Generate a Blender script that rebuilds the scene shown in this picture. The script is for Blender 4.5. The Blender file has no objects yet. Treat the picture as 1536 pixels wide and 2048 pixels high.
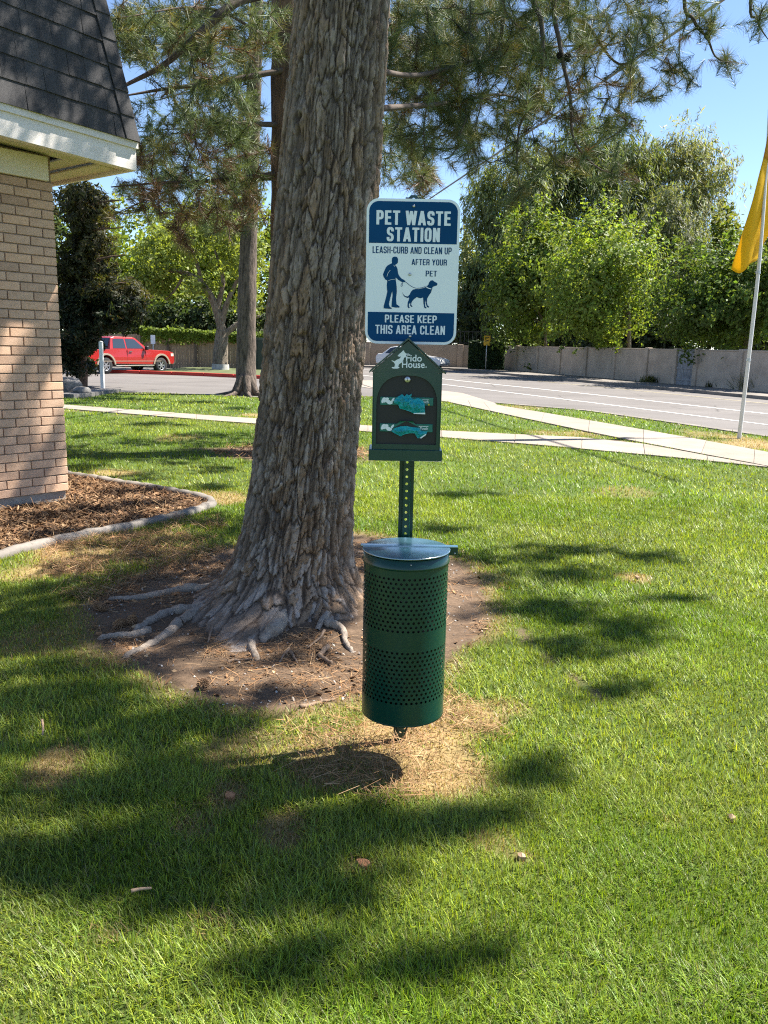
import bpy, bmesh, math, random
import numpy as np
from mathutils import Vector, Matrix, geometry

random.seed(7)
RNG = np.random.default_rng(11)
S = bpy.context.scene

# ------------------------------------------------------------------ camera
FPX = 1600.0
PITCH = math.atan(332 / FPX)
ROLL = 0.028
EYE = 1.45
_F = np.array([0, math.cos(PITCH), -math.sin(PITCH)])
_U0 = np.array([0, math.sin(PITCH), math.cos(PITCH)])
_R0 = np.array([1.0, 0, 0])
_R = math.cos(ROLL) * _R0 + math.sin(ROLL) * _U0
_U = -math.sin(ROLL) * _R0 + math.cos(ROLL) * _U0
EYEP = np.array([0, 0, EYE])
cam_data = bpy.data.cameras.new('camera')
cam = bpy.data.objects.new('camera', cam_data)
S.collection.objects.link(cam)
M = Matrix(((_R[0], _U[0], -_F[0], 0), (_R[1], _U[1], -_F[1], 0), (_R[2], _U[2], -_F[2], EYE), (0, 0, 0, 1)))
cam.matrix_world = M
cam_data.sensor_fit = 'VERTICAL'
cam_data.sensor_height = 24.0
cam_data.lens = 24.0 * FPX / 2048
cam_data.clip_start = 0.05
cam_data.clip_end = 1500
S.camera = cam

# ------------------------------------------------------------------ sky, sun, exposure
SUN_EL = math.radians(57)
SUN_H = np.array([0.94, 0.34]); SUN_H /= np.linalg.norm(SUN_H)
SUN = np.array([SUN_H[0] * math.cos(SUN_EL), SUN_H[1] * math.cos(SUN_EL), math.sin(SUN_EL)])
world = bpy.data.worlds.new('World')
S.world = world
world.use_nodes = True
wn = world.node_tree
bg = wn.nodes['Background']
sky = wn.nodes.new('ShaderNodeTexSky')
sky.sky_type = 'NISHITA'
sky.sun_disc = False
sky.sun_elevation = SUN_EL
sky.sun_rotation = math.atan2(SUN_H[0], SUN_H[1])
sky.altitude = 1300
sky.air_density = 0.85
sky.dust_density = 0.25
sky.ozone_density = 2.2
wn.links.new(sky.outputs[0], bg.inputs[0])
bg.inputs[1].default_value = 0.081
sun_data = bpy.data.lights.new('sun', 'SUN')
sun_data.energy = 5.0
sun_data.angle = math.radians(0.53)
sun_data.color = (1.0, 0.95, 0.86)
sun = bpy.data.objects.new('sun', sun_data)
S.collection.objects.link(sun)
sun.location = (20, 8, 30)
sun.rotation_euler = Vector(SUN).to_track_quat('Z', 'Y').to_euler()
S.view_settings.view_transform = 'Standard'
S.view_settings.look = 'None'
S.view_settings.gamma = 1.0
S.view_settings.exposure = 1.7
S.view_settings.use_curve_mapping = False
S.render.engine = 'CYCLES'
S.cycles.use_denoising = False
S.cycles.sample_clamp_indirect = 3.0
S.cycles.filter_width = 1.15
S.cycles.denoiser = 'OPENIMAGEDENOISE'
S.cycles.max_bounces = 6
S.cycles.diffuse_bounces = 3
S.cycles.glossy_bounces = 3
S.cycles.transmission_bounces = 4
S.cycles.transparent_max_bounces = 6
S.cycles.caustics_reflective = False
S.cycles.caustics_refractive = False

# ------------------------------------------------------------------ coordinates
def ray(px, py):
    return _F + (px - 768) / FPX * _R + (1024 - py) / FPX * _U

def G(px, py, z=0.0):
    d = ray(px, py)
    return EYEP + d * (z - EYE) / d[2]

def at(px, py, Y):
    d = ray(px, py)
    return EYEP + d * Y / d[1]

def project(P):
    v = np.asarray(P, float) - EYEP
    z = v @ _F
    return np.stack([768 + FPX * (v @ _R) / z, 1024 - FPX * (v @ _U) / z], -1)

# ------------------------------------------------------------------ noise
def _hash(ix, iy, iz, seed):
    h = (ix.astype(np.int64) * 374761393 + iy.astype(np.int64) * 668265263 + iz.astype(np.int64) * 2147483647 + seed * 144665) & 0xFFFFFFFF
    h = ((h ^ (h >> 13)) * 1274126177) & 0xFFFFFFFF
    h = h ^ (h >> 16)
    return (h & 0xFFFFFF) / float(0xFFFFFF)

def vnoise(x, y, z=None, seed=0):
    x = np.asarray(x, float); y = np.asarray(y, float)
    z = np.zeros_like(x) if z is None else np.asarray(z, float)
    ix, iy, iz = np.floor(x), np.floor(y), np.floor(z)
    fx, fy, fz = x - ix, y - iy, z - iz
    fx = fx * fx * (3 - 2 * fx); fy = fy * fy * (3 - 2 * fy); fz = fz * fz * (3 - 2 * fz)
    r = 0
    for dx in (0, 1):
        for dy in (0, 1):
            for dz in (0, 1):
                w = (fx if dx else 1 - fx) * (fy if dy else 1 - fy) * (fz if dz else 1 - fz)
                r = r + w * _hash(ix + dx, iy + dy, iz + dz, seed)
    return r

def fbm(x, y, z=None, seed=0, oct=4):
    a, s, t = 1.0, 0.0, 0.0
    for k in range(oct):
        f = 2 ** k
        s = s + a * vnoise(np.asarray(x) * f, np.asarray(y) * f, None if z is None else np.asarray(z) * f, seed + k * 17)
        t += a; a *= 0.5
    return s / t

def smooth(a, b, x):
    t = np.clip((x - a) / (b - a), 0, 1)
    return t * t * (3 - 2 * t)

def in_poly(x, y, poly):
    poly = np.asarray(poly, float)
    inside = np.zeros(x.shape, bool)
    n = len(poly)
    for i in range(n):
        x0, y0 = poly[i][:2]; x1, y1 = poly[(i + 1) % n][:2]
        c = ((y0 > y) != (y1 > y)) & (x < (x1 - x0) * (y - y0) / (y1 - y0 + 1e-12) + x0)
        inside ^= c
    return inside

def dist_poly(x, y, poly, closed=True):
    poly = np.asarray(poly, float)
    d = np.full(x.shape, 1e9)
    n = len(poly)
    for i in range(n if closed else n - 1):
        a = poly[i][:2]; b = poly[(i + 1) % n][:2]
        ab = b - a
        t = np.clip(((x - a[0]) * ab[0] + (y - a[1]) * ab[1]) / (ab @ ab + 1e-12), 0, 1)
        d = np.minimum(d, np.hypot(x - a[0] - t * ab[0], y - a[1] - t * ab[1]))
    return d

# ------------------------------------------------------------------ materials
def nodes_of(name):
    m = bpy.data.materials.new(name)
    m.use_nodes = True
    nt = m.node_tree
    return m, nt, nt.nodes['Principled BSDF']

def N(nt, kind, **kw):
    n = nt.nodes.new(kind)
    for k, v in kw.items():
        setattr(n, k, v)
    return n

def noise_node(nt, scale, detail=4, rough=0.6, coord='Object', stretch=None):
    tc = N(nt, 'ShaderNodeTexCoord')
    out = tc.outputs[coord]
    if stretch:
        mp = N(nt, 'ShaderNodeMapping')
        mp.inputs['Scale'].default_value = stretch
        nt.links.new(out, mp.inputs[0]); out = mp.outputs[0]
    n = N(nt, 'ShaderNodeTexNoise')
    n.inputs['Scale'].default_value = scale
    n.inputs['Detail'].default_value = detail
    n.inputs['Roughness'].default_value = rough
    nt.links.new(out, n.inputs['Vector'])
    return n

def ramp(nt, fac, stops):
    r = N(nt, 'ShaderNodeValToRGB')
    cr = r.color_ramp
    while len(cr.elements) < len(stops):
        cr.elements.new(0.5)
    for e, (p, c) in zip(cr.elements, stops):
        e.position = p
        e.color = (*c, 1) if len(c) == 3 else c
    nt.links.new(fac, r.inputs[0])
    return r

def mixc(nt, a, b, fac, mode='MIX'):
    m = N(nt, 'ShaderNodeMix', data_type='RGBA', blend_type=mode)
    for sock, v in ((m.inputs[0], fac), (m.inputs[6], a), (m.inputs[7], b)):
        if hasattr(v, 'is_output'):
            nt.links.new(v, sock)
        elif isinstance(v, (int, float)):
            sock.default_value = v
        else:
            sock.default_value = (*v, 1)
    return m.outputs[2]

def bump(nt, height, strength, dist, bs):
    b = N(nt, 'ShaderNodeBump')
    b.inputs['Strength'].default_value = strength
    b.inputs['Distance'].default_value = dist
    nt.links.new(height, b.inputs['Height'])
    nt.links.new(b.outputs[0], bs.inputs['Normal'])

def plain(name, col, rough=0.6, metal=0.0, var=0.12, scale=12, bmp=0.0, bscale=60, spec=None, stretch=None, rand=0.0, coat=0.0):
    """base colour broken up by noise, optional relief, optional per-object shift"""
    m, nt, bs = nodes_of(name)
    c0 = tuple(max(0, c * (1 - var)) for c in col); c1 = tuple(min(1, c * (1 + var)) for c in col)
    n = noise_node(nt, scale, 5, 0.65, stretch=stretch)
    r = ramp(nt, n.outputs['Fac'], [(0.3, c0), (0.7, c1)])
    out = r.outputs[0]
    if rand:
        oi = N(nt, 'ShaderNodeObjectInfo')
        rr = ramp(nt, oi.outputs['Random'], [(0, (1 - rand,) * 3), (1, (1 + rand * 0.6, 1 + rand * 0.5, 1 + rand * 0.4))])
        out = mixc(nt, out, rr.outputs[0], 1.0, 'MULTIPLY')
    nt.links.new(out, bs.inputs['Base Color'])
    bs.inputs['Roughness'].default_value = rough
    bs.inputs['Metallic'].default_value = metal
    if spec is not None:
        bs.inputs['Specular IOR Level'].default_value = spec
    if coat:
        bs.inputs['Coat Weight'].default_value = coat
        bs.inputs['Coat Roughness'].default_value = 0.081
    if bmp:
        b = noise_node(nt, bscale, 6, 0.7, stretch=stretch)
        bump(nt, b.outputs['Fac'], bmp, 0.01, bs)
    return m

def leafy(name, trans=0.35, rough=0.55, tcol=(1.25, 1.2, 0.6), spec=0.3):
    """leaf or needle: colour from the attribute Col, some light passes through"""
    m, nt, bs = nodes_of(name)
    a = N(nt, 'ShaderNodeAttribute', attribute_name='Col')
    nt.links.new(a.outputs['Color'], bs.inputs['Base Color'])
    bs.inputs['Roughness'].default_value = rough
    bs.inputs['Specular IOR Level'].default_value = spec
    t = N(nt, 'ShaderNodeBsdfTranslucent')
    nt.links.new(mixc(nt, a.outputs['Color'], tcol, 1.0, 'MULTIPLY'), t.inputs[0])
    mx = N(nt, 'ShaderNodeMixShader')
    mx.inputs[0].default_value = trans
    nt.links.new(bs.outputs[0], mx.inputs[1]); nt.links.new(t.outputs[0], mx.inputs[2])
    nt.links.new(mx.outputs[0], nt.nodes['Material Output'].inputs[0])
    return m

def attr_mat(name, rough=0.9, nscale=30, amount=0.35, bmp=0.4, bscale=60, stretch=None, spec=0.2, bdist=0.01):
    m, nt, bs = nodes_of(name)
    a = N(nt, 'ShaderNodeAttribute', attribute_name='Col')
    n = noise_node(nt, nscale, 8, 0.7, stretch=stretch)
    r = ramp(nt, n.outputs['Fac'], [(0.25, (1 - amount,) * 3), (0.75, (1 + amount,) * 3)])
    nt.links.new(mixc(nt, a.outputs['Color'], r.outputs[0], 1.0, 'MULTIPLY'), bs.inputs['Base Color'])
    bs.inputs['Roughness'].default_value = rough
    bs.inputs['Specular IOR Level'].default_value = spec
    b = noise_node(nt, bscale, 8, 0.7, stretch=stretch)
    bump(nt, b.outputs['Fac'], bmp, bdist, bs)
    return m

# ------------------------------------------------------------------ objects
def tag(o, label=None, cat=None, group=None, kind=None):
    if label: o['label'] = label
    if cat: o['category'] = cat
    if group: o['group'] = group
    if kind: o['kind'] = kind
    return o

def empty(name, loc, label, cat, group=None, rot=(0, 0, 0)):
    o = bpy.data.objects.new(name, None)
    o.empty_display_size = 0.2
    S.collection.objects.link(o)
    o.location = loc; o.rotation_euler = rot
    return tag(o, label, cat, group)

def link(name, me, mat=None, parent=None, world=False):
    o = bpy.data.objects.new(name, me)
    S.collection.objects.link(o)
    if mat is not None and not me.materials:
        for m in (mat if isinstance(mat, (list, tuple)) else [mat]):
            me.materials.append(m)
    if parent is not None:
        o.parent = parent
        if world:            # mesh was written in world coordinates
            o.matrix_parent_inverse = (Matrix.LocRotScale(parent.location, parent.rotation_euler, parent.scale)).inverted()
    return o

def np_mesh(name, V, faces, k, cols=None, smooth_=False):
    """faces: (n,k) int array"""
    me = bpy.data.meshes.new(name)
    V = np.ascontiguousarray(V, np.float32); F = np.ascontiguousarray(faces, np.int32)
    me.vertices.add(len(V)); me.vertices.foreach_set('co', V.ravel())
    me.loops.add(F.size); me.loops.foreach_set('vertex_index', F.ravel())
    me.polygons.add(len(F))
    me.polygons.foreach_set('loop_start', np.arange(0, F.size, k, dtype=np.int32))
    if smooth_:
        me.polygons.foreach_set('use_smooth', np.ones(len(F), bool))
    me.update(calc_edges=True)
    if cols is not None:
        a = me.color_attributes.new('Col', 'FLOAT_COLOR', 'POINT')
        c = np.ones((len(V), 4), np.float32); c[:, :3] = cols
        a.data.foreach_set('color', c.ravel())
    return me

class MB:
    def __init__(self):
        self.v = []; self.f = []; self.m = []; self.s = []
    def add(self, vs, fs, mi=0, sm=False):
        b = len(self.v)
        self.v += [tuple(map(float, q)) for q in vs]
        for f in fs:
            self.f.append(tuple(b + i for i in f)); self.m.append(mi); self.s.append(sm)
        return self
    def box(self, c, s, mi=0, R=None, taper=1.0):
        x, y, z = (q / 2 for q in s)
        vs = [(-x, -y, -z), (x, -y, -z), (x, y, -z), (-x, y, -z)] + [(a * taper, b * taper, z) for a, b in ((-x, -y), (x, -y), (x, y), (-x, y))]
        if R is not None:
            vs = [R @ Vector(q) for q in vs]
        vs = [(q[0] + c[0], q[1] + c[1], q[2] + c[2]) for q in vs]
        return self.add(vs, [(0, 3, 2, 1), (4, 5, 6, 7), (0, 1, 5, 4), (1, 2, 6, 5), (2, 3, 7, 6), (3, 0, 4, 7)], mi)
    def bbox(self, c, s, bev=0.004, mi=0, seg=1, R=None):
        """box with rounded edges"""
        bm = bmesh.new()
        bmesh.ops.create_cube(bm, size=1)
        bmesh.ops.scale(bm, vec=s, verts=bm.verts)
        bmesh.ops.bevel(bm, geom=list(bm.edges), offset=bev, segments=seg, affect='EDGES', profile=0.5)
        if R is not None:
            bmesh.ops.transform(bm, matrix=R.to_4x4(), verts=bm.verts)
        bmesh.ops.translate(bm, vec=c, verts=bm.verts)
        bm.verts.index_update()
        self.add([v.co for v in bm.verts], [[v.index for v in f.verts] for f in bm.faces], mi)
        bm.free()
        return self
    def prism(self, poly, y0, y1, mi=0, axis='y', sm=False):
        """polygon (a,b) extruded along an axis. axis y: (x,z); z: (x,y); x: (y,z)"""
        n = len(poly)
        def put(a, b, t):
            return {'y': (a, t, b), 'z': (a, b, t), 'x': (t, a, b)}[axis]
        vs = [put(a, b, y0) for a, b in poly] + [put(a, b, y1) for a, b in poly]
        fs = [tuple(range(n)), tuple(range(2 * n - 1, n - 1, -1))]
        self.add(vs, fs, mi)
        b = len(self.v) - 2 * n
        for i in range(n):
            j = (i + 1) % n
            self.f.append((b + i, b + n + i, b + n + j, b + j)); self.m.append(mi); self.s.append(sm)
        return self
    def tube(self, pts, rad, n=6, mi=0, sm=True, cap=True):
        V, F = tube_np(pts, rad, n)
        self.add(V, F.tolist(), mi, sm)
        if cap:
            b = len(self.v) - len(V)
            self.f.append(tuple(b + i for i in range(n))[::-1]); self.m.append(mi); self.s.append(False)
            self.f.append(tuple(b + len(V) - n + i for i in range(n))); self.m.append(mi); self.s.append(False)
        return self
    def lathe(self, prof, n=24, c=(0, 0, 0), mi=0, axis='z', sm=True, cap=True):
        """prof: (r, h) pairs"""
        vs = []
        for r, h in prof:
            for i in range(n):
                a = 2 * math.pi * i / n
                p = (r * math.cos(a), r * math.sin(a), h)
                if axis == 'y': p = (p[0], p[2], p[1])
                if axis == 'x': p = (p[2], p[0], p[1])
                vs.append((p[0] + c[0], p[1] + c[1], p[2] + c[2]))
        fs = []
        for k in range(len(prof) - 1):
            for i in range(n):
                j = (i + 1) % n
                q = (k * n + i, k * n + j, (k + 1) * n + j, (k + 1) * n + i)
                fs.append(q if axis != 'y' else q[::-1])
        self.add(vs, fs, mi, sm)
        if cap:
            b = len(self.v) - len(vs)
            for k, rev in ((0, True), (len(prof) - 1, False)):
                if prof[k][0] > 1e-6:
                    ring = [b + k * n + i for i in range(n)]
                    if rev != (axis == 'y'): ring = ring[::-1]
                    self.f.append(tuple(ring)); self.m.append(mi); self.s.append(False)
        return self
    def build(self, name, mat, parent=None, world=False, bevel=0, label=None):
        me = bpy.data.meshes.new(name)
        me.from_pydata(self.v, [], self.f)
        mats = mat if isinstance(mat, (list, tuple)) else [mat]
        for m in mats: me.materials.append(m)
        me.polygons.foreach_set('material_index', np.array(self.m, np.int32))
        me.polygons.foreach_set('use_smooth', np.array(self.s, bool))
        if bevel:
            bm = bmesh.new(); bm.from_mesh(me)
            bmesh.ops.bevel(bm, geom=[e for e in bm.edges if len(e.link_faces) == 2 and e.calc_face_angle(0) > 0.5], offset=bevel, segments=2, affect='EDGES', profile=0.5, clamp_overlap=True)
            bm.to_mesh(me); bm.free()
        me.update()
        o = link(name, me, None, parent, world)
        if label: o['label'] = label
        return o

def tube_np(pts, rad, n=6):
    P = np.asarray(pts, float)
    r = np.full(len(P), rad, float) if np.isscalar(rad) else np.asarray(rad, float)
    T = np.gradient(P, axis=0)
    T /= np.linalg.norm(T, axis=1)[:, None] + 1e-12
    ref = np.array([0, 0, 1.0]) if abs(T[0][2]) < 0.9 else np.array([1.0, 0, 0])
    a = np.cross(T, ref); a /= np.linalg.norm(a, axis=1)[:, None] + 1e-9
    for i in range(1, len(P)):
        q = a[i - 1] - T[i] * (a[i - 1] @ T[i])
        a[i] = q / (np.linalg.norm(q) + 1e-9)
    b = np.cross(T, a)
    ang = np.arange(n) * 2 * math.pi / n
    V = P[:, None, :] + r[:, None, None] * (np.cos(ang)[None, :, None] * a[:, None, :] + np.sin(ang)[None, :, None] * b[:, None, :])
    i = np.arange(len(P) - 1)[:, None] * n
    k = np.arange(n)[None, :]; k2 = (k + 1) % n
    F = np.stack([i + k, i + k2, i + n + k2, i + n + k], -1).reshape(-1, 4)
    return V.reshape(-1, 3), F

def many_tubes(tubes, n=5):
    Vs, Fs, b = [], [], 0
    for pts, rad in tubes:
        V, F = tube_np(pts, rad, n)
        Vs.append(V); Fs.append(F + b); b += len(V)
    return np.concatenate(Vs), np.concatenate(Fs)

def curve_pts(pts, n=10):
    """Catmull-Rom through points"""
    P = np.asarray(pts, float)
    if len(P) < 3:
        t = np.linspace(0, 1, n)[:, None]
        return P[0] * (1 - t) + P[-1] * t
    Q = np.vstack([2 * P[0] - P[1], P, 2 * P[-1] - P[-2]])
    out = []
    for i in range(1, len(Q) - 2):
        for t in np.linspace(0, 1, n, endpoint=False):
            a, b, c, d = Q[i - 1], Q[i], Q[i + 1], Q[i + 2]
            out.append(0.5 * (2 * b + (c - a) * t + (2 * a - 5 * b + 4 * c - d) * t * t + (3 * b - a - 3 * c + d) * t ** 3))
    out.append(P[-1])
    return np.array(out)

def unit(v):
    return v / (np.linalg.norm(v, axis=-1, keepdims=True) + 1e-9)

def leaf_mesh(name, P, Nn, L, W, cols, rng, axis=None):
    """one rhombic leaf (quad) per point"""
    n = len(P)
    a = axis if axis is not None else rng.normal(size=(n, 3))
    a = unit(a - Nn * np.sum(a * Nn, 1)[:, None])
    b = np.cross(Nn, a)
    L = np.broadcast_to(L, n)[:, None]; W = np.broadcast_to(W, n)[:, None]
    fold = Nn * W * rng.uniform(-.25, .25, (n, 1))
    V = np.stack([P - a * L / 2, P + b * W / 2 + fold, P + a * L / 2, P - b * W / 2 + fold], 1).reshape(-1, 3)
    F = np.arange(4 * n).reshape(-1, 4)
    return np_mesh(name, V, F, 4, np.repeat(cols, 4, axis=0))

def needle_mesh(name, P, D, rng, per=36, length=0.13, width=0.003, spread=(12, 80), back=0.09, cols=None):
    """tufts of thin needles; P tuft tips, D twig directions"""
    T = len(P)
    p = np.repeat(P, per, 0); d = unit(np.repeat(D, per, 0)); n = len(p)
    u = rng.random((n, 1))
    base = p - d * u * back
    r = rng.normal(size=(n, 3)); r = unit(r - d * np.sum(r * d, 1)[:, None])
    ang = np.radians(rng.uniform(*spread, (n, 1)))
    nd = unit(d * np.cos(ang) + r * np.sin(ang) + np.array([0, 0, -0.10]))
    ln = length * rng.uniform(0.65, 1.1, (n, 1))
    side = unit(np.cross(nd, rng.normal(size=(n, 3)))) * width / 2
    V = np.stack([base - side, base + side, base + nd * ln], 1).reshape(-1, 3)
    F = np.arange(3 * n).reshape(-1, 3)
    c = np.repeat(cols, per, 0) * rng.uniform(0.75, 1.25, (n, 1))
    return np_mesh(name, V, F, 3, np.repeat(c, 3, 0))

def grow(nodes, tips, rng, k_mid=0.07, r_tip=0.003, reach=9.0):
    """join every tip to the nearest wood already there: returns twigs and the tip directions"""
    nodes = [np.asarray(q, float) for q in nodes]
    pool = np.zeros((len(nodes) + 3 * len(tips), 3)); pool[:len(nodes)] = nodes
    cnt = len(nodes)
    base = pool[:cnt].copy()
    d0 = np.array([np.min(np.linalg.norm(base - t, axis=1)) for t in tips])
    order = np.argsort(d0)
    tubes = []; dirs = np.zeros((len(tips), 3))
    for i in order:
        t = tips[i]
        dd = np.linalg.norm(pool[:cnt] - t, axis=1)
        j = int(np.argmin(dd)); q = pool[j].copy(); L = dd[j]
        mid = (q + t) / 2 + rng.normal(size=3) * k_mid * L + np.array([0, 0, -0.10 * L])
        pts = curve_pts([q, mid, t], 2)
        r = r_tip + 0.006 * min(L, 2.5)
        tubes.append((pts, np.linspace(r, r_tip, len(pts))))
        dirs[i] = t - mid
        for x in (mid, t, (mid + t) / 2):
            pool[cnt] = x; cnt += 1
    return tubes, unit(dirs)

def text_mesh(body, w, h, bold=0.03, thick=0.0004, space=1.0):
    """flat lettering filling a box w x h, in the x-z plane, facing -y, centred"""
    cu = bpy.data.curves.new('lettering', 'FONT')
    cu.body = body; cu.size = 1; cu.offset = bold; cu.resolution_u = 3; cu.space_character = space
    ob = bpy.data.objects.new('lettering', cu)
    S.collection.objects.link(ob)
    dg = bpy.context.evaluated_depsgraph_get()
    me = bpy.data.meshes.new_from_object(ob.evaluated_get(dg))
    bpy.data.objects.remove(ob)
    n = len(me.vertices)
    co = np.zeros(n * 3, np.float32); me.vertices.foreach_get('co', co); co = co.reshape(-1, 3)
    lo, hi = co.min(0), co.max(0)
    out = np.zeros_like(co)
    out[:, 0] = ((co[:, 0] - lo[0]) / (hi[0] - lo[0]) - 0.5) * w
    out[:, 2] = ((co[:, 1] - lo[1]) / (hi[1] - lo[1]) - 0.5) * h
    me.vertices.foreach_set('co', out.ravel()); me.update()
    return me

def put_text(body, x, y, z, w, h, mat, parent, bold=0.03, space=1.0, name='lettering'):
    me = text_mesh(body, w, h, bold, space=space)
    o = link(name, me, mat, parent)
    o.location = (x, y, z)
    return o

# condensed grotesque capitals drawn as strokes (height 1), joined into one clean face set
def _round(pts, r=.13, n=5, closed=False):
    P = [np.array(p, float) for p in pts]; out = []
    m = len(P)
    for i in range(m):
        if not closed and i in (0, m - 1):
            out.append(P[i]); continue
        a, b, c = P[(i - 1) % m], P[i], P[(i + 1) % m]
        ra = min(r, np.linalg.norm(a - b) * .5); rc = min(r, np.linalg.norm(c - b) * .5)
        p0, p1 = b + unit(a - b) * ra, b + unit(c - b) * rc
        for t in np.linspace(0, 1, n):
            out.append((1 - t) ** 2 * p0 + 2 * t * (1 - t) * b + t * t * p1)
    if closed: out.append(out[0])
    return out
def glyph(ch, t, w=.47):
    """strokes as (points, thickness) and the advance width"""
    h = t * .86
    l, r, b, T = t / 2, w - t / 2, h / 2, 1 - h / 2
    S_ = lambda *p: (list(map(np.array, [np.array(q, float) for q in p])), t)
    B_ = lambda *p: (list(map(np.array, [np.array(q, float) for q in p])), h)
    R_ = lambda pts, rad=.15: (_round(pts, rad), t)
    st = S_((l, 0), (l, 1)); rs = S_((r, 0), (r, 1))
    if ch == 'P': return [st, R_([(l, T), (r, T), (r, .45), (l, .45)])], w
    if ch == 'R': return [st, R_([(l, T), (r, T), (r, .50), (l, .50)]), R_([(l + .05, .50), (r - .01, .50), (r, .0)], .12)], w
    if ch == 'B': return [st, R_([(l, T), (r - .01, T), (r - .01, .52), (l, .52)]), R_([(l, .52), (r, .52), (r, b), (l, b)])], w
    if ch == 'D': return [st, R_([(l, T), (r, T), (r, b), (l, b)], .2)], w
    if ch == 'E': return [st, B_((l, T), (w * .88, T)), B_((l, .51), (w * .82, .51)), B_((l, b), (w * .9, b))], w * .92
    if ch == 'F': return [st, B_((l, T), (w * .88, T)), B_((l, .50), (w * .8, .50))], w * .88
    if ch == 'L': return [st, B_((l, b), (w * .86, b))], w * .86
    if ch == 'T': return [B_((0, T), (w, T)), S_((w / 2, 0), (w / 2, T))], w
    if ch == 'I': return [st], t
    if ch == 'H': return [st, rs, B_((l, .51), (r, .51))], w
    if ch == 'N': return [st, rs, S_((l, 1 - t * .15), (r, t * .15))], w * 1.02
    if ch == 'O': return [(_round([(l, b), (l, T), (r, T), (r, b)], .2, closed=True), t)], w
    if ch == 'U': return [R_([(l, 1), (l, b), (r, b), (r, 1)], .2)], w
    if ch == 'C': return [R_([(r, .66), (r, T), (l, T), (l, b), (r, b), (r, .34)], .19)], w
    if ch == 'S': return [R_([(r, .70), (r, T), (l, T), (l, .53), (r, .47), (r, b), (l, b), (l, .30)], .17)], w
    if ch == 'A': return [S_((t * .42, 0), (w * .54, 1)), S_((w * 1.08 - t * .42, 0), (w * .54, 1)), B_((w * .25, .26), (w * .83, .26))], w * 1.08
    if ch == 'Y': return [S_((t * .42, 1), (w * .54, .40)), S_((w * 1.08 - t * .42, 1), (w * .54, .40)), S_((w * .54, 0), (w * .54, .45))], w * 1.08
    if ch == 'K': return [st, S_((l, .36), (w - t * .3, 1)), S_((w * .42, .56), (w * 1.04 - t * .4, 0))], w * 1.02
    if ch == 'W': return [S_((t * .42, 1), (w * .42, 0)), S_((w * .42, 0), (w * .77, .98)), S_((w * .77, .98), (w * 1.12, 0)), S_((w * 1.12, 0), (w * 1.54 - t * .42, 1))], w * 1.54
    if ch == '-': return [B_((.02, .42), (w * .5, .42))], w * .5
    return [], w * .42
def flat_union(polys):
    """triangles covering the union of the polygons, no overlaps"""
    pts, edges, ps = [], [], []
    for P in polys:
        b = len(pts); n = len(P)
        P = np.asarray(P, float); ps.append(P)
        pts += [Vector((float(q[0]), float(q[1]))) for q in P]
        edges += [(b + i, b + (i + 1) % n) for i in range(n)]
    r = geometry.delaunay_2d_cdt(pts, edges, [], 0, 1e-7)
    V = np.array([tuple(v) for v in r[0]]); F = np.array([tuple(f) for f in r[2]])
    c = V[F].mean(1)
    ok = np.zeros(len(F), bool)
    for P in ps:
        ok |= in_poly(c[:, 0], c[:, 1], P)
    return V.tolist(), F[ok].tolist()
def caps_mesh(body, w, h, t=.17, gap=.085):
    polys, x = [], 0.0
    for ch in body:
        strokes, adv = glyph(ch, t)
        for pts, th in strokes:
            P = np.array(pts, float)
            if len(P) == 2:
                d = unit(P[1] - P[0]); n_ = np.array([-d[1], d[0]]) * th / 2
                if abs(d[0]) > .15 and abs(d[1]) > .15:      # diagonal: cut level with the line
                    k = th / 2 / abs(d[1])
                    q = [P[0] + [k, 0], P[0] - [k, 0], P[1] - [k, 0], P[1] + [k, 0]]
                else:
                    q = [P[0] - n_, P[1] - n_, P[1] + n_, P[0] + n_]
                polys.append([v + [x, 0] for v in q]); continue
            d = unit(np.gradient(P, axis=0))
            closed = np.allclose(P[0], P[-1])
            if closed:
                d[0] = d[-1] = unit(P[1] - P[-2])
            n_ = np.stack([-d[:, 1], d[:, 0]], 1) * th / 2
            for i in range(len(P) - 1):
                if np.linalg.norm(P[i + 1] - P[i]) < 1e-6: continue
                polys.append([v + [x, 0] for v in (P[i] - n_[i], P[i + 1] - n_[i + 1], P[i + 1] + n_[i + 1], P[i] + n_[i])])
        x += adv + gap
    x -= gap
    V, F = flat_union(polys)
    me = bpy.data.meshes.new('lettering')
    me.from_pydata([((a / x - .5) * w, 0, (b - .5) * h) for a, b in V], [], F)
    me.update()
    if len(me.polygons) and me.polygons[0].normal.y > 0: me.flip_normals()
    return me

def bm_smooth_poly(pts, n=4, closed=True):
    P = [np.array(p, float) for p in pts]
    out = []
    m = len(P)
    for i in range(m):
        a, b, c, d = P[(i - 1) % m], P[i], P[(i + 1) % m], P[(i + 2) % m]
        for t in np.linspace(0, 1, n, endpoint=False):
            out.append(0.5 * (2 * b + (c - a) * t + (2 * a - 5 * b + 4 * c - d) * t * t + (3 * b - a - 3 * c + d) * t ** 3))
    return out
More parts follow.
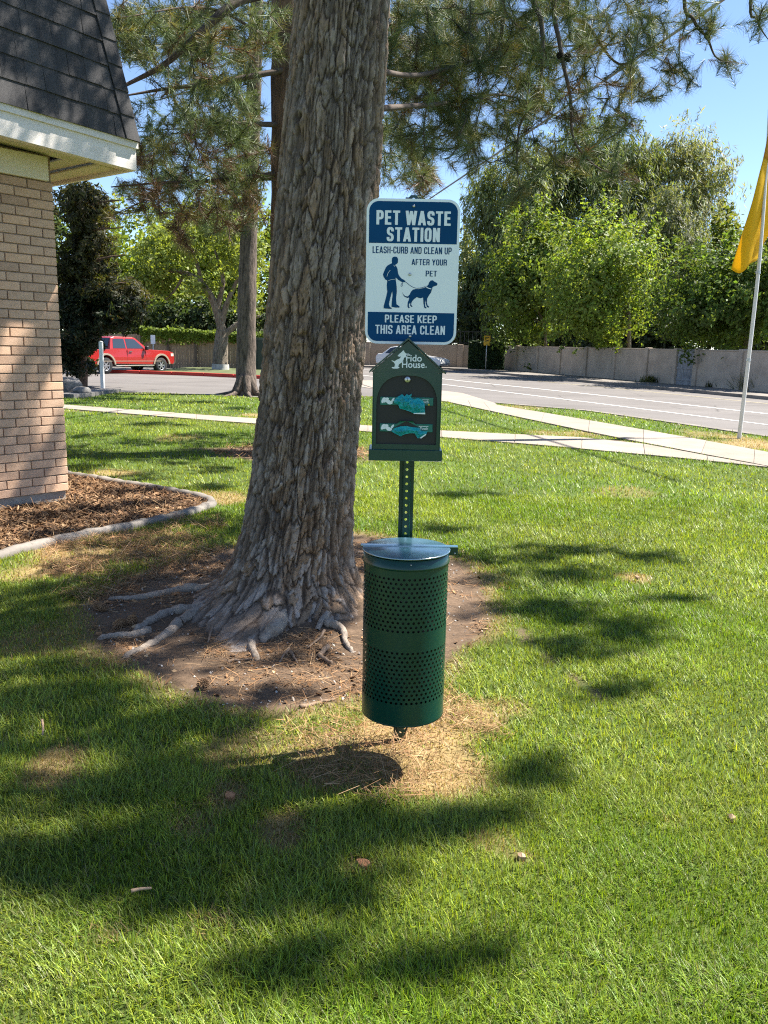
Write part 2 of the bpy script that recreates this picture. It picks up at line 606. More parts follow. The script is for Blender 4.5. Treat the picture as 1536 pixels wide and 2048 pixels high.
# =================================================================== SETTING
TREE = np.array([-0.43, 4.35])
def px_poly(pts):
    return np.array([G(*p)[:2] for p in pts])
DIRT = bm_smooth_poly(px_poly([(165, 1210), (185, 1262), (240, 1320), (330, 1380), (450, 1420), (560, 1430), (650, 1415), (735, 1392), (900, 1335), (972, 1275), (982, 1225), (960, 1160), (915, 1118), (740, 1070), (480, 1085), (350, 1130), (230, 1170)]), 4)
EDGE_PX = [(-260, 1190), (-120, 1152), (0, 1114), (60, 1097), (150, 1077), (260, 1056), (350, 1036), (405, 1020), (424, 1009), (412, 999), (370, 989), (310, 978), (240, 967), (180, 957), (140, 950), (80, 935), (20, 922)]
EDGING = np.array(bm_smooth_poly(px_poly(EDGE_PX), 5))[:-10]
W2 = np.array([math.sin(math.radians(38.5)), math.cos(math.radians(38.5))])   # along the house wall
N2 = np.array([W2[1], -W2[0]])                                              # out of the wall
HC = np.array([-2.89, 7.13]) + W2 * 0.03                                      # house corner
def hw(t, v, z):
    q = HC + W2 * t + N2 * v
    return (q[0], q[1], z)
MULCH = np.vstack([EDGING, [HC + W2 * 0 - N2 * 2.5, HC - N2 * 0.1, HC - W2 * 4 - N2 * .1, HC - W2 * 4 + N2 * .6]])
HOUSE = np.array([HC, HC - W2 * 5, HC - W2 * 5 - N2 * 4, HC - N2 * 4])
STRIP_SOIL = px_poly([(1035, 1262), (1090, 1312), (1140, 1352), (1195, 1392)])
HID = G(590, 905)[:2]
MID = G(492, 790)[:2]

# ---- strips of concrete, given by two edges in the picture
PATH_A = px_poly([(20, 803), (130, 811), (300, 824), (510, 839), (720, 852), (900, 864), (1080, 873), (1235, 880), (1390, 909.5), (1530, 934.5)])
PATH_B = px_poly([(20, 810), (130, 818.5), (300, 833), (510, 849), (720, 864), (900, 877.5), (1080, 892), (1235, 906), (1390, 921), (1536, 936.5)])
WALK_A = px_poly([(900, 801), (950, 803), (990, 811), (1100, 829), (1231, 852), (1401, 882), (1536, 907), (1800, 957), (2300, 1050)])
WALK_B = px_poly([(900, 806), (960, 819), (1010, 830), (1090, 847), (1235, 878), (1390, 908), (1536, 935), (1800, 988), (2300, 1090)])
APRON = px_poly([(700, 762), (760, 761), (884, 782), (925, 787), (990, 807), (1010, 828), (905, 806), (880, 802), (745, 778), (700, 770)])
ROAD = np.vstack([px_poly([(989, 807), (1148, 819), (1314, 842), (1536, 875), (1900, 931), (2600, 1045)]), [[24, 3], [30, 9], [24, 18]],
                  px_poly([(1536, 799), (1409, 787), (1252, 772), (1066, 755), (900, 739)]), [[1, 58], [-26, 60], [-40, 46], [-30, 20.5]],
                  px_poly([(60, 782), (130, 783.5), (320, 786), (520, 795), (750, 793), (890, 802)])])
GRASS_ROAD_STRIP = px_poly([(989, 809), (1148, 820), (1314, 843), (1536, 876)])
ISLAND = px_poly([(222, 746.5), (300, 748.5), (400, 752), (500, 756.5), (545, 758.5), (560, 745), (545, 737.5), (450, 737), (380, 738.5), (300, 744)])
FAR_WALK = np.vstack([px_poly([(720, 734.5), (900, 739), (1066, 755), (1252, 772), (1409, 787), (1536, 799)]), [[24, 18], [34, 18], [30, 34]], px_poly([(1480, 780), (1347, 770), (1169, 755), (1000, 737)]), [[5, 75], [-4, 75]]])

def lawn_masks(x, y):
    """where grass grows (0..1) and how dry it is (0..1)"""
    g = np.ones_like(x)
    n = fbm(x * 2.2, y * 2.2, seed=3, oct=3) - 0.5
    def off(poly, soft, wob=0.0):
        d = dist_poly(x, y, poly); ins = in_poly(x, y, poly)
        sd = np.where(ins, -d, d) + n * wob
        return smooth(-soft, soft, sd)
    g *= off(DIRT, 0.06, 0.15)
    g *= off(MULCH, 0.03)
    g *= 1 - in_poly(x, y, HOUSE)
    for A, B in ((PATH_A, PATH_B), (WALK_A, WALK_B)):
        g *= off(np.vstack([A, B[::-1]]), 0.02)
    g *= off(APRON, 0.02)
    rd = in_poly(x, y, ROAD) & ~in_poly(x, y, ISLAND)
    g *= 1 - rd
    g *= 1 - in_poly(x, y, FAR_WALK)
    g *= smooth(0.75, 1.25, np.hypot((x - HID[0]) / 1.15, (y - HID[1]) / 0.95) + n * 0.8)
    g *= smooth(0.7, 1.3, np.hypot((x - MID[0] - .3) / 1.3, (y - MID[1] + .1) / 0.7) + n * 0.8)
    ds = dist_poly(x, y, STRIP_SOIL, closed=False)
    g *= 1 - 0.85 * (1 - smooth(0.01, 0.045, ds + n * 0.06))
    dry = np.zeros_like(x)
    def blob(px, py, rx, ry, a):
        nonlocal dry
        c = G(px, py)[:2]; ax = abs(G(px + rx, py)[0] - c[0]); ay = abs(G(px, py - ry)[1] - c[1])
        r = np.hypot((x - c[0]) / ax, (y - c[1]) / ay) + n * 1.1
        dry = np.maximum(dry, a * (1 - smooth(0.55, 1.15, r)))
    for q in ((840, 1505, 150, 90, .98), (690, 1530, 180, 70, .75), (930, 1440, 90, 40, .75), (110, 1525, 75, 55, .8), (500, 1500, 130, 55, .5), (570, 1660, 60, 45, .75),
              (460, 1590, 45, 35, .7), (60, 1280, 90, 40, .5), (390, 1650, 50, 40, .35), (235, 1108, 210, 28, .9), (120, 1130, 130, 30, .9), (330, 1085, 150, 22, .6), (440, 995, 70, 16, .8),
              (230, 945, 70, 9, .7), (720, 1735, 45, 20, .9), (570, 1690, 35, 22, .7), (1270, 1155, 45, 14, .7), (1040, 1720, 35, 16, .7), (1340, 1640, 30, 14, .3), (985, 1690, 60, 30, .35),
              (350, 875, 60, 9, .4), (1000, 1420, 60, 22, .5), (1250, 985, 60, 10, .3), (430, 1850, 60, 30, .3), (220, 1870, 60, 25, .3), (1530, 890, 90, 14, .9), (1480, 880, 50, 8, .8), (1420, 870, 60, 8, .5), (1150, 868, 90, 6, .6),
              (640, 845, 60, 5, .5), (520, 832, 40, 5, .8), (1040, 815, 60, 4, .4)):
        blob(*q)
    near = np.where(in_poly(x, y, DIRT), 0, dist_poly(x, y, DIRT))
    dry = np.maximum(dry, 0.5 * (1 - smooth(0.02, 0.16, near + n * 0.3)))
    return np.clip(g, 0, 1), np.clip(dry, 0, 1)

def relief(x, y):
    x = np.asarray(x, float); y = np.asarray(y, float)
    r = np.hypot(x - TREE[0], y - TREE[1])
    m = 0.085 * np.exp(-(r / 0.75) ** 2)
    k = 1 - smooth(8.5, 9.6, y)
    edge = 1 - smooth(0.0, 0.16, dist_poly(x, y, DIRT)) * 1
    bowl = np.where(in_poly(x, y, DIRT), 0.03 * np.sin(np.clip(1 - r / 1.6, 0, 1) * 3) * 0 - 0.02 * smooth(0, .15, dist_poly(x, y, DIRT)), 0)
    return m + k * (0.022 * (fbm(x * 0.9, y * 0.9, seed=5, oct=3) - 0.5) + 0.012 * (fbm(x * 5, y * 5, seed=8, oct=3) - 0.5)) + bowl

def ground_z(x, y):
    return float(relief(np.array([x]), np.array([y]))[0])

def Gz(px, py, lift=0.0):
    q = G(px, py); z = ground_z(q[0], q[1])
    q = G(px, py, z + lift)
    return q

# ---- the ground, one sheet, fine near the camera
xs = np.concatenate([[-420, -150, -70, -40, -25], np.arange(-15, -5, 0.3), np.arange(-5, 5, 0.07), np.arange(5, 16, 0.3), [25, 40, 70, 150, 420]])
ys = np.concatenate([[-60, -20, -6, -2, 0], np.arange(0.6, 7.5, 0.065), np.arange(7.5, 14, 0.12), np.arange(14, 45, 0.6), [50, 60, 80, 120, 250, 600]])
GX, GY = np.meshgrid(xs, ys)
gx, gy = GX.ravel(), GY.ravel()
gm, dm = lawn_masks(gx, gy)
gz = relief(gx, gy)
n1 = fbm(gx * 1.3, gy * 1.3, seed=21, oct=4)[:, None]
n2 = fbm(gx * 9, gy * 9, seed=23, oct=3)[:, None]
col_lawn = np.array([.062, .092, .018]) * (0.7 + 0.6 * n1)
col_dry = np.array([.27, .19, .085]) * (0.7 + 0.6 * n2)
col_dirt = np.array([.128, .086, .056]) * (0.72 + 0.5 * n2)
col_mulch = np.array([.075, .042, .023]) * (0.6 + 0.8 * n2)
col_far = np.array([.13, .12, .07]) * (0.8 + .4 * n1)
c = col_lawn * (1 - dm[:, None]) + col_dry * dm[:, None]
c = c * gm[:, None] + col_dirt * (1 - gm[:, None])
inm = in_poly(gx, gy, MULCH)[:, None]
c = np.where(inm, col_mulch, c)
c = np.where((gy > 44)[:, None] | (np.abs(gx) > 16)[:, None], col_far, c)
nx, ny = len(xs), len(ys)
ii = (np.arange(ny - 1)[:, None] * nx + np.arange(nx - 1)[None, :]).ravel()
gF = np.stack([ii, ii + 1, ii + nx + 1, ii + nx], 1)
M_GROUND = attr_mat('soil', 0.95, 45, 0.4, 0.6, 70, bdist=0.012)
tag(link('ground', np_mesh('ground', np.stack([gx, gy, gz], 1), gF, 4, c, True), M_GROUND), kind='structure')

# ---- asphalt, concrete, markings
def asphalt_mat():
    m, nt, bs = nodes_of('asphalt')
    a = noise_node(nt, 0.35, 5, 0.6); b = noise_node(nt, 90, 2, 0.5)
    c0 = ramp(nt, a.outputs['Fac'], [(0.3, (.118, .106, .098)), (0.7, (.155, .141, .131))]).outputs[0]
    c1 = ramp(nt, b.outputs['Fac'], [(0.35, (.8, .8, .8)), (0.65, (1.15, 1.15, 1.15))]).outputs[0]
    vo = N(nt, 'ShaderNodeTexVoronoi', feature='DISTANCE_TO_EDGE'); vo.inputs['Scale'].default_value = .22
    tc_ = N(nt, 'ShaderNodeTexCoord'); wn_ = noise_node(nt, .9, 4, .6)
    nt.links.new(mixc(nt, tc_.outputs['Object'], wn_.outputs['Color'], .12, 'ADD'), vo.inputs['Vector'])
    ck = ramp(nt, vo.outputs['Distance'], [(0.0, (.55, .55, .55)), (.006, (1, 1, 1))]).outputs[0]
    c0 = mixc(nt, c0, ck, 1.0, 'MULTIPLY')
    w = noise_node(nt, 0.6, 3, 0.5, stretch=(.12, 1.6, 1))
    c2 = ramp(nt, w.outputs['Fac'], [(0.4, (.94, .94, .94)), (0.6, (1.04, 1.04, 1.04))]).outputs[0]
    nt.links.new(mixc(nt, mixc(nt, c0, c1, 1.0, 'MULTIPLY'), c2, 1.0, 'MULTIPLY'), bs.inputs['Base Color'])
    bs.inputs['Roughness'].default_value = 0.85
    bs.inputs['Specular IOR Level'].default_value = 0.3
    bump(nt, b.outputs['Fac'], 0.3, 0.005, bs)
    return m
def concrete_mat(name, col, dirt=0.25):
    m, nt, bs = nodes_of(name)
    a = noise_node(nt, 1.3, 6, 0.65); b = noise_node(nt, 60, 4, 0.6)
    lo = tuple(q * (1 - dirt) for q in col)
    c0 = ramp(nt, a.outputs['Fac'], [(0.28, lo), (0.6, col)]).outputs[0]
    c1 = ramp(nt, b.outputs['Fac'], [(0.3, (.86, .86, .86)), (0.7, (1.08, 1.08, 1.08))]).outputs[0]
    oi = N(nt, 'ShaderNodeObjectInfo')
    c2 = ramp(nt, oi.outputs['Random'], [(0, (.9, .9, .89)), (1, (1.05, 1.04, 1.03))]).outputs[0]
    nt.links.new(mixc(nt, mixc(nt, c0, c1, 1.0, 'MULTIPLY'), c2, 1.0, 'MULTIPLY'), bs.inputs['Base Color'])
    bs.inputs['Roughness'].default_value = 0.9
    bs.inputs['Specular IOR Level'].default_value = 0.25
    bump(nt, b.outputs['Fac'], 0.25, 0.004, bs)
    return m
M_ASPH = asphalt_mat()
M_CONC = concrete_mat('concrete', (.30, .255, .21))
M_CURB = concrete_mat('kerb_concrete', (.24, .215, .19), .45)
def sheet(name, poly, z, mat, kind='structure', parent=None):
    mb = MB(); mb.add([(p[0], p[1], z) for p in poly], [tuple(range(len(poly)))])
    o = mb.build(name, mat, parent)
    if o.data.polygons[0].normal.z < 0: o.data.flip_normals()
    return tag(o, kind=kind) if kind else o
road = sheet('road', ROAD, 0.006, M_ASPH)

def resample(A, step):
    A = np.asarray(A, float)
    s = np.concatenate([[0], np.cumsum(np.linalg.norm(np.diff(A, axis=0), axis=1))])
    n = max(2, int(round(s[-1] / step)) + 1)
    t = np.linspace(0, s[-1], n)
    return np.stack([np.interp(t, s, A[:, k]) for k in range(2)], 1)

def slabs(name, A, B, step, z, mat, joint=0.012):
    """concrete strip poured in slabs: a bed plus one part per slab"""
    n = len(resample(A, step))
    def res(Q):
        Q = np.asarray(Q, float)
        s = np.concatenate([[0], np.cumsum(np.linalg.norm(np.diff(Q, axis=0), axis=1))])
        # keep the two edges in step with each other
        u = np.interp(np.linspace(0, 1, n), np.linspace(0, 1, len(Q)), s / s[-1])
        return np.stack([np.interp(u * s[-1], s, Q[:, k]) for k in range(2)], 1)
    A2, B2 = res(A), res(B)
    bed = MB()
    for i in range(n - 1):
        bed.add([(*A2[i], z - .012), (*B2[i], z - .012), (*B2[i + 1], z - .012), (*A2[i + 1], z - .012)], [(0, 1, 2, 3)])
    root = bed.build(name, mat)
    if root.data.polygons[0].normal.z < 0: root.data.flip_normals()
    tag(root, kind='structure')
    for i in range(n - 1):
        q = [A2[i], B2[i], B2[i + 1], A2[i + 1]]
        L = np.linalg.norm(q[3] - q[0]) + 1e-6
        e = joint / 2 / L
        p = [q[0] + (q[3] - q[0]) * e, q[1] + (q[2] - q[1]) * e, q[2] + (q[1] - q[2]) * e, q[3] + (q[0] - q[3]) * e]
        area = sum(p[k][0] * p[(k + 1) % 4][1] - p[(k + 1) % 4][0] * p[k][1] for k in range(4))
        if area < 0: p = p[::-1]
        dz = random.uniform(-.002, .002)
        mb = MB(); mb.prism([tuple(v) for v in p], -0.05, z + dz, axis='z')
        mb.build('slab', mat, root, bevel=0)
    return root
slabs('path', PATH_A, PATH_B, 1.5, 0.022, M_CONC)
slabs('sidewalk', WALK_A, WALK_B, 1.5, 0.026, M_CONC)
sheet('driveway_apron', APRON, 0.016, M_CONC)
sheet('far_sidewalk', FAR_WALK, 0.11, M_CURB)
def ribbon(name, pts, w, z0, z1, mat, parent=None, kind='structure'):
    P = np.asarray(pts, float)
    T = unit(np.gradient(P, axis=0)); Nn = np.stack([-T[:, 1], T[:, 0]], 1)
    mb = MB()
    for i in range(len(P) - 1):
        a, b = P[i] - Nn[i] * w / 2, P[i] + Nn[i] * w / 2
        c_, d = P[i + 1] + Nn[i + 1] * w / 2, P[i + 1] - Nn[i + 1] * w / 2
        if z1 - z0 < 1e-4:
            mb.add([(*a, z0), (*d, z0), (*c_, z0), (*b, z0)], [(0, 1, 2, 3)])
        else:
            mb.prism([tuple(a), tuple(d), tuple(c_), tuple(b)], z0, z1, axis='z')
    o = mb.build(name, mat, parent)
    return tag(o, kind=kind) if kind else o
ribbon('far_kerb', resample(px_poly([(720, 735), (900, 739.5), (1066, 755.5), (1252, 773), (1409, 788), (1536, 800), (2000, 845)]), 3.0), 0.16, 0, 0.125, M_CURB)
ribbon('gutter', resample(px_poly([(995, 806.5), (1148, 818), (1314, 841), (1536, 873.5), (2300, 988)]), 3.0), 0.22, 0.0, 0.02, M_CURB)
M_LINE = plain('road_paint', (.50, .48, .45), 0.7, var=.2, scale=3)
M_LINEY = plain('faded_yellow_road_paint', (.42, .36, .22), 0.7, var=.2, scale=3)
lines = [([(640, 733), (760, 742), (900, 760), (1200, 791), (1536, 828.5), (2300, 915)], .17, M_LINE), ([(640, 741), (760, 755), (900, 771), (1200, 808), (1536, 850.5), (2300, 948)], .14, M_LINE),
         ([(700, 729.5), (900, 746.5), (1200, 774), (1536, 808)], .10, M_LINEY)]
for pts, w, m in lines:
    o = ribbon('lane_line', resample(px_poly(pts), 2.5), w, 0.012, 0.012, m, road, None)
# the planted island of the car park with its red kerb
isl = sheet('island', ISLAND, 0.10, plain('island_turf', (.075, .09, .03), .95, var=.45, scale=1.5))
M_RED = plain('red_kerb_paint', (.42, .03, .018), .7, var=.25, scale=2)
kerb = empty('red_kerb', (*G(300, 749)[:2], 0), 'long low kerb painted red along the planted island', 'kerb')
kp = resample(px_poly([(214, 746), (300, 748.7), (400, 752.3), (500, 757), (560, 760)]), 0.75)
for i in range(0, len(kp) - 1, 2):
    seg = kp[i:i + 3]
    if len(seg) < 2: break
    d = unit(seg[-1] - seg[0])
    seg = np.array([seg[0] + d * .01, seg[-1] - d * .01])
    T = unit(seg[1] - seg[0]); Nn = np.array([-T[1], T[0]]) * .09
    mb = MB(); mb.prism([tuple(seg[0] - Nn), tuple(seg[1] - Nn), tuple(seg[1] + Nn), tuple(seg[0] + Nn)], 0, 0.15, axis='z')
    mb.build('kerb_segment', M_RED, kerb, True, bevel=0.02)

# =================================================================== HOUSE
def brick_mat():
    m, nt, bs = nodes_of('tan_brick')
    a = noise_node(nt, 14, 6, 0.65); b = noise_node(nt, 90, 4, 0.7, stretch=(1, 1, 2.5))
    c0 = ramp(nt, a.outputs['Fac'], [(0.3, (.50, .33, .225)), (0.7, (.62, .43, .305))]).outputs[0]
    oi = N(nt, 'ShaderNodeObjectInfo')
    c2 = ramp(nt, oi.outputs['Random'], [(0, (.76, .73, .72)), (.35, (.97, .96, .95)), (.7, (1.03, 1.0, .97)), (1, (1.14, 1.08, 1.0))]).outputs[0]
    c1 = ramp(nt, b.outputs['Fac'], [(0.3, (.86, .86, .86)), (0.7, (1.1, 1.1, 1.1))]).outputs[0]
    nt.links.new(mixc(nt, mixc(nt, c0, c2, 1.0, 'MULTIPLY'), c1, 1.0, 'MULTIPLY'), bs.inputs['Base Color'])
    bs.inputs['Roughness'].default_value = 0.9
    bs.inputs['Specular IOR Level'].default_value = 0.2
    bump(nt, b.outputs['Fac'], 0.5, 0.004, bs)
    return m
M_BRICK = brick_mat()
M_MORTAR = plain('mortar', (.28, .205, .155), .95, var=.2, scale=30, bmp=.4, bscale=150)
M_FOUND = plain('grey_foundation', (.30, .26, .22), .95, var=.2, scale=8, bmp=.4)
M_WHITE = plain('white_trim_paint', (.76, .70, .645), .5, var=.06, scale=6, bmp=.15, bscale=40, stretch=(1, 1, 4))
M_CREAM = plain('cream_soffit_paint', (.68, .62, .49), .6, var=.08, scale=5, bmp=.12, bscale=30)
def shingle_mat():
    m, nt, bs = nodes_of('charcoal_shingle')
    a = noise_node(nt, 9, 4, 0.6, stretch=(1, 1, .35)); b = noise_node(nt, 260, 3, 0.6)
    c0 = ramp(nt, a.outputs['Fac'], [(0.3, (.029, .028, .030)), (0.7, (.056, .054, .055))]).outputs[0]
    c1 = ramp(nt, b.outputs['Fac'], [(0.35, (.6, .6, .6)), (0.65, (1.5, 1.5, 1.5))]).outputs[0]
    oi = N(nt, 'ShaderNodeObjectInfo')
    c2 = ramp(nt, oi.outputs['Random'], [(0, (.75, .75, .75)), (1, (1.3, 1.28, 1.25))]).outputs[0]
    nt.links.new(mixc(nt, mixc(nt, c0, c1, 1.0, 'MULTIPLY'), c2, 1.0, 'MULTIPLY'), bs.inputs['Base Color'])
    bs.inputs['Roughness'].default_value = 0.95
    bump(nt, b.outputs['Fac'], 0.6, 0.003, bs)
    return m
M_SHING = shingle_mat()
house = empty('brick_house', (HC[0], HC[1], 0), 'tan brick building corner with dark shingled mansard roof and white fascia', 'building')
HR = Matrix(((W2[0], -N2[0], 0), (W2[1], -N2[1], 0), (0, 0, 1)))      # local x = along wall, local y = into the house
house.rotation_euler = HR.to_euler()
ZB, COURSE, BL = 0.085, 0.0752, 0.226
ZT = 2.73
mb = MB()
mb.box((-2.5 - .010, 2.0 + .010, (ZT + ZB) / 2 + .1), (5, 4, ZT - ZB + .2))
wall = mb.build('wall', M_MORTAR, house)
mb = MB(); mb.box((-2.5 - .022, 2.0 + .022, ZB / 2 - .1), (5, 4, ZB + .2)); mb.build('foundation', M_FOUND, house)
def brick_mesh(L, seed):
    bm = bmesh.new()
    bmesh.ops.create_cube(bm, size=1)
    bmesh.ops.scale(bm, vec=(L, 0.05, COURSE - 0.0095), verts=bm.verts)
    bmesh.ops.bevel(bm, geom=list(bm.edges), offset=0.0025, segments=1, affect='EDGES')
    r = random.Random(seed)
    for v in bm.verts:
        v.co.x += r.uniform(-.0012, .0012); v.co.z += r.uniform(-.0012, .0012); v.co.y += r.uniform(-.0008, .0008)
    me = bpy.data.meshes.new('brick'); bm.to_mesh(me); bm.free()
    me.materials.append(M_BRICK)
    return me
full_b = [brick_mesh(BL - 0.0095, s) for s in range(6)]
half_b = [brick_mesh(BL / 2 - 0.0095, 40 + s) for s in range(3)]
nc = int((ZT - ZB) / COURSE)
rest = MB(); nb = 0
for k in range(nc):
    z = ZB + (k + .5) * COURSE
    t = 0.0
    i = 0
    while t > -4.95:
        L = BL / 2 if (k % 2 and i == 0) else BL
        x = t - L / 2
        if t > -1.75:
            o = bpy.data.objects.new('brick', random.choice(half_b if L < BL else full_b))
            S.collection.objects.link(o); o.parent = wall
            o.location = (x, 0.022 + random.uniform(-.0015, .0015), z)
            o.rotation_euler = (0, random.uniform(-.004, .004), random.uniform(-.004, .004)); nb += 1
        else:
            rest.box((x, 0.022, z), (L - .0095, .05, COURSE - .0095))
        t -= L; i += 1
    # returns on the end wall
    y = 0.052 if k % 2 else 0.12
    while y < 3.9:
        rest.box((-0.022 + .012, y + BL / 2, z), (.05, BL - .0095, COURSE - .0095)); y += BL
tag(rest.build('brick_courses', M_BRICK, wall), kind='stuff')
# eaves: frieze, soffit, fascia
SL = -0.040                            # the eaves line falls slightly towards the corner
VF, TE = 0.45, 0.52                    # overhang in front and at the end
def zs(t): return 2.855 + SL * (t - TE)
def sloped(name, t0, t1, y0, y1, dz0, dz1, mat, bevel=0.003, parent=None):
    mb = MB()
    vs = []
    for t in (t0, t1):
        for y in (y0, y1):
            for dz in (dz0, dz1):
                vs.append((t, y, zs(t) + dz))
    mb.add(vs, [(0, 1, 3, 2), (4, 6, 7, 5), (0, 4, 5, 1), (2, 3, 7, 6), (0, 2, 6, 4), (1, 5, 7, 3)])
    return mb.build(name, mat, parent or house, bevel=bevel)
sloped('fascia', -5.2, TE, -VF, -VF + .03, 0.0, 0.225, M_WHITE)
sloped('fascia', TE - .03, TE + .002, -VF + .0305, 4.2, 0.001, 0.225, M_WHITE)
sloped('fascia_trim', -5.2, TE + .012, -VF - .018, -VF - .0005, .175, .232, M_WHITE)
sloped('fascia_lip', -5.2, TE - .031, -VF + .031, -VF + .075, 0.002, 0.05, M_WHITE)
sloped('soffit_board', -5.2, TE - .031, -VF + .076, -.20, 0.035, 0.05, M_CREAM)
sloped('soffit_board', -5.2, .12, -.195, .02, 0.055, 0.07, M_CREAM)
sloped('soffit_board', .125, .30, -.195, 4.0, 0.06, 0.075, M_CREAM)
sloped('soffit_board', .305, TE - .031, -.195, 4.0, 0.03, 0.045, M_CREAM)
mb = MB(); mb.bbox((-2.55, -.018, ZT + .085), (5.1 - .1 , .036, .19), .004); mb.build('frieze_board', M_CREAM, house)
# mansard: solid behind, shingles one by one on the face seen
Z0R = 0.232
def rp(t, d, h):                        # point on the roof face: t along, h up the slope from the fascia top, d proud of it
    return (t, -VF - .02 + .155 * h - d, zs(min(t, TE)) + Z0R + h)
mb = MB()
H = 1.9
vs = [rp(-5.2, 0, 0), rp(TE, 0, 0), rp(TE - .155 * H, 0, H), rp(-5.2, 0, H)]
back = [(-5.2, 4.2, zs(-5) + Z0R), (TE, 4.2, zs(TE) + Z0R), (TE - .155 * H, 4.2, zs(TE) + Z0R + H), (-5.2, 4.2, zs(-5) + Z0R + H)]
mb.add(vs + back, [(0, 1, 2, 3), (1, 5, 6, 2), (5, 4, 7, 6), (4, 0, 3, 7), (3, 2, 6, 7), (0, 4, 5, 1)])
roof = mb.build('roof', M_SHING, house)
EXPO = 0.182
def shingle(t0, t1, h0, h1, lift0=.020, lift1=.006, th=.007, cut=False):
    mb = MB()
    e = 0
    a = [rp(t0, lift0, h0), rp(t1, lift0, h0), rp(t1 - (.155 * (h1 - h0) if cut else 0), lift1, h1), rp(t0, lift1, h1)]
    b = [(q[0], q[1] + th, q[2]) for q in a]
    mb.add(a + b, [(0, 1, 2, 3), (4, 7, 6, 5), (0, 4, 5, 1), (1, 5, 6, 2), (2, 6, 7, 3), (3, 7, 4, 0)])
    return mb
for r in range(10):
    h0 = r * EXPO - .006; h1 = h0 + EXPO + .028
    hip = TE - .11 - .155 * max(h0, 0) - .012
    t = hip; first = True
    while t > -2.1:
        w = random.choice((.15, .19, .23, .25, .28))
        if first: w = random.uniform(.08, .26)
        mb = shingle(t - w + .003, t, h0 + random.uniform(-.003, .003), h1, lift0=.017 + random.uniform(-.003, .004), cut=first)
        mb.build('shingle', M_SHING, roof)
        t -= w; first = False
for r in range(10):                      # hip caps
    h0 = r * .19 - .004; h1 = h0 + .21
    x0, x1 = TE - .155 * max(h0, 0), TE - .155 * h1
    a = [rp(x0 - .118, .030, h0), rp(x0 + .012, .030, h0), rp(x1 + .012, .020, h1), rp(x1 - .118, .020, h1)]
    mb = MB(); b = [(q[0], q[1] + .012, q[2]) for q in a]
    mb.add(a + b, [(0, 1, 2, 3), (4, 7, 6, 5), (0, 4, 5, 1), (1, 5, 6, 2), (2, 6, 7, 3), (3, 7, 4, 0)])
    # wraps round the hip onto the end face
    c0, c1 = a[1], a[2]
    d0, d1 = (c0[0] - .004, c0[1] + .14, c0[2]), (c1[0] - .004, c1[1] + .14, c1[2])
    mb.add([c0, d0, d1, c1] + [(q[0] - .01, q[1], q[2]) for q in (c0, d0, d1, c1)], [(0, 1, 2, 3), (4, 7, 6, 5), (0, 4, 5, 1), (1, 5, 6, 2), (2, 6, 7, 3), (3, 7, 4, 0)])
    mb.build('hip_cap', M_SHING, roof)

# ---- concrete edging of the planting bed
edging = empty('garden_edging', (*EDGING[len(EDGING) // 2], 0), 'low curved concrete edging bordering the brown mulch bed beside the brick wall', 'edging')
ep = resample(EDGING, 0.06)
k = 0
while k < len(ep) - 4:
    n_ = random.randint(11, 17)
    seg = ep[k:k + n_ + 1]
    k += n_
    if len(seg) < 4: break
    T = unit(np.gradient(seg, axis=0)); Nn = np.stack([-T[:, 1], T[:, 0]], 1)
    seg = seg.copy(); seg[0] += T[0] * .006; seg[-1] -= T[-1] * .006
    prof = [(-.045, -.05), (-.045, .026), (-.028, .046), (.024, .050), (.045, .028), (.045, -.05)]
    mb = MB(); vs = []
    for i, p in enumerate(seg):
        gz_ = ground_z(p[0], p[1]) + .004 * math.sin(i * 1.7 + k)
        for a, b in prof:
            a2 = a * (1 + .12 * math.sin(i * .9 + k))
            vs.append((p[0] + Nn[i][0] * a2, p[1] + Nn[i][1] * a2, gz_ + b + random.uniform(-.003, .003)))
    m_ = len(prof); fs = []
    for i in range(len(seg) - 1):
        for j in range(m_):
            j2 = (j + 1) % m_
            fs.append((i * m_ + j, i * m_ + j2, (i + 1) * m_ + j2, (i + 1) * m_ + j))
    fs += [tuple(range(m_))[::-1], tuple(range(len(vs) - m_, len(vs)))]
    mb.add(vs, fs, 0, True)
    mb.build('kerb_segment', M_CURB, edging, True)
# =================================================================== PET WASTE STATION
def gloss_green():
    m, nt, bs = nodes_of('green_powder_coat')
    a = noise_node(nt, 5, 5, 0.6)
    c0 = ramp(nt, a.outputs['Fac'], [(0.3, (.0012, .032, .023)), (0.7, (.0025, .044, .031))]).outputs[0]
    dst = noise_node(nt, 22, 6, .75, stretch=(1, 1, .12)); dsp = noise_node(nt, 140, 3, .6)
    df = ramp(nt, dst.outputs['Fac'], [(.5, (0, 0, 0)), (.8, (.09, .09, .09))]).outputs[0]
    df2 = ramp(nt, dsp.outputs['Fac'], [(.66, (0, 0, 0)), (.72, (.22, .22, .22))]).outputs[0]
    c0 = mixc(nt, c0, (.07, .13, .10), mixc(nt, df, df2, 1.0, 'ADD'))
    nt.links.new(c0, bs.inputs['Base Color'])
    r = ramp(nt, noise_node(nt, 9, 4).outputs['Fac'], [(0.3, (.2,) * 3), (0.7, (.34,) * 3)])
    nt.links.new(r.outputs[0], bs.inputs['Roughness'])
    b = noise_node(nt, 300, 2, 0.5)
    bump(nt, b.outputs['Fac'], 0.06, 0.002, bs)
    return m
M_GREEN = gloss_green()
M_BLACK = plain('black_door_panel', (.012, .010, .009), .55, var=.3, scale=6)
M_STEEL = plain('zinc_bolt', (.55, .53, .50), .35, .9, var=.15, scale=80)
M_SIGNW = plain('reflective_white_sheet', (.85, .85, .84), .45, var=.03, scale=3)
M_SIGNB = plain('sign_blue', (.001, .055, .15), .5, var=.10, scale=4, spec=.12)
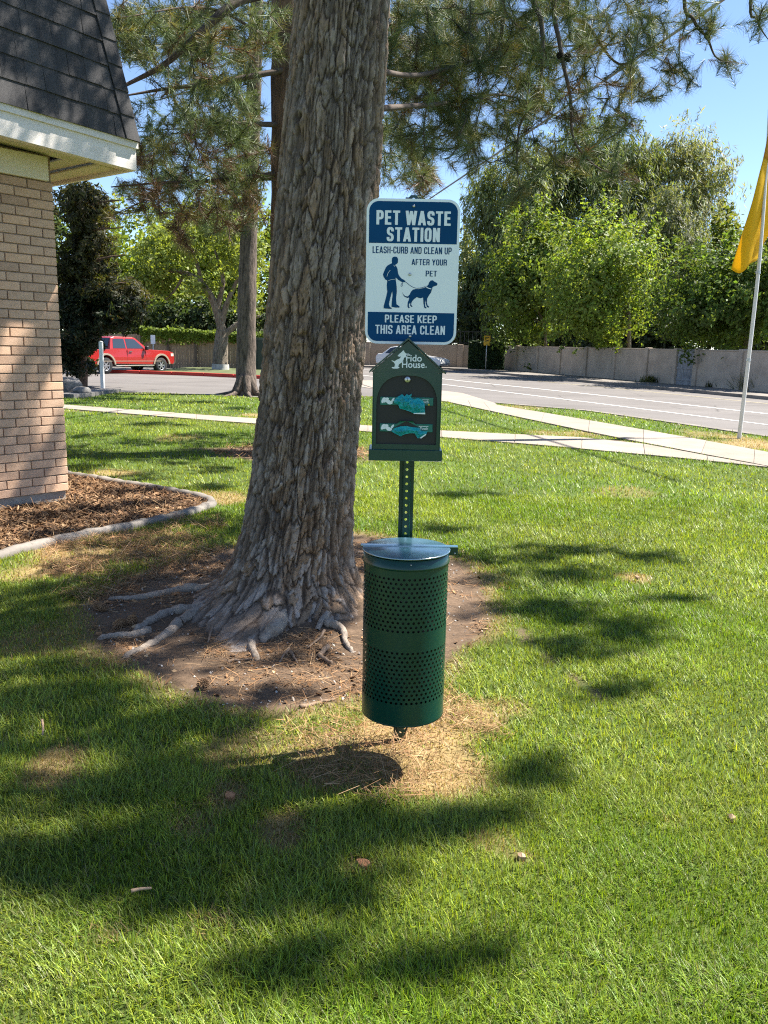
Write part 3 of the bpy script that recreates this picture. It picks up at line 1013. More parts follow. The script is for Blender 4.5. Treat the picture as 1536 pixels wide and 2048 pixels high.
M_PRINTW = plain('white_print', (.82, .83, .83), .5, var=.03, scale=6, spec=.2)
M_ALU = plain('aluminium_edge', (.6, .6, .6), .4, .8, var=.05)
BASE = (0.085, 2.77, 0.0)
LEAN = (0, -0.0088, 0)
station = empty('sign_post', BASE, 'blue and white pet waste sign on a perforated green steel post', 'sign', rot=LEAN)
# perforated U channel
def post_strip():
    mb = MB()
    p, z = 0.0254, -0.15
    while z < 1.93:
        hz = z + p / 2; nseg = 10; r = .0048; w = .0105
        ring = [(r * math.cos(2 * math.pi * i / nseg + .314), -.012, hz + r * math.sin(2 * math.pi * i / nseg + .314)) for i in range(nseg)]
        corners = [(w, -.012, z + p), (-w, -.012, z + p), (-w, -.012, z), (w, -.012, z)]
        vs = ring + corners
        # fan between the hole and the rectangle
        ang = [2 * math.pi * i / nseg + .314 for i in range(nseg)]
        ca = [math.atan2(c[2] - hz, c[0]) % (2 * math.pi) for c in corners]
        def own(a):
            return min(range(4), key=lambda k: abs((a - ca[k] + math.pi) % (2 * math.pi) - math.pi))
        for i in range(nseg):
            j = (i + 1) % nseg
            oi, oj = own(ang[i]), own(ang[j])
            f = [i, nseg + oi] + ([nseg + oj] if oi != oj else []) + [j]
            mb.add([vs[q] for q in f], [tuple(range(len(f)))])
        z += p
    # sloping webs and flanges
    def strip(x0, y0, x1, y1):
        mb.add([(x0, y0, -.15), (x1, y1, -.15), (x1, y1, 1.93), (x0, y0, 1.93)], [(0, 1, 2, 3)])
    for s in (-1, 1):
        a = [(s * .0105, -.012), (s * .014, .014), (s * .026, .014)]
        strip(*a[0], *a[1]); strip(*a[1], *a[2])
    return mb
post = post_strip().build('post', M_GREEN, station)
sm = post.modifiers.new('thickness', 'SOLIDIFY'); sm.thickness = .003; sm.offset = 0
SX0, SZ1, SW, SH = 0.0, 1.918, 0.304, 0.460
SY = -0.034
def rrect(w, h, r, n=8):
    out = []
    for cx, cz, a0 in ((w / 2 - r, h / 2 - r, 0), (-w / 2 + r, h / 2 - r, 90), (-w / 2 + r, -h / 2 + r, 180), (w / 2 - r, -h / 2 + r, 270)):
        for i in range(n + 1):
            a = math.radians(a0 + 90 * i / n)
            out.append((cx + r * math.cos(a), cz + r * math.sin(a)))
    return out
SC = SZ1 - SH / 2
mb = MB(); mb.prism([(x, z + SC) for x, z in rrect(SW, SH, .040)], SY, SY + .0022)
panel = mb.build('sign_panel', M_SIGNW, station, bevel=.0005)
def cpx(x, y):
    """position on the sign face, from the enlarged view of the sign"""
    xl = 300 - 15 * (y - 110) / 1560; xr = 1310 - 60 * (y - 130) / 1560
    u = (x - xl) / (xr - xl)
    v = (y - 110 - 20 * u) / (1562 + 2 * u)
    return ((u - .5) * SW, SZ1 - v * SH)
def flat(name, polys, mat, y, parent, thick=.0003):
    """flat print: polygons in sign coordinates, a hair proud of the face"""
    V_, F_ = flat_union(polys)
    me = bpy.data.meshes.new(name); me.from_pydata([(a, y, b) for a, b in V_], [], F_); me.update()
    if len(me.polygons) and me.polygons[0].normal.y > 0: me.flip_normals()
    return link(name, me, mat, parent)
PY = SY - .0006
def round_top(w, z0, z1, r, top=True):
    out = []
    def arc(cx, cz, a0):
        for i in range(9):
            a = math.radians(a0 + 90 * i / 8); out.append((cx + r * math.cos(a), cz + r * math.sin(a)))
    if top:
        arc(w / 2 - r, z1 - r, 0); arc(-w / 2 + r, z1 - r, 90); out.extend([(-w / 2, z0), (w / 2, z0)])
    else:
        out.extend([(w / 2, z1), (-w / 2, z1)]); arc(-w / 2 + r, z0 + r, 180); arc(w / 2 - r, z0 + r, 270)
    return out
def vz(v): return SZ1 - v * SH
flat('blue_band', [round_top(SW * .944, vz(.301), vz(.019), .031)], M_SIGNB, PY, panel)
flat('blue_band', [round_top(SW * .944, vz(.981), vz(.776), .031, False)], M_SIGNB, PY, panel)
TY = PY - .0006
def line_on_sign(body, x0, x1, y0, y1, mat, bold, y=TY, space=1.0):
    """letter box from the enlarged view: left, right, top, bottom"""
    a = cpx(x0, (y0 + y1) / 2); b = cpx(x1, (y0 + y1) / 2)
    xm = (x0 + x1) / 2
    zt, zb = cpx(xm, y0)[1], cpx(xm, y1)[1]
    o = link('lettering', caps_mesh(body, b[0] - a[0], zt - zb, bold), mat, panel)
    o.location = ((a[0] + b[0]) / 2, y, (zt + zb) / 2)
line_on_sign('PET WASTE', 404, 1203, 246, 396, M_PRINTW, .185)
line_on_sign('STATION', 515, 1086, 421, 570, M_PRINTW, .185)
line_on_sign('LEASH-CURB AND CLEAN UP', 364, 1210, 625, 698, M_SIGNB, .145, PY)
line_on_sign('AFTER YOUR', 782, 1158, 757, 822, M_SIGNB, .145, PY)
line_on_sign('PET', 932, 1052, 880, 942, M_SIGNB, .145, PY)
line_on_sign('PLEASE KEEP', 497, 1050, 1362, 1446, M_PRINTW, .155)
line_on_sign('THIS AREA CLEAN', 395, 1137, 1474, 1572, M_PRINTW, .155)
man = [(600, 727), (622, 731), (635, 746), (637, 762), (634, 775), (636, 785), (632, 797), (620, 808), (612, 812), (609, 822), (622, 836), (632, 865), (638, 912), (656, 944), (680, 968), (700, 976), (716, 990), (712, 1000), (690, 1004), (668, 996), (640, 978), (612, 952), (612, 975),
       (622, 1050), (624, 1110), (616, 1180), (620, 1240), (655, 1268), (652, 1278), (610, 1279), (568, 1270), (570, 1220), (578, 1150), (576, 1095), (566, 1130), (552, 1185), (540, 1240), (548, 1268), (574, 1286), (560, 1293), (510, 1289), (483, 1285),
       (485, 1258), (506, 1180), (522, 1105), (516, 1040), (522, 985), (500, 972), (482, 945), (475, 920), (490, 880), (508, 840), (530, 818), (556, 806), (572, 797), (570, 770), (572, 745), (582, 733)]
dog = [(682, 1105), (692, 1132), (716, 1154), (742, 1156), (760, 1138), (775, 1105), (795, 1084), (820, 1076), (862, 1076), (910, 1066), (940, 1050), (960, 1030), (972, 1000), (985, 986), (1008, 983), (1026, 998), (1052, 1012), (1058, 1024), (1050, 1040), (1026, 1046), (1006, 1056), (1000, 1080), (988, 1115), (965, 1150), (948, 1180), (944, 1222), (952, 1254),
       (972, 1272), (962, 1279), (946, 1274), (934, 1240), (926, 1195), (924, 1240), (928, 1268), (943, 1281), (932, 1288), (916, 1281), (908, 1235), (904, 1168), (880, 1178), (855, 1172), (838, 1164), (806, 1188), (784, 1215), (776, 1244), (792, 1268), (780, 1272), (766, 1258), (768, 1225), (755, 1240), (752, 1264), (764, 1282), (748, 1286), (737, 1266), (740, 1225), (756, 1180), (754, 1168), (736, 1174), (708, 1162), (690, 1138)]
flat('walker_pictogram', [[cpx(*p) for p in man]], M_SIGNB, PY, panel)
flat('dog_pictogram', [[cpx(*p) for p in dog]], M_SIGNB, PY, panel)
def stroke(pts, w):
    P = np.array([cpx(*p) for p in pts]); P = curve_pts(P, 5)
    T = unit(np.gradient(P, axis=0)); Nn = np.stack([-T[:, 1], T[:, 0]], 1) * w / 2
    return [[tuple(P[i] - Nn[i]), tuple(P[i + 1] - Nn[i + 1]), tuple(P[i + 1] + Nn[i + 1]), tuple(P[i] + Nn[i])] for i in range(len(P) - 1)]
flat('leash_pictogram', stroke([(704, 990), (735, 1014), (770, 1042), (810, 1062), (850, 1068), (900, 1060), (942, 1044)], .0016) + stroke([(690, 998), (676, 1018), (668, 1038), (674, 1048), (684, 1036), (686, 1010)], .0012), M_SIGNB, PY - .0003, panel)
flat('white_detail', stroke([(930, 1048), (960, 1068), (992, 1076)], .0026) + stroke([(532, 985), (570, 974), (606, 970)], .0010) + stroke([(552, 875), (530, 905), (518, 940)], .0012) + stroke([(590, 818), (600, 832), (606, 822)], .0010), M_SIGNW, TY, panel)
for cx, cy, m in ((805, 197, M_STEEL), (763, 918, M_STEEL), (765, 1594, M_STEEL)):
    x, z = cpx(cx, cy)
    mb = MB(); mb.lathe([(.0001, -.0052), (.003, -.005), (.0046, -.0028), (.005, 0)], 14, (x, SY, z), axis='y'); mb.build('bolt', m, panel)

# ---- dispenser
disp = empty('bag_dispenser', BASE, 'dark green metal dog waste bag dispenser shaped like a little house on the post', 'dispenser', rot=LEAN)
BX, BW, BZ0, BZ1, BY0, BY1 = -0.0095, 0.224, 1.119, 1.368, -0.155, -0.030
body_t = .004
mb = MB()
mb.bbox((BX - BW / 2 + .002, (BY0 + BY1) / 2, (BZ0 + BZ1) / 2), (.004, BY1 - BY0, BZ1 - BZ0), .001)
mb.bbox((BX + BW / 2 - .002, (BY0 + BY1) / 2, (BZ0 + BZ1) / 2), (.004, BY1 - BY0, BZ1 - BZ0), .001)
mb.box((BX, BY1 - .002, (BZ0 + BZ1) / 2), (BW - .009, .004, BZ1 - BZ0 - .002))
# front frame with an arched opening
AW, AZ0, AZ1 = .198, 1.136, 1.359
nA = 25
arch = []
for i in range(nA):
    a = math.pi * i / (nA - 1)
    arch.append((BX + AW / 2 * math.copysign(abs(math.cos(a)) ** .75, math.cos(a)), AZ0 + .125 + (AZ1 - AZ0 - .125) * (math.sin(a) ** .9)))
inner = [(BX + AW / 2, AZ0)] + arch + [(BX - AW / 2, AZ0)]
outer = []
for x, z in inner:
    dx, dz = (x - BX) / (AW / 2), (z - (AZ0 + AZ1) / 2) / ((AZ1 - AZ0) / 2)
    s = max(abs(dx), abs(dz)); outer.append((BX + dx / s * (BW / 2 - .004), (BZ0 + BZ1) / 2 + dz / s * (BZ1 - BZ0) / 2))
m_ = len(inner)
vs = [(x, BY0, z) for x, z in inner] + [(x, BY0, z) for x, z in outer] + [(x, BY0 + .008, z) for x, z in inner]
fs = [(i, m_ + i, m_ + (i + 1) % m_, (i + 1) % m_) for i in range(m_)] + [(i, (i + 1) % m_, 2 * m_ + (i + 1) % m_, 2 * m_ + i) for i in range(m_)]
mb.add(vs, fs)
mb.build('body', M_GREEN, disp)
mb = MB(); mb.box((BX, BY0 + .010, (BZ0 + BZ1) / 2), (BW - .012, .003, BZ1 - BZ0 - .006))
door = mb.build('door', M_BLACK, disp)
mb = MB(); mb.lathe([(.0001, -.0062), (.0082, -.006), (.0098, -.004), (.0098, .0055)], 24, (BX, BY0 + .003, 1.346), axis='y'); lock = mb.build('lock', M_STEEL, door)
mb = MB(); mb.box((BX, BY0 - .0036, 1.346), (.0018, .0006, .008)); mb.build('keyhole', M_BLACK, lock)
mb = MB(); mb.bbox((BX - .001, (BY0 + BY1) / 2 - .002, 1.1), (.242, .135, .037), .002); mb.build('base_tray', M_GREEN, disp)
RW, RZ, RA = .243, 1.367, 1.472
mb = MB(); mb.prism([(BX - RW / 2 + .004, RZ + .001), (BX + RW / 2 - .004, RZ + .001), (BX, RA - .004)], BY0 + .002, BY1)
gable = mb.build('gable', M_GREEN, disp)
mb = MB()
for s in (-1, 1):
    a, b = (BX + s * (RW / 2 + .002), RZ - .002), (BX, RA)
    mb.prism([a, (a[0], a[1] + .006), (b[0], b[1] + .006), b] if s < 0 else [a, b, (b[0], b[1] + .006), (a[0], a[1] + .006)], BY0 - .007, BY1 + .004)
mb.build('roof', M_GREEN, disp)
GY = BY0 + .002 - .0008
def bpx(x, y):
    """position on the dispenser front, from its enlarged view"""
    return (BX + (x - 742) * .000303, 1.368 - (y - 480) * .000304)
put_text('Fido', *(lambda a, b: ((a[0] + b[0]) / 2, GY, (a[1] + b[1]) / 2, b[0] - a[0], a[1] - b[1]))(bpx(722, 292), bpx(890, 364)), M_PRINTW, gable, .014)
put_text('House', *(lambda a, b: ((a[0] + b[0]) / 2, GY, (a[1] + b[1]) / 2, b[0] - a[0], a[1] - b[1]))(bpx(680, 358), bpx(922, 430)), M_PRINTW, gable, .014)
def ell(cx, cy, rx, ry, rot=0, n=14, f=bpx):
    out = []
    for i in range(n):
        a = 2 * math.pi * i / n; x, y = rx * math.cos(a), ry * math.sin(a); c_, s_ = math.cos(math.radians(rot)), math.sin(math.radians(rot))
        out.append(f(cx + x * c_ - y * s_, cy + x * s_ + y * c_))
    return out
dogp = [(562, 360), (580, 356), (603, 366), (618, 350), (640, 342), (660, 330), (668, 312), (650, 316), (632, 308), (644, 292), (664, 276), (684, 256), (697, 248), (703, 266), (720, 282), (750, 284), (768, 292), (748, 300), (730, 300), (724, 316), (700, 326), (694, 350), (676, 376), (650, 392), (640, 416), (656, 432), (630, 440), (590, 440), (570, 434), (578, 424), (600, 424), (606, 400), (600, 384), (584, 368)]
flat('dog_emblem', [[bpx(*p) for p in dogp]], M_PRINTW, GY, gable)
flat('trademark_dot', [ell(937, 418, 7, 7)], M_PRINTW, GY, gable)
M_BOXG = plain('pouch_box_card', (.012, .14, .10), .5, var=.15, scale=20)
M_DOTY = plain('yellow_dot', (.7, .5, .03), .5)
DY = BY0 + .0085 - .003
for zc, k in ((782, 0), (1066, 1)):
    a, b = bpx(456, zc - 43), bpx(1026, zc + 43)
    mb = MB(); mb.bbox(((a[0] + b[0]) / 2, DY, (a[1] + b[1]) / 2), (b[0] - a[0], .006, a[1] - b[1]), .001)
    slot = mb.build('bag_box_front', M_BOXG, door)
    fy = DY - .0036
    blobs = [ell(500, zc - 10, 26, 28, 20), ell(480, zc + 6, 12, 18), ell(545, zc + 8, 34, 20, 25), ell(560, zc + 18, 30, 18), ell(592, zc - 12, 12, 26, 35), ell(528, zc - 24, 22, 12)]
    for i, q in enumerate(blobs):
        flat('dog_print', [q], M_PRINTW, fy - .0002 * i, slot)
    p, q = bpx(892, zc - 12), bpx(974, zc + 16)
    put_text('Pouch', (p[0] + q[0]) / 2, fy, (p[1] + q[1]) / 2, q[0] - p[0], p[1] - q[1], M_PRINTW, slot, .012)
    p, q = bpx(876, zc - 22), bpx(980, zc - 17)
    flat('white_rule', [[(p[0], p[1]), (q[0], p[1]), (q[0], q[1]), (p[0], q[1])]], M_PRINTW, fy, slot)
    if k == 0: flat('yellow_mark', [ell(978, zc + 32, 9, 9)], M_DOTY, fy, slot)
# torn-up flap above the lower box
a, b, c_ = bpx(655, 1035), bpx(742, 992), bpx(872, 1050)
mb = MB()
fl = [bpx(600, 1062), bpx(655, 1012), bpx(668, 990), bpx(815, 990), bpx(822, 1008), bpx(880, 1055), bpx(742, 994)]
mb.add([(x, DY - .004 - .010 * (i in (2, 3)), z) for i, (x, z) in enumerate(fl)], [(0, 1, 6), (1, 2, 6), (2, 3, 6), (3, 4, 6), (4, 5, 6)])
mb.build('cardboard_flap', M_BOXG, door)
mb = MB(); q = [bpx(610, 1064), bpx(742, 996), bpx(874, 1056), bpx(742, 1080)]
mb.add([(x, DY - .0038, z) for x, z in q], [(0, 3, 2, 1)]); mb.build('slot_opening', M_BLACK, door)

M_BAG = None
def bag_mat():
    m, nt, bs = nodes_of('teal_bag_film')
    a = noise_node(nt, 40, 4, 0.6)
    c0 = ramp(nt, a.outputs['Fac'], [(0.3, (.008, .33, .37)), (0.7, (.014, .50, .54))]).outputs[0]
    nt.links.new(c0, bs.inputs['Base Color']); bs.inputs['Roughness'].default_value = .32
    t = N(nt, 'ShaderNodeBsdfTranslucent'); t.inputs[0].default_value = (.02, .5, .52, 1)
    mx = N(nt, 'ShaderNodeMixShader'); mx.inputs[0].default_value = .3
    nt.links.new(bs.outputs[0], mx.inputs[1]); nt.links.new(t.outputs[0], mx.inputs[2]); nt.links.new(mx.outputs[0], nt.nodes['Material Output'].inputs[0])
    return m
M_BAG = bag_mat()
def puffy(name, outline, depth, seed, parent=None, mat=None, y0=0.0, creases=None):
    """crumpled film: a closed shell over an outline"""
    poly = np.array([bpx(*p) for p in outline])
    lo, hi = poly.min(0), poly.max(0)
    st = .0028
    X, Z = np.meshgrid(np.arange(lo[0] + st / 2, hi[0], st), np.arange(lo[1] + st / 2, hi[1], st))
    x = X.ravel() + RNG.normal(0, st * .15, X.size); z = Z.ravel() + RNG.normal(0, st * .15, X.size)
    k = in_poly(x, z, poly) & (dist_poly(x, z, poly) > st * .45)
    edge = []
    for i in range(len(poly)):
        a, b = poly[i], poly[(i + 1) % len(poly)]
        m_ = max(1, int(np.linalg.norm(b - a) / st))
        for j in range(m_): edge.append(a + (b - a) * j / m_)
    edge = np.array(edge); ne = len(edge)
    pts = [Vector((float(a), float(b))) for a, b in edge] + [Vector((float(a), float(b))) for a, b in zip(x[k], z[k])]
    r = geometry.delaunay_2d_cdt(pts, [(i, (i + 1) % ne) for i in range(ne)], [], 1, 1e-6)
    P = np.array([(v.x, v.y) for v in r[0]]); F = [tuple(f) for f in r[2]]
    d = dist_poly(P[:, 0], P[:, 1], poly)
    cr = 0.55 * np.abs(fbm(P[:, 0] * 120 + P[:, 1] * 60, P[:, 1] * 45, seed=seed, oct=2) - .5) * 2 + .45 * vnoise(P[:, 0] * 300, P[:, 1] * 260, seed=seed + 3)
    h = depth * (0.35 + .65 * smooth(0, .018, d)) * (0.35 + 1.35 * cr)
    V = [(a, y0 - hh, b) for (a, b), hh in zip(P, h)] + [(a, y0 - .0015, b) for a, b in P]
    n_ = len(P)
    mb = MB(); mb.add(V, [f if True else f for f in F] + [tuple(n_ + i for i in f[::-1]) for f in F], 0, True)
    return mb
bag_y = DY - .005
for k, (ol, dp, sd, lab) in enumerate((
        ([(600, 782), (640, 735), (690, 706), (715, 730), (738, 704), (760, 716), (790, 702), (786, 740), (815, 760), (860, 745), (905, 760), (932, 805), (940, 900), (880, 912), (812, 905), (760, 882), (668, 858), (650, 818), (612, 806)], .020, 31, 'teal plastic dog waste bag pulled from the upper slot of the dispenser'),
        ([(582, 1104), (620, 1068), (680, 1050), (742, 1044), (800, 1056), (880, 1060), (905, 1092), (972, 1098), (955, 1135), (905, 1170), (868, 1174), (832, 1120), (790, 1120), (730, 1132), (682, 1156), (630, 1132)], .016, 57, 'teal plastic dog waste bag hanging out of the lower slot under the flap'))):
    b = empty('plastic_bag', BASE, lab, 'bag', 'bags sticking out of the dispenser', rot=LEAN)
    mb = puffy('film', ol, dp, sd, y0=bag_y)
    mb.build('film', M_BAG, b)
    tip = [(815, 902), (938, 895), (940, 912), (816, 910)] if k == 0 else [(888, 1166), (950, 1122), (958, 1132), (902, 1172)]
    flat('white_hem', [[bpx(*p) for p in tip]], M_PRINTW, bag_y - dp * .75, b)

# ---- trash can
can = empty('trash_can', BASE, 'green perforated steel waste bin with flat lid hung on the post', 'trash can', rot=LEAN)
CR, CY, CX, CZ0, CZ1 = 0.141, -0.186, 0.0, 0.222, 0.790
def can_body():
    mb = MB()
    nh = 52
    rowp = 0.0145
    def band(z0, rows):
        for k in range(rows):
            za, zb = z0 + k * rowp, z0 + (k + 1) * rowp
            for i in range(nh):
                off = .5 if k % 2 else 0
                a0 = (i + off) / nh * 2 * math.pi; a1 = (i + 1 + off) / nh * 2 * math.pi; am = (a0 + a1) / 2
                hz = (za + zb) / 2; r = .0044
                def P(a, z): return (CX + CR * math.cos(a), CY + CR * math.sin(a), z)
                ring = [P(am + r / CR * math.cos(q), hz + r * math.sin(q)) for q in [2 * math.pi * j / 12 for j in range(12)]]
                rect = [P(a1, hz), P(a1, zb), P(am, zb), P(a0, zb), P(a0, hz), P(a0, za), P(am, za), P(a1, za)]
                vs = ring + rect
                # ring j at angle 30j; rect k at 0,45,90...
                mp = [0, 0, 1, 2, 3, 4, 4, 4, 5, 6, 7, 8]
                fs = [(0, 12, 13, 1), (1, 13, 2), (2, 13, 14, 3), (3, 14, 15, 4), (4, 15, 5), (5, 15, 16, 6), (6, 16, 17, 7), (7, 17, 8), (8, 17, 18, 9), (9, 18, 19, 10), (10, 19, 11), (11, 19, 12, 0)]
                mb.add(vs, fs, 0, True)
        return z0 + rows * rowp
    def ringband(z0, z1, r0=CR, r1=CR):
        mb.lathe([(r0, z0), (r1, z1)], nh * 2, (CX, CY, 0), cap=False)
    ringband(CZ0, CZ0 + .072)
    z = band(CZ0 + .072, 13)
    ringband(z, z + .060)
    z = band(z + .060, 13)
    ringband(z, CZ1 - .036)
    return mb, z
mb, ztop = can_body()
body = mb.build('body', M_GREEN, can)
bm = bmesh.new(); bm.from_mesh(body.data); bmesh.ops.remove_doubles(bm, verts=bm.verts[:], dist=.0004); bm.to_mesh(body.data); bm.free()
mb = MB()
mb.lathe([(CR - .0015, CZ1 - .040), (CR + .0035, CZ1 - .0375), (CR + .0045, CZ1 - .031), (CR + .0015, CZ1 - .027), (CR + .0015, CZ1 - .004), (CR - .002, CZ1 - .004)], 104, (CX, CY, 0), cap=False)
mb.build('rim', M_GREEN, can)
mb = MB(); mb.lathe([(CR * .5, CZ0 + .012), (CR * .88, CZ0 + .03), (CR * .93, CZ0 + .12), (CR * .90, CZ0 + .27), (CR * .93, CZ0 + .40), (CR * .95, CZ1 - .03)], 40, (CX, CY, 0), cap=False)
mb.build('hole_backing', plain('dark_hole_backing', (.012, .010, .009), .4, var=.4, scale=30, bmp=.6, bscale=30), can)  # dark inner shell, added so the perforations read dark
mb = MB(); mb.lathe([(.0001, CZ0 + .002), (CR - .003, CZ0 + .002), (CR + .001, CZ0 - .004), (.0001, CZ0 - .004)], 64, (CX, CY, 0), cap=False); mb.build('bottom', M_GREEN, can)
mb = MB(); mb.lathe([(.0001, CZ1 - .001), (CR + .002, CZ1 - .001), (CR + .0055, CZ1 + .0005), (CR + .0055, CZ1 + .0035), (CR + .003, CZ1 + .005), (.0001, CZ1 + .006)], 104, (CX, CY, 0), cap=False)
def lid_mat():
    m, nt, bs = nodes_of('lid_green_sky_tint')
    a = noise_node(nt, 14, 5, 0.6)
    nt.links.new(ramp(nt, a.outputs['Fac'], [(0.3, (.022, .10, .14)), (0.7, (.036, .135, .175))]).outputs[0], bs.inputs['Base Color'])  # green paint lightened and blued, the reflected sky put into its colour
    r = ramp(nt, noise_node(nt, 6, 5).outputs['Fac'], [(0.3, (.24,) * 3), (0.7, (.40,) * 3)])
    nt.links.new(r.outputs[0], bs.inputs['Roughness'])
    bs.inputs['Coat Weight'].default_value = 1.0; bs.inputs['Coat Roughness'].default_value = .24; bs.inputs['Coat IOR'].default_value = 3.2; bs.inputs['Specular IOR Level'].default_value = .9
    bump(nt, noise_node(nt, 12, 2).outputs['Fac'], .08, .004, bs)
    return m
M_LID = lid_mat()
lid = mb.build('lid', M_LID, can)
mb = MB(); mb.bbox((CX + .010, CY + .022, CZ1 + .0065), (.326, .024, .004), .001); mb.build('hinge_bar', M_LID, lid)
mb = MB(); mb.bbox((CX + .158, CY + .012, CZ1 - .008), (.030, .004, .028), .001); mb.build('hinge_bracket', M_GREEN, lid)
mb = MB(); mb.lathe([(.0001, -.003), (.003, -.002), (.0035, 0)], 10, (CX + .162, CY + .0098, CZ1 - .014), axis='y'); mb.build('rivet', M_STEEL, lid)
mb = MB(); mb.lathe([(.0001, -.003), (.0022, -.002), (.0026, 0)], 10, (CX + .012, CY - CR - .0015, CZ1 - .016), axis='y'); mb.build('rivet', M_STEEL, can)
mb = MB(); mb.bbox((CX, CY + CR + .012, CZ1 - .12), (.06, .024, .05), .002); mb.bbox((CX, CY + CR + .012, CZ0 + .1), (.06, .024, .05), .002); mb.build('mounting_bracket', M_GREEN, can)
# =================================================================== THE BIG PINE
def vor(u, v, per, seed, jit=0.9):
    """jittered cells on (u,v), u periodic with integer period: F1, F2, cell id random"""
    iu, iv = np.floor(u), np.floor(v)
    f1 = np.full(u.shape, 9.0); f2 = f1.copy(); cid = np.zeros(u.shape)
    for du in (-1, 0, 1):
        for dv in (-1, 0, 1):
            cu, cv = iu + du, iv + dv
            h = np.mod(cu, per); z = np.zeros_like(h)
            px_ = cu + .5 + jit * (_hash(h, cv, z, seed) - .5); py_ = cv + .5 + jit * (_hash(h, cv, z + 1, seed) - .5)
            d = np.hypot(u - px_, v - py_)
            near = d < f1
            f2 = np.where(near, f1, np.minimum(f2, d))
            cid = np.where(near, _hash(h, cv, z + 2, seed), cid)
            f1 = np.where(near, d, f1)
            dv_ = np.where(near, v - py_, dv_ if du > -1 or dv > -1 else 0 * u)
    return f1, f2, cid, dv_

TZ = np.array([-.3, 0.035, .126, .245, .421, .593, .873, 1.145, 1.67, 2.169, 2.645, 3.1, 4.5, 7.0, 10.0])
TCX = np.array([-.60, -.575, -.55, -.533, -.504, -.484, -.458, -.434, -.391, -.351, -.311, -.28, -.16, .05, .25])
TR = np.array([.38, .36, .325, .300, .284, .276, .264, .259, .252, .243, .232, .219, .195, .16, .10])
def tree_c(z): return np.interp(z, TZ, TCX)
BUTT = [(183, .16, .10, 5), (205, .10, .10, 8), (232, .12, .10, 10), (258, .34, .12, 9), (285, .15, .14, 7), (322, .20, .13, 7), (350, .10, .14, 6), (20, .08, .2, 4), (70, .2, .2, 4), (120, .2, .2, 4), (235, .05, .25, 8)]
KNOTS = [(600, 228), (604, 322), (716, 8), (608, 672), (640, 790), (712, 575), (560, 880), (650, 1000)]
def trunk_mesh():
    th = []
    a = math.radians(150)
    nf, nb = 250, 60
    th = np.concatenate([np.linspace(math.radians(165), math.radians(375), nf, endpoint=False), np.linspace(math.radians(375), math.radians(525), nb, endpoint=False)])
    zz = np.concatenate([np.arange(-.12, .5, .0068), np.arange(.5, 3.35, .0085), np.arange(3.35, 5.2, .04), np.arange(5.2, 10.01, .25)])
    TH, ZZ = np.meshgrid(th, zz)
    t, z = TH.ravel(), ZZ.ravel()
    r0 = np.interp(z, TZ, TR)
    fl = np.zeros_like(t)
    for ang, amp, h, p in BUTT:
        c_ = np.maximum(0, np.cos(t - math.radians(ang)))
        fl += amp * c_ ** (p * 2) * np.exp(-np.maximum(z, 0) / h)
    low = np.exp(-np.maximum(z - .02, 0) / .35)
    lob = .010 * np.sin(3 * t + 1) + .012 * np.sin(5 * t + .6 + z * .8) + (.03 * np.sin(7 * t) * low)
    r = r0 + fl + lob
    s = t * .27                                # arc length at a nominal radius
    wu = (fbm(np.cos(t) * 2.5, np.sin(t) * 2.5, z * 2.2, 41, 4) - .5); wv = (fbm(np.cos(t) * 3, np.sin(t) * 3, z * 3, 47, 3) - .5)
    per = 31
    grain0 = fbm(np.cos(t) * 14, np.sin(t) * 14, z * 9, 45, 3) - .5
    zf = z - .26 * np.exp(-np.maximum(z, 0) / .15)
    U = (t / (2 * math.pi) * per); V = zf / .17
    u1, v1 = U + wu * 2.0 + grain0 * .5, V + wv * 2.2 + (fbm(np.cos(t) * 9, np.sin(t) * 9, z * 5, 43, 3) - .5) * 1.6
    f1, f2, id1, tilt1 = vor(u1, v1, per, 5)
    e1 = f2 - f1
    per2 = 66
    f1b, f2b, id2, tilt2 = vor(t / (2 * math.pi) * per2 + wu * 4 + grain0 * 1.2, zf / .06 + wv * 4 + grain0 * 2.5, per2, 9)
    e2 = f2b - f1b
    f1c, f2c, id3, tilt3 = vor(t / (2 * math.pi) * 150 + wu * 5, zf / .021 + wv * 5, 150, 13)
    fine = fbm(np.cos(t) * 40, np.sin(t) * 40, z * 22, 61, 3) - .5
    amp = np.interp(z, [0, .6, 1.5, 3, 6, 10], [1.15, 1.15, 1.0, .85, .6, .4])
    # long furrows that run up the stem
    fur = np.abs(fbm(np.cos(t) * 9 + wu * 1.5, np.sin(t) * 9 + wu * 1.5, z * 1.1, 71, 4) - .5) * 2
    furrow = 1 - smooth(.01, .13, fur)
    grain = fbm(np.cos(t) * 26 + wu * 2, np.sin(t) * 26 + wu * 2, z * 3.0, 67, 4) - .5
    disp = amp * (.0125 * smooth(.02, .16, e1) - .007 + .010 * (id1 - .5) - .003 * tilt1 + .0060 * smooth(.02, .10, e2) + .006 * (id2 - .5) - .0035 * tilt2 + .004 * (id3 - .5) - .003 * tilt3 + .001 * grain + .005 * fine - .012 * furrow)
    for kx, ky in KNOTS:
        q = at(kx, ky, 4.12)
        kz = q[2]; cx = float(tree_c(kz)); rr = float(np.interp(kz, TZ, TR))
        ka = -math.acos(max(-1, min(1, (q[0] - cx) / rr)))
        dth = (t - ka + math.pi) % (2 * math.pi) - math.pi
        d = np.hypot(dth * rr, (z - kz) * .9)
        disp += .022 * np.exp(-(d / .045) ** 2) - .040 * np.exp(-(d / .017) ** 2) + .004 * np.sin(d * 420) * np.exp(-(d / .04) ** 2)
    # scars with resin on the right edge
    r = r + disp
    cx = tree_c(z); cy = TREE[1] + .03 * np.sin(z)
    x = cx + r * np.cos(t); y = cy + r * np.sin(t)
    gzv = .0
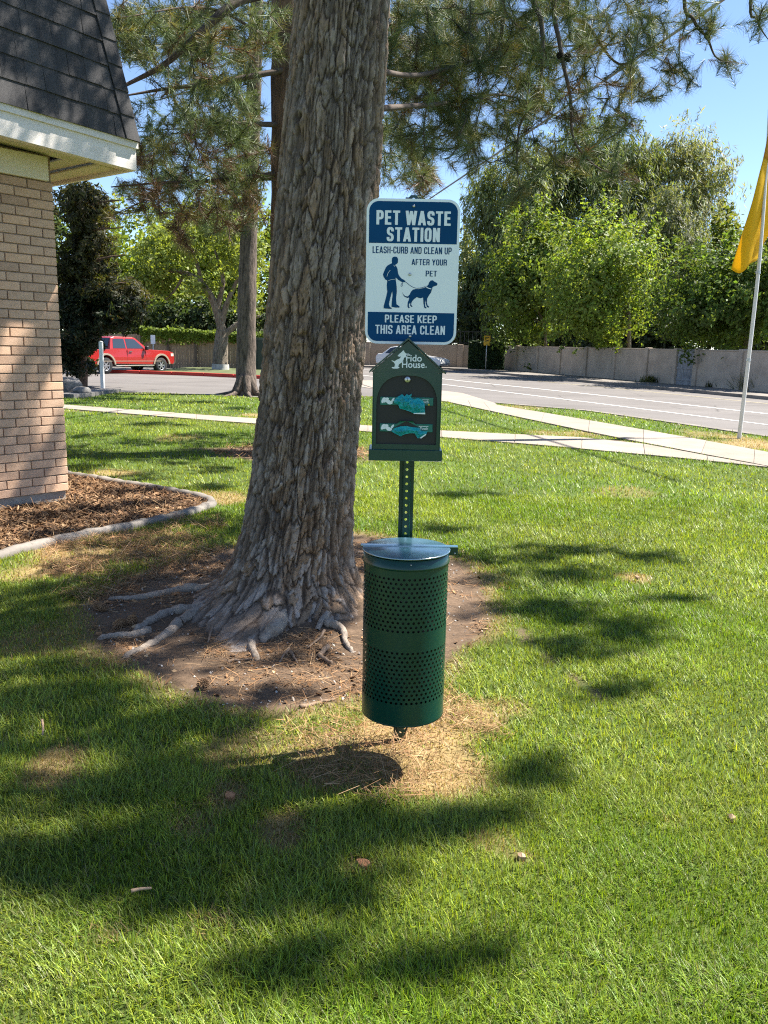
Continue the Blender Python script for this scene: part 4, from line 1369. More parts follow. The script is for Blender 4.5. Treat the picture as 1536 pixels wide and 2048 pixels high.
    # colour of the bark itself: plates grey to tan, inner bark redder
    grey = np.array([.205, .158, .124]); tan = np.array([.27, .178, .112]); pale = np.array([.29, .248, .215]); inner = np.array([.06, .042, .032])
    m = smooth(.35, .75, fbm(np.cos(t) * 1.6, np.sin(t) * 1.6, z * 1.3, 81, 4) * .6 + id1 * .4)[:, None]
    low_ = smooth(1.5, .5, z)[:, None]
    c = grey * (1 - m) + tan * m
    pm = (smooth(.45, .7, id2 * .5 + fbm(np.cos(t) * 3, np.sin(t) * 3, z * 2, 91, 3) * .5))[:, None] * (.35 + .5 * low_)
    c = c * (1 - pm) + pale * pm
    c = c * (.80 + .36 * id2[:, None]) * (.85 + .3 * id3[:, None]) * (1 + .35 * grain[:, None])
    crack = (1 - smooth(.03, .19, e1))[:, None] * .85; crack = np.maximum(crack, .45 * (1 - smooth(.01, .08, e2))[:, None]); crack = np.maximum(crack, .6 * furrow[:, None])
    c = c * (1 - crack) + inner * crack
    nth, nz = len(th), len(zz)
    i = np.arange(nz - 1)[:, None] * nth; k = np.arange(nth)[None, :]; k2 = (k + 1) % nth
    F = np.stack([i + k, i + k2, i + nth + k2, i + nth + k], -1).reshape(-1, 4)
    return np_mesh('trunk', np.stack([x, y, z], 1), F, 4, c, True)
M_BARK = attr_mat('pine_bark', .92, 60, .28, .55, 130, stretch=(1, 1, .35), spec=.15, bdist=.008)
M_TWIG = plain('dark_twig_bark', (.085, .062, .048), .9, var=.35, scale=14, bmp=.5, bscale=60)
M_ROOT = plain('weathered_root', (.29, .235, .185), .9, var=.35, scale=26, bmp=.9, bscale=70)
M_NEEDLE = leafy('pine_needles', .22, .5, (1.2, 1.1, .6), .35)
M_LEAF = leafy('leaf', .50, .55, (1.35, 1.25, .45), .35)
pine = empty('pine_tree', (TREE[0], TREE[1], 0), 'massive pine trunk with furrowed grey brown bark and exposed roots behind the waste station', 'tree')
link('trunk', trunk_mesh(), M_BARK, pine, True)

def root(pts, r0, r1, name='root', mat=None, parent=None, lift=None):
    lift = .15 * r0 if lift is None else lift
    P = curve_pts([Gz(*p) for p in pts], 7)
    P[:, 2] += lift
    rr = np.linspace(r0, r1, len(P)) * (1 + .13 * (2 * vnoise(np.arange(len(P)) * .45 + r0 * 900, np.zeros(len(P)) + r1 * 700) - 1))
    P = P + RNG.normal(0, r1 * .12, P.shape)
    V, F = tube_np(P, rr, 9)
    V = V + RNG.normal(0, r1 * .10, V.shape)
    d_ = V - np.repeat(P, 9, 0)
    V = V + d_ * (.9 * (fbm(V[:, 0] * 22, V[:, 1] * 22, V[:, 2] * 22, 19, 3) - .5))[:, None]
    V[-9:, 2] -= r1 * 1.3; V[-18:-9, 2] -= r1 * .5
    me = np_mesh(name, V, F, 4, None, True)
    return link(name, me, mat or M_ROOT, parent or pine, True)
for pts, a, b in (([(420, 1214), (382, 1221), (342, 1226), (313, 1238), (288, 1252), (270, 1262)], .038, .017),
                  ([(425, 1212), (402, 1222), (366, 1242), (334, 1269), (301, 1291), (246, 1314)], .036, .016),
                  ([(300, 1262), (265, 1272), (241, 1274), (190, 1279)], .026, .016),
                  ([(430, 1178), (364, 1182), (313, 1192), (261, 1199), (215, 1198)], .036, .014),
                  ([(474, 1226), (480, 1245), (497, 1277), (514, 1322)], .030, .015),
                  ([(668, 1212), (655, 1228), (634, 1257)], .028, .014),
                  ([(655, 1246), (672, 1251), (686, 1262), (691, 1286), (706, 1304)], .024, .011),
                  ([(560, 1240), (548, 1262), (522, 1284)], .060, .020),
                  ([(725, 1180), (742, 1194), (752, 1208)], .05, .03)):
    root(pts, a, b)
M_STICK = plain('dead_stick', (.22, .15, .10), .9, var=.3, scale=30, bmp=.5)
for pts, r, lab in (([(430, 1243), (424, 1258), (415, 1284)], .009, 'thin dry stick standing in bare soil below the tree'),
                    ([(578, 1297), (569, 1308), (561, 1322)], .008, 'short forked twig on bare soil below the trunk'),
                    ([(582, 1303), (588, 1314), (596, 1328)], .008, 'dark stubby twig on bare soil beside the forked one'),
                    ([(656, 1292), (640, 1310), (650, 1318), (664, 1326)], .014, 'gnarled root knuckle poking from bare soil near the bin'),
                    ([(455, 1324), (470, 1320), (505, 1318)], .008, 'pale twig lying flat across the bare soil'),
                    ([(648, 1260), (640, 1275), (615, 1296)], .008, 'thin curved stick on soil under the right root'),
                    ([(600, 1415), (640, 1404), (668, 1399)], .010, 'long brown stick lying at front edge of the soil ring')):
    P = curve_pts([Gz(*p, lift=r * .7) for p in pts], 5)
    mb = MB(); mb.tube(P + RNG.normal(0, r * .2, P.shape), np.linspace(r, r * .5, len(P)), 6)
    tag(mb.build('stick', M_STICK), lab, 'stick', 'sticks on the bare soil')

# ---- needles: boughs seen at the top right, then the crown overhead that shades the lawn
def tuft_cols(n, rng, base=(.10, .138, .056), dead=.08):
    c = np.array(base) * rng.uniform(.55, 1.45, (n, 1))
    y = rng.random(n)[:, None]
    c = np.where(y > .82, np.array([.21, .20, .06]) * rng.uniform(.7, 1.2, (n, 1)), c)
    c = np.where(rng.random(n)[:, None] < dead, np.array([.15, .085, .04]) * rng.uniform(.5, 1.1, (n, 1)), c)
    return c
def px_path(pts, n=6):
    return curve_pts([at(x, y, Y) for x, y, Y in pts], n)
def cluster(spec, rng):
    out = []
    for cx, cy, rx, ry, n, y0, y1 in spec:
        a = rng.uniform(0, 2 * math.pi, n); r = np.sqrt(rng.random(n))
        for i in range(n):
            out.append(at(cx + rx * r[i] * math.cos(a[i]), cy + ry * r[i] * math.sin(a[i]), rng.uniform(y0, y1)))
    return out
def densify(P, step=.15):
    s = np.concatenate([[0], np.cumsum(np.linalg.norm(np.diff(P, axis=0), axis=1))])
    t = np.linspace(0, s[-1], max(2, int(s[-1] / step)))
    return np.stack([np.interp(t, s, P[:, k]) for k in range(3)], 1)
BOUGH = .52
def add_boughs(root_o, paths, names='branch'):
    nodes = []
    for P, r0, r1 in paths:
        V, F = tube_np(P, np.linspace(r0, r1, len(P)) * BOUGH, 8)
        link(names, np_mesh(names, V, F, 4, None, True), M_TWIG, root_o, True)
        nodes.append(densify(P))
    return np.concatenate(nodes)
r1 = np.random.default_rng(3)
ax = float(tree_c(5.0))
paths = [
    (px_path([(745, 218, 4.4), (800, 214, 4.7), (895, 206, 5.2), (1010, 190, 6.0), (1115, 232, 6.6)]), .035, .008),
    (px_path([(745, 140, 4.4), (840, 150, 4.9), (960, 118, 5.6), (1085, 95, 6.4), (1220, 90, 7.0)]), .03, .008),
    (curve_pts([(ax, 4.4, 4.4), (.35, 5.0, 4.6), tuple(at(1000, -40, 5.6)), tuple(at(1004, 60, 5.7)), tuple(at(985, 130, 5.8))], 6), .06, .012),
    (curve_pts([(ax, 4.4, 4.7), (.6, 4.9, 4.9), tuple(at(1060, -60, 5.5)), tuple(at(1082, 40, 5.5)), tuple(at(1085, 120, 5.5)), tuple(at(1072, 200, 5.5)), tuple(at(1040, 250, 5.5)), tuple(at(1034, 330, 5.5)), tuple(at(1040, 385, 5.5))], 6), .045, .004),
    (curve_pts([(ax, 4.4, 5.0), (.9, 4.9, 5.2), tuple(at(1110, -60, 5.6)), tuple(at(1120, 90, 5.6)), tuple(at(1140, 190, 5.6)), tuple(at(1148, 280, 5.6)), tuple(at(1195, 335, 5.6)), tuple(at(1245, 350, 5.6))], 6), .045, .004),
    (curve_pts([(ax, 4.4, 5.2), (1.2, 5.2, 5.3), tuple(at(1130, -40, 6.4)), tuple(at(1180, 55, 6.4)), tuple(at(1238, 128, 6.4)), tuple(at(1300, 95, 6.4))], 6), .05, .006),
    (curve_pts([(ax, 4.4, 5.6), (1.6, 5.0, 5.6), tuple(at(1370, -60, 6.2)), tuple(at(1388, 40, 6.2)), tuple(at(1414, 75, 6.2)), tuple(at(1430, 112, 6.2)), tuple(at(1452, 125, 6.2))], 6), .04, .005),
    (curve_pts([(ax, 4.4, 6.0), (2.0, 5.0, 5.6), tuple(at(1505, -50, 6.0)), tuple(at(1515, 40, 6.0)), tuple(at(1540, 85, 6.0))], 6), .04, .004),
    (curve_pts([(ax, 4.4, 4.9), (.2, 6.0, 4.9), tuple(at(900, -30, 7.0)), tuple(at(880, 120, 7.2)), tuple(at(900, 260, 7.4))], 6), .05, .006),
]
nodes = add_boughs(pine, paths)
spec = [(850, 50, 90, 60, 60, 5, 7.5), (850, 150, 85, 75, 62, 5, 7.5), (960, 55, 100, 65, 75, 5, 7.5), (960, 170, 110, 100, 105, 5, 7.6), (865, 265, 85, 60, 48, 5, 7.6), (1050, 110, 60, 130, 55, 5.2, 7.4), (1000, 285, 70, 50, 26, 5.2, 7.4),
        (1120, 55, 80, 60, 34, 5.5, 7.2), (1120, 170, 70, 70, 30, 5.4, 7.2), (1200, 130, 75, 75, 26, 5.6, 7.0), (1245, 45, 80, 45, 24, 5.6, 7.0), (1330, 60, 50, 45, 16, 6, 6.8), (1350, 150, 40, 35, 12, 6, 6.8), (1285, 185, 45, 30, 12, 6, 6.8),
        (1245, 235, 40, 30, 12, 5.8, 6.6), (1180, 255, 60, 40, 14, 5.5, 6.6), (1235, 335, 28, 18, 7, 5.5, 5.9), (1040, 385, 14, 10, 4, 5.4, 5.6), (1150, 310, 40, 30, 6, 5.5, 6), (1455, 112, 20, 14, 5, 6.1, 6.3), (1430, 48, 22, 16, 5, 6.1, 6.3), (1400, 12, 26, 14, 5, 6, 6.4),
        (1525, 20, 22, 20, 5, 5.9, 6.1), (795, 70, 30, 70, 20, 5, 6.5), (800, 180, 28, 60, 16, 5.4, 7), (940, 330, 50, 30, 8, 6, 7), (1080, 320, 50, 40, 8, 5.5, 6.5), (1190, -40, 200, 50, 60, 5.5, 7)]
tips = np.array(cluster([(a, b, c_, d_, int(n_ * 1.5), y0, y1) for a, b, c_, d_, n_, y0, y1 in spec], r1))
tw, dirs = grow(nodes, tips, r1)
V, F = many_tubes(tw, 4)
link('twigs', np_mesh('twigs', V, F, 4, None, True), M_TWIG, pine, True)['kind'] = 'stuff'
o = link('needles', needle_mesh('needles', tips, dirs, r1, per=105, length=.115, width=.0026, spread=(14, 66), back=.22, cols=tuft_cols(len(tips), r1)), M_NEEDLE, pine, True)
o['kind'] = 'stuff'

# crown overhead: clumps on their own boughs, each clump where its shade falls in the picture
SHADE = [(200, 1396, 190, 22, 6.8), (420, 1424, 110, 26, 6.2), (30, 1450, 60, 36, 7), (240, 1566, 60, 28, 6.6), (330, 1572, 80, 32, 6.4), (230, 1452, 80, 26, 6.7), (330, 1455, 70, 26, 6.4), (1130, 1142, 90, 16, 6.8), (1010, 1160, 70, 18, 6.4), (1120, 1226, 70, 22, 6.6), (1240, 1255, 80, 22, 7), (1000, 1230, 40, 18, 6.3), (1180, 1310, 60, 22, 6.9), (700, 1700, 120, 40, 6.2), (520, 1720, 120, 40, 6.2),(110, 1418, 130, 22, 6.9), (250, 1485, 80, 34, 6.5), (340, 1525, 80, 34, 6.4), (5, 1500, 24, 34, 7), (610, 1670, 70, 24, 6.1), (20, 1700, 50, 40, 7),(60, 1420, 140, 50, 7), (8, 1600, 36, 60, 6.5), (300, 1430, 160, 45, 6), (450, 1470, 100, 34, 5.8), (270, 1610, 130, 54, 6.6), (400, 1580, 120, 50, 6.4), (440, 1645, 90, 42, 6.3), (110, 1690, 150, 55, 7), (280, 1710, 160, 60, 6.6), (430, 1710, 140, 60, 6.4), (600, 1690, 130, 70, 6), (410, 1555, 80, 36, 6.2),
         (700, 1660, 90, 55, 6.2), (840, 1650, 110, 36, 6.6), (1060, 1550, 50, 34, 6.8), (950, 1650, 70, 36, 6.8), (680, 1800, 140, 40, 6.4), (540, 1790, 120, 40, 6.3), (390, 1790, 120, 36, 6.3), (210, 1780, 120, 36, 6.8), (70, 1760, 80, 30, 7), (800, 1935, 80, 36, 6.6), (570, 1930, 40, 20, 6.2),
         (430, 1250, 170, 50, 5.6), (610, 1290, 110, 40, 5.4), (330, 1330, 110, 28, 6), (520, 1385, 120, 18, 5.6), (150, 1190, 110, 34, 6.8), (50, 1190, 60, 40, 7), (180, 1340, 100, 34, 6.4), (60, 1350, 80, 24, 6.6), (300, 1180, 130, 30, 6.2), (600, 1200, 90, 60, 5.2), (220, 1260, 100, 28, 6.3), (200, 1385, 120, 28, 6.4),
         (1080, 1108, 80, 20, 6.6), (1225, 1102, 90, 14, 7), (960, 1124, 55, 22, 6.2), (1330, 1118, 45, 12, 7.2), (1060, 1205, 80, 22, 6.4), (1180, 1240, 90, 26, 6.8), (1285, 1275, 80, 22, 7), (1225, 1378, 45, 26, 6.8), (1110, 1296, 55, 20, 6.6), (1350, 1200, 40, 10, 7.2), (880, 1055, 50, 14, 6.2), (1150, 1160, 60, 14, 6.6),
         (930, 990, 60, 8, 6.6)]
r2 = np.random.default_rng(5)
ctips = []; cpaths = []
def clump(P, rx, ry, zt, den=420):
    """a clump of needle tufts at height zt whose shade falls on P"""
    k = (zt - P[2]) / SUN[2]
    c = P + SUN * k
    n = int(np.clip(den * math.pi * rx * ry, 45, 320))
    a = r2.uniform(0, 2 * math.pi, n); rr = np.sqrt(r2.random(n))
    q = np.stack([c[0] + rx * rr * np.cos(a), c[1] + ry * rr * np.sin(a), c[2] + r2.normal(0, .16, n)], 1)
    nz_ = fbm(q[:, 0] * 3.6, q[:, 1] * 3.6, seed=88, oct=3)
    q = q[nz_ > np.percentile(nz_, 38)]
    return c, q
for px_, py_, rx, ry, zt in SHADE:
    if rx == 0: continue
    P = G(px_, py_); wx = abs(G(px_ + rx, py_)[0] - P[0]); wy = abs(G(px_, py_ - ry)[1] - G(px_, py_ + ry)[1]) / 2
    c, q = clump(P, wx, wy, zt + .4)
    ctips.append(q); cpaths.append(c)
HSH = []
for t_, z_, rx, ry, den in ((-1.5, 3.3, .35, .3, 200), (-1.0, 3.25, .3, .25, 180), (-.55, 3.35, .3, .25, 200), (-.05, 3.3, .3, .25, 200), (.3, 3.4, .25, .25, 220), (-1.3, 3.8, .4, .3, 200), (-.7, 3.85, .3, .3, 180), (-.2, 3.8, .28, .25, 200), (.2, 3.9, .25, .25, 200), (-1.0, 4.3, .4, .3, 200), (-.35, 4.35, .35, .3, 200), (.1, 4.4, .3, .25, 200), (-1.4, 2.95, .3, .15, 130), (-.4, 2.95, .2, .15, 130),
        (-.75, 1.5, .16, .2, 120), (-.2, 1.15, .15, .2, 120), (-.45, .85, .2, .2, 150), (-.15, .5, .2, .2, 160), (-.7, .45, .2, .2, 140), (-.1, 1.5, .08, .1, 120), (-.3, .2, .25, .2, 140)):
    q = HC + W2 * t_ + N2 * (.4 if z_ > 2 else 0)
    HSH.append((np.array([q[0], q[1], z_]), rx, ry, 6.9 + .5 * math.sin(7 * t_ + 3 * z_), den))
for P, rx, ry, zt, den in HSH + list(((np.array([-.08, 4.2, 2.7]), .35, .3, 6.2, 200), (np.array([-.1, 4.2, 2.15]), .3, .25, 6.0, 200), (np.array([-.15, 4.15, .9]), .3, .25, 5.8, 180), (np.array([-.1, 4.15, .45]), .3, .2, 5.4, 200), (np.array([-.12, 4.2, 3.2]), .4, .3, 6.6, 200), (np.array([-.12, 4.25, 1.25]), .2, .12, 5.8, 150))):
    c, q = clump(P, rx, ry, zt, den); ctips.append(q); cpaths.append(c)
tr = np.array(cpaths)
cb = []
for c in tr:                              # one bough from the stem to each clump
    z0 = max(4.2, min(9.5, c[2] - .35 * np.hypot(c[0] - ax, c[1] - 4.35) * .6))
    s = np.array([float(tree_c(z0)), 4.37, z0]); m_ = (s + c) / 2 + np.array([0, 0, .25])
    cb.append((curve_pts([s, m_, c], 5), .009 + .0038 * np.linalg.norm(c - s), .005))
# keep to the dozen strongest as parts, the rest grows as twigs from them
order = np.argsort([-np.linalg.norm(p[0][-1] - p[0][0]) for p in cb])
nodes2 = add_boughs(pine, [cb[i] for i in order[:26]])
rest_nodes = [densify(cb[i][0]) for i in order[26:]]
tw2 = [(cb[i][0], np.linspace(cb[i][1] * .7, cb[i][2], len(cb[i][0]))) for i in order[26:]]
ct = np.concatenate(ctips)
t2, d2 = grow(np.concatenate([nodes2] + rest_nodes), ct, r2)
V, F = many_tubes(tw2 + t2, 3)
link('twigs', np_mesh('twigs', V, F, 4, None, True), M_TWIG, pine, True)['kind'] = 'stuff'
o = link('needles', needle_mesh('needles', ct, d2, r2, per=36, length=.13, width=.0064, spread=(10, 85), back=.12, cols=tuft_cols(len(ct), r2)), M_NEEDLE, pine, True)
o['kind'] = 'stuff'

# ---- pine cones
M_CONE = plain('pine_cone_scale', (.26, .15, .075), .85, var=.4, scale=60)
M_CONED = plain('dark_pine_cone', (.03, .024, .02), .9, var=.4, scale=60)
def cone_mesh(L=.07, R=.026, mat=None):
    mb = MB(); n = 64
    mb.lathe([(.002, -L / 2), (R * .6, -L * .3), (R * .7, 0), (R * .4, L * .3), (.002, L / 2)], 8)
    for i in range(n):
        t = i / (n - 1); a = i * 2.399963
        z = -L / 2 + L * t
        r = R * (math.sin(math.pi * (t * .82 + .12)) ** .7)
        R3 = Matrix.Rotation(a, 3, 'Z') @ Matrix.Rotation(-.5, 3, 'Y')
        p = Vector((r * .75, 0, 0)); p.rotate(Matrix.Rotation(a, 3, 'Z').to_euler())
        w = .012 * (1 - .5 * t)
        vs = [(-.006, -w * .3, 0), (-.006, w * .3, 0), (.008, w * .6, .002), (.012, 0, .004), (.008, -w * .6, .002), (.006, 0, .007)]
        vs = [tuple((R3 @ Vector(v)) + p + Vector((0, 0, z))) for v in vs]
        mb.add(vs, [(0, 4, 3, 2, 1), (0, 1, 5), (1, 2, 5), (2, 3, 5), (3, 4, 5), (4, 0, 5)])
    return mb
cm = cone_mesh().build('pine_cone', M_CONE)
cones = [((265, 1247), .062, 'open tan pine cone resting on soil against the left roots'), ((241, 1255), .05, 'smaller tan pine cone just left of the open one by roots'), ((406, 1378), .06, 'dark pine cone on soil near the front of the ring'), ((202, 1222), .05, 'shadowed pine cone at the left end of soil ring'),
         ((88, 1036), .06, 'pine cone lying in the brown mulch near the brick wall')]
for i, (p, s, lab) in enumerate(cones):
    o = cm if i == 0 else cm.copy()
    if i: S.collection.objects.link(o)
    q = Gz(*p); o.location = (q[0], q[1], q[2] + .022); o.rotation_euler = (random.uniform(.9, 1.6), random.uniform(0, 3), random.uniform(0, 6))
    tag(o, lab, 'pine cone', 'pine cones on the ground')
for px_, py_, Y in ((1135, 113, 5.6), (1120, 111, 5.6), (1415, 70, 6.2)):
    mb = cone_mesh(.05, .022); o = mb.build('pine_cone', M_CONED, pine)
    o.location = Vector(at(px_, py_, Y)) - pine.location; o.rotation_euler = (2.8, .2, 1)

# =================================================================== OTHER PINES
def wood(name, pts, r0, r1, mat, parent, n=14, rough=.06, taper=1.0):
    P = curve_pts(pts, 8)
    rr = r0 + (r1 - r0) * np.linspace(0, 1, len(P)) ** taper
    V, F = tube_np(P, rr, n)
    d = V - np.repeat(P, n, 0)
    V = V + d * ((fbm(V[:, 0] * 9, V[:, 1] * 9, V[:, 2] * 3, 7, 3) - .5)[:, None] * rough * 4)
    return link(name, np_mesh(name, V, F, 4, None, True), mat, parent, True)
def bark_plain(name, col):
    m, nt, bs = nodes_of(name)
    a = noise_node(nt, 16, 6, .7, stretch=(1, 1, .22)); b = noise_node(nt, 4, 4, .6)
    c0 = ramp(nt, a.outputs['Fac'], [(0.36, tuple(q * .3 for q in col)), (0.52, col), (.75, tuple(min(1, q * 1.35) for q in col))]).outputs[0]
    c1 = ramp(nt, b.outputs['Fac'], [(.3, (.8, .78, .76)), (.7, (1.15, 1.13, 1.1))]).outputs[0]
    nt.links.new(mixc(nt, c0, c1, 1, 'MULTIPLY'), bs.inputs['Base Color'])
    bs.inputs['Roughness'].default_value = .95
    bump(nt, a.outputs['Fac'], .9, .05, bs)
    return m
M_BARK2 = bark_plain('reddish_pine_bark', (.155, .095, .062))
M_BARK3 = bark_plain('grey_pine_bark', (.13, .10, .08))
M_BARK4 = bark_plain('grey_tree_bark', (.20, .165, .125))

def fill_pine(name, loc, label, trunk_pts, r0, r1, bark, spec, zr, L, seed, per, nlen, nwid, base, dead, extra_n=0, group=None, extra_shade=(), fixed=(), dead_z=None):
    rng = np.random.default_rng(seed)
    t = empty(name, loc, label, 'tree', group)
    wood('trunk', trunk_pts, r0, r1, bark, t, 20)
    tp = curve_pts(trunk_pts, 8)
    tips = np.array(cluster(spec, rng)) if spec else np.zeros((0, 3))
    # crown above the frame and out to the sides, where only its shade shows
    if extra_n:
        zz = zr[0] + (zr[1] - zr[0]) * rng.random(extra_n) ** .8
        a = rng.uniform(0, 2 * math.pi, extra_n); rad = L * np.sqrt(rng.random(extra_n)) * np.clip(1.15 - (zz - zr[0]) / (zr[1] - zr[0]), .2, 1)
        cx = np.interp(zz, tp[:, 2], tp[:, 0]); cy = np.interp(zz, tp[:, 2], tp[:, 1])
        e = np.stack([cx + rad * np.cos(a), cy + rad * np.sin(a), zz - .15 * rad], 1)
        # gather into layers with gaps
        keep = fbm(e[:, 0] * .8, e[:, 1] * .8, e[:, 2] * 1.1, seed, 3) > .5
        tips = np.concatenate([tips, e[keep]])
    for px_, py_, rx, ry, zt in extra_shade:       # clumps whose shade dapples the lawn behind
        P = G(px_, py_); wx = abs(G(px_ + rx, py_)[0] - P[0]); wy = abs(G(px_, py_ - ry)[1] - G(px_, py_ + ry)[1]) / 2
        tips = np.concatenate([tips, clump(P, wx, wy, zt, 130)[1]])
    # main boughs: towards spread targets
    k = np.argsort(-np.hypot(tips[:, 0] - loc[0], tips[:, 1] - loc[1]))
    picks = []
    for i in k:
        if all(np.linalg.norm(tips[i] - tips[j]) > L * .42 for j in picks): picks.append(i)
        if len(picks) > 26: break
    paths = []
    for i in picks:
        p = tips[i]; d = math.hypot(p[0] - loc[0], p[1] - loc[1])
        z0 = np.clip(p[2] + .12 * d, tp[0][2] + 2.2, tp[-1][2])
        s = np.array([np.interp(z0, tp[:, 2], tp[:, 0]), np.interp(z0, tp[:, 2], tp[:, 1]), z0])
        m_ = s * .45 + p * .55 + rng.normal(size=3) * .12 * d * .5 + np.array([0, 0, .07 * d])
        paths.append((curve_pts([s, m_, p], 6), .010 * d + .016, .010))
    for fp, fr0, fr1 in fixed:
        paths.append((px_path(fp), fr0, fr1))
    nodes = np.concatenate([add_boughs(t, paths), densify(tp[tp[:, 2] > 2.5], .3)])
    tw, dirs = grow(nodes, tips, rng, r_tip=.004)
    V, F = many_tubes(tw, 3)
    link('twigs', np_mesh('twigs', V, F, 4, None, True), M_TWIG, t, True)['kind'] = 'stuff'
    nc = tuft_cols(len(tips), rng, base, dead)
    if dead_z:
        brown = (tips[:, 2] < dead_z) & (rng.random(len(tips)) < .5)
        nc[brown] = np.array([.15, .09, .05]) * rng.uniform(.6, 1.2, (brown.sum(), 1))
    o = link('needles', needle_mesh('needles', tips, dirs, rng, per=per, length=nlen, width=nwid, spread=(12, 68), back=nlen * 1.4, cols=nc), M_NEEDLE, t, True)
    o['kind'] = 'stuff'
    return t
hx, hy = HID
SHADE_BACK = [(190, 872, 50, 7, 7.2), (290, 884, 70, 8, 7.5), (400, 872, 60, 7, 7), (230, 912, 60, 8, 7), (340, 922, 80, 8, 7.4), (440, 940, 40, 8, 6.8), (330, 850, 90, 5, 7.5), (170, 935, 30, 7, 7), (400, 900, 40, 5, 7.2), (260, 955, 60, 7, 6.8), (400, 975, 40, 7, 6.6),
              (250, 800, 90, 4, 8), (400, 805, 70, 4, 8), (170, 806, 40, 4, 8), (470, 818, 30, 4, 8), (60, 1040, 60, 14, 6.8), (190, 1020, 50, 8, 6.8), (300, 1010, 50, 7, 6.8), (120, 1075, 60, 9, 6.6), (340, 1045, 60, 8, 6.6), (270, 985, 40, 5, 7)]
specH = [(290, 60, 70, 70, 46, 8.8, 12), (430, 60, 100, 70, 64, 9, 12.5), (370, 200, 60, 50, 22, 9, 12), (460, 190, 80, 80, 50, 9, 12.5), (250, 60, 30, 60, 14, 9, 11), (430, 290, 90, 60, 46, 9, 12.5), (300, 300, 60, 40, 22, 9, 12), (500, 330, 50, 70, 26, 9.2, 12),
         (370, 390, 110, 40, 34, 9, 12), (300, 430, 90, 40, 16, 9.5, 12), (470, 430, 60, 40, 16, 9.2, 11.5), (400, 480, 60, 30, 8, 10, 11.5), (560, 60, 40, 60, 20, 9, 12), (810, 330, 60, 50, 46, 11, 14), (850, 370, 30, 26, 16, 11, 14), (790, 260, 40, 50, 24, 11, 13)]
fill_pine('pine_tree', (hx, hy, 0), 'slim reddish pine rising close behind the massive pine trunk', [G(592, 908) - np.array([0, 0, .1]), at(588, 700, hy), at(586, 450, hy), at(583, 200, hy), at(580, 0, hy), at(577, -350, hy), at(575, -700, hy)], .36, .14, M_BARK2,
          [(a, b, c_, d_, int(n_ * 1.75), y0, y1) for a, b, c_, d_, n_, y0, y1 in specH], (5.6, 11), 4.3, 17, 56, .20, .0062, (.115, .155, .06), .10, 900, extra_shade=SHADE_BACK, dead_z=3.6, fixed=[([(572, -40, 10.6), (478, 0, 10.0), (400, 66, 9.8), (330, 128, 9.6), (248, 172, 9.4)], .13, .035), ([(570, 140, 10.6), (430, 165, 10.2), (330, 178, 10), (258, 190, 9.8)], .07, .02), ([(575, 345, 10.7), (420, 362, 10.4), (330, 365, 10.2), (222, 374, 10)], .06, .014), ([(570, 250, 10.7), (470, 246, 10.3), (385, 238, 10)], .07, .02)])
mx_, my_ = MID
specM = [(350, 90, 80, 80, 40, 20, 25), (430, 130, 100, 120, 80, 20, 25), (490, 320, 50, 120, 50, 20.5, 24.5), (380, 310, 110, 70, 60, 20, 25), (300, 370, 70, 40, 22, 20, 24), (440, 420, 70, 50, 24, 20, 24), (280, 250, 50, 60, 20, 20, 24)]
fill_pine('pine_tree', (mx_, my_, 0), 'middle distance pine with straight grey trunk standing on the far lawn by the driveway', [G(491, 791) - np.array([0, 0, .1]), at(492, 740, my_), at(494, 600, my_), at(499, 430, my_), at(507, 200, my_), at(514, 0, my_), at(522, -250, my_)], .305, .13, M_BARK3,
          [(a, b, c_, d_, int(n_ * 2.2), y0, y1) for a, b, c_, d_, n_, y0, y1 in specM], (9, 14), 4.5, 23, 50, .30, .014, (.12, .16, .062), .10, 500)
# root flare of the middle pine
mid_t = [o for o in bpy.data.objects if o.name.startswith('pine_tree') and o.type == 'EMPTY'][-1]
for a, l in ((-.3, .7), (.6, .5), (2.9, .55), (-1.2, .5), (-2.2, .5)):
    c = G(491, 791)
    P = np.array([c + np.array([math.cos(a) * q, math.sin(a) * q, h]) for q, h in ((.1, .5), (.28, .16), (.42, .05), (.42 + l, -.03))])
    wood('root', P, .14, .03, M_BARK3, mid_t, 8)
# =================================================================== BROADLEAF TREES
def crown_points(c, rad, lobes, n, rng, gap=.42, gs=1.2, shell=.55, droop=0):
    c = np.asarray(c, float); rad = np.asarray(rad, float); n = int(n * .70)
    L = rng.normal(size=(lobes, 3)); L = unit(L) * (rng.random((lobes, 1)) ** .4) * .72
    lr = rng.uniform(.30, .52, lobes)
    k = rng.integers(0, lobes, n)
    d = unit(rng.normal(size=(n, 3)))
    r = (shell + (1 - shell) * rng.random((n, 1)) ** .5) * lr[k][:, None]
    p = L[k] + d * r
    out = unit(d * .8 + L[k] * .6 + np.array([0, 0, .35]))
    P = c + p * rad
    # loose sprays that break the outline
    ns = int(n * .30); m_ = max(10, lobes * 4)
    sd = unit(rng.normal(size=(m_, 3)) + np.array([0, 0, .35])); sr = rng.uniform(.62, .95, m_); sl = rng.uniform(.18, .42, m_)
    j = rng.integers(0, m_, ns); u = rng.random((ns, 1)) ** 1.3
    Q = sd[j] * (sr[j][:, None] + u * sl[j][:, None]) + rng.normal(size=(ns, 3)) * (.075 * (1.15 - u))
    P = np.vstack([P, c + Q * rad]); out = np.vstack([out, unit(sd[j] + np.array([0, 0, .3]))]); k = np.concatenate([k, rng.integers(0, lobes, ns)])
    keep = fbm(P[:, 0] * gs, P[:, 1] * gs, P[:, 2] * gs, 77, 3) > gap
    return P[keep], out[keep], k[keep], c + L * rad
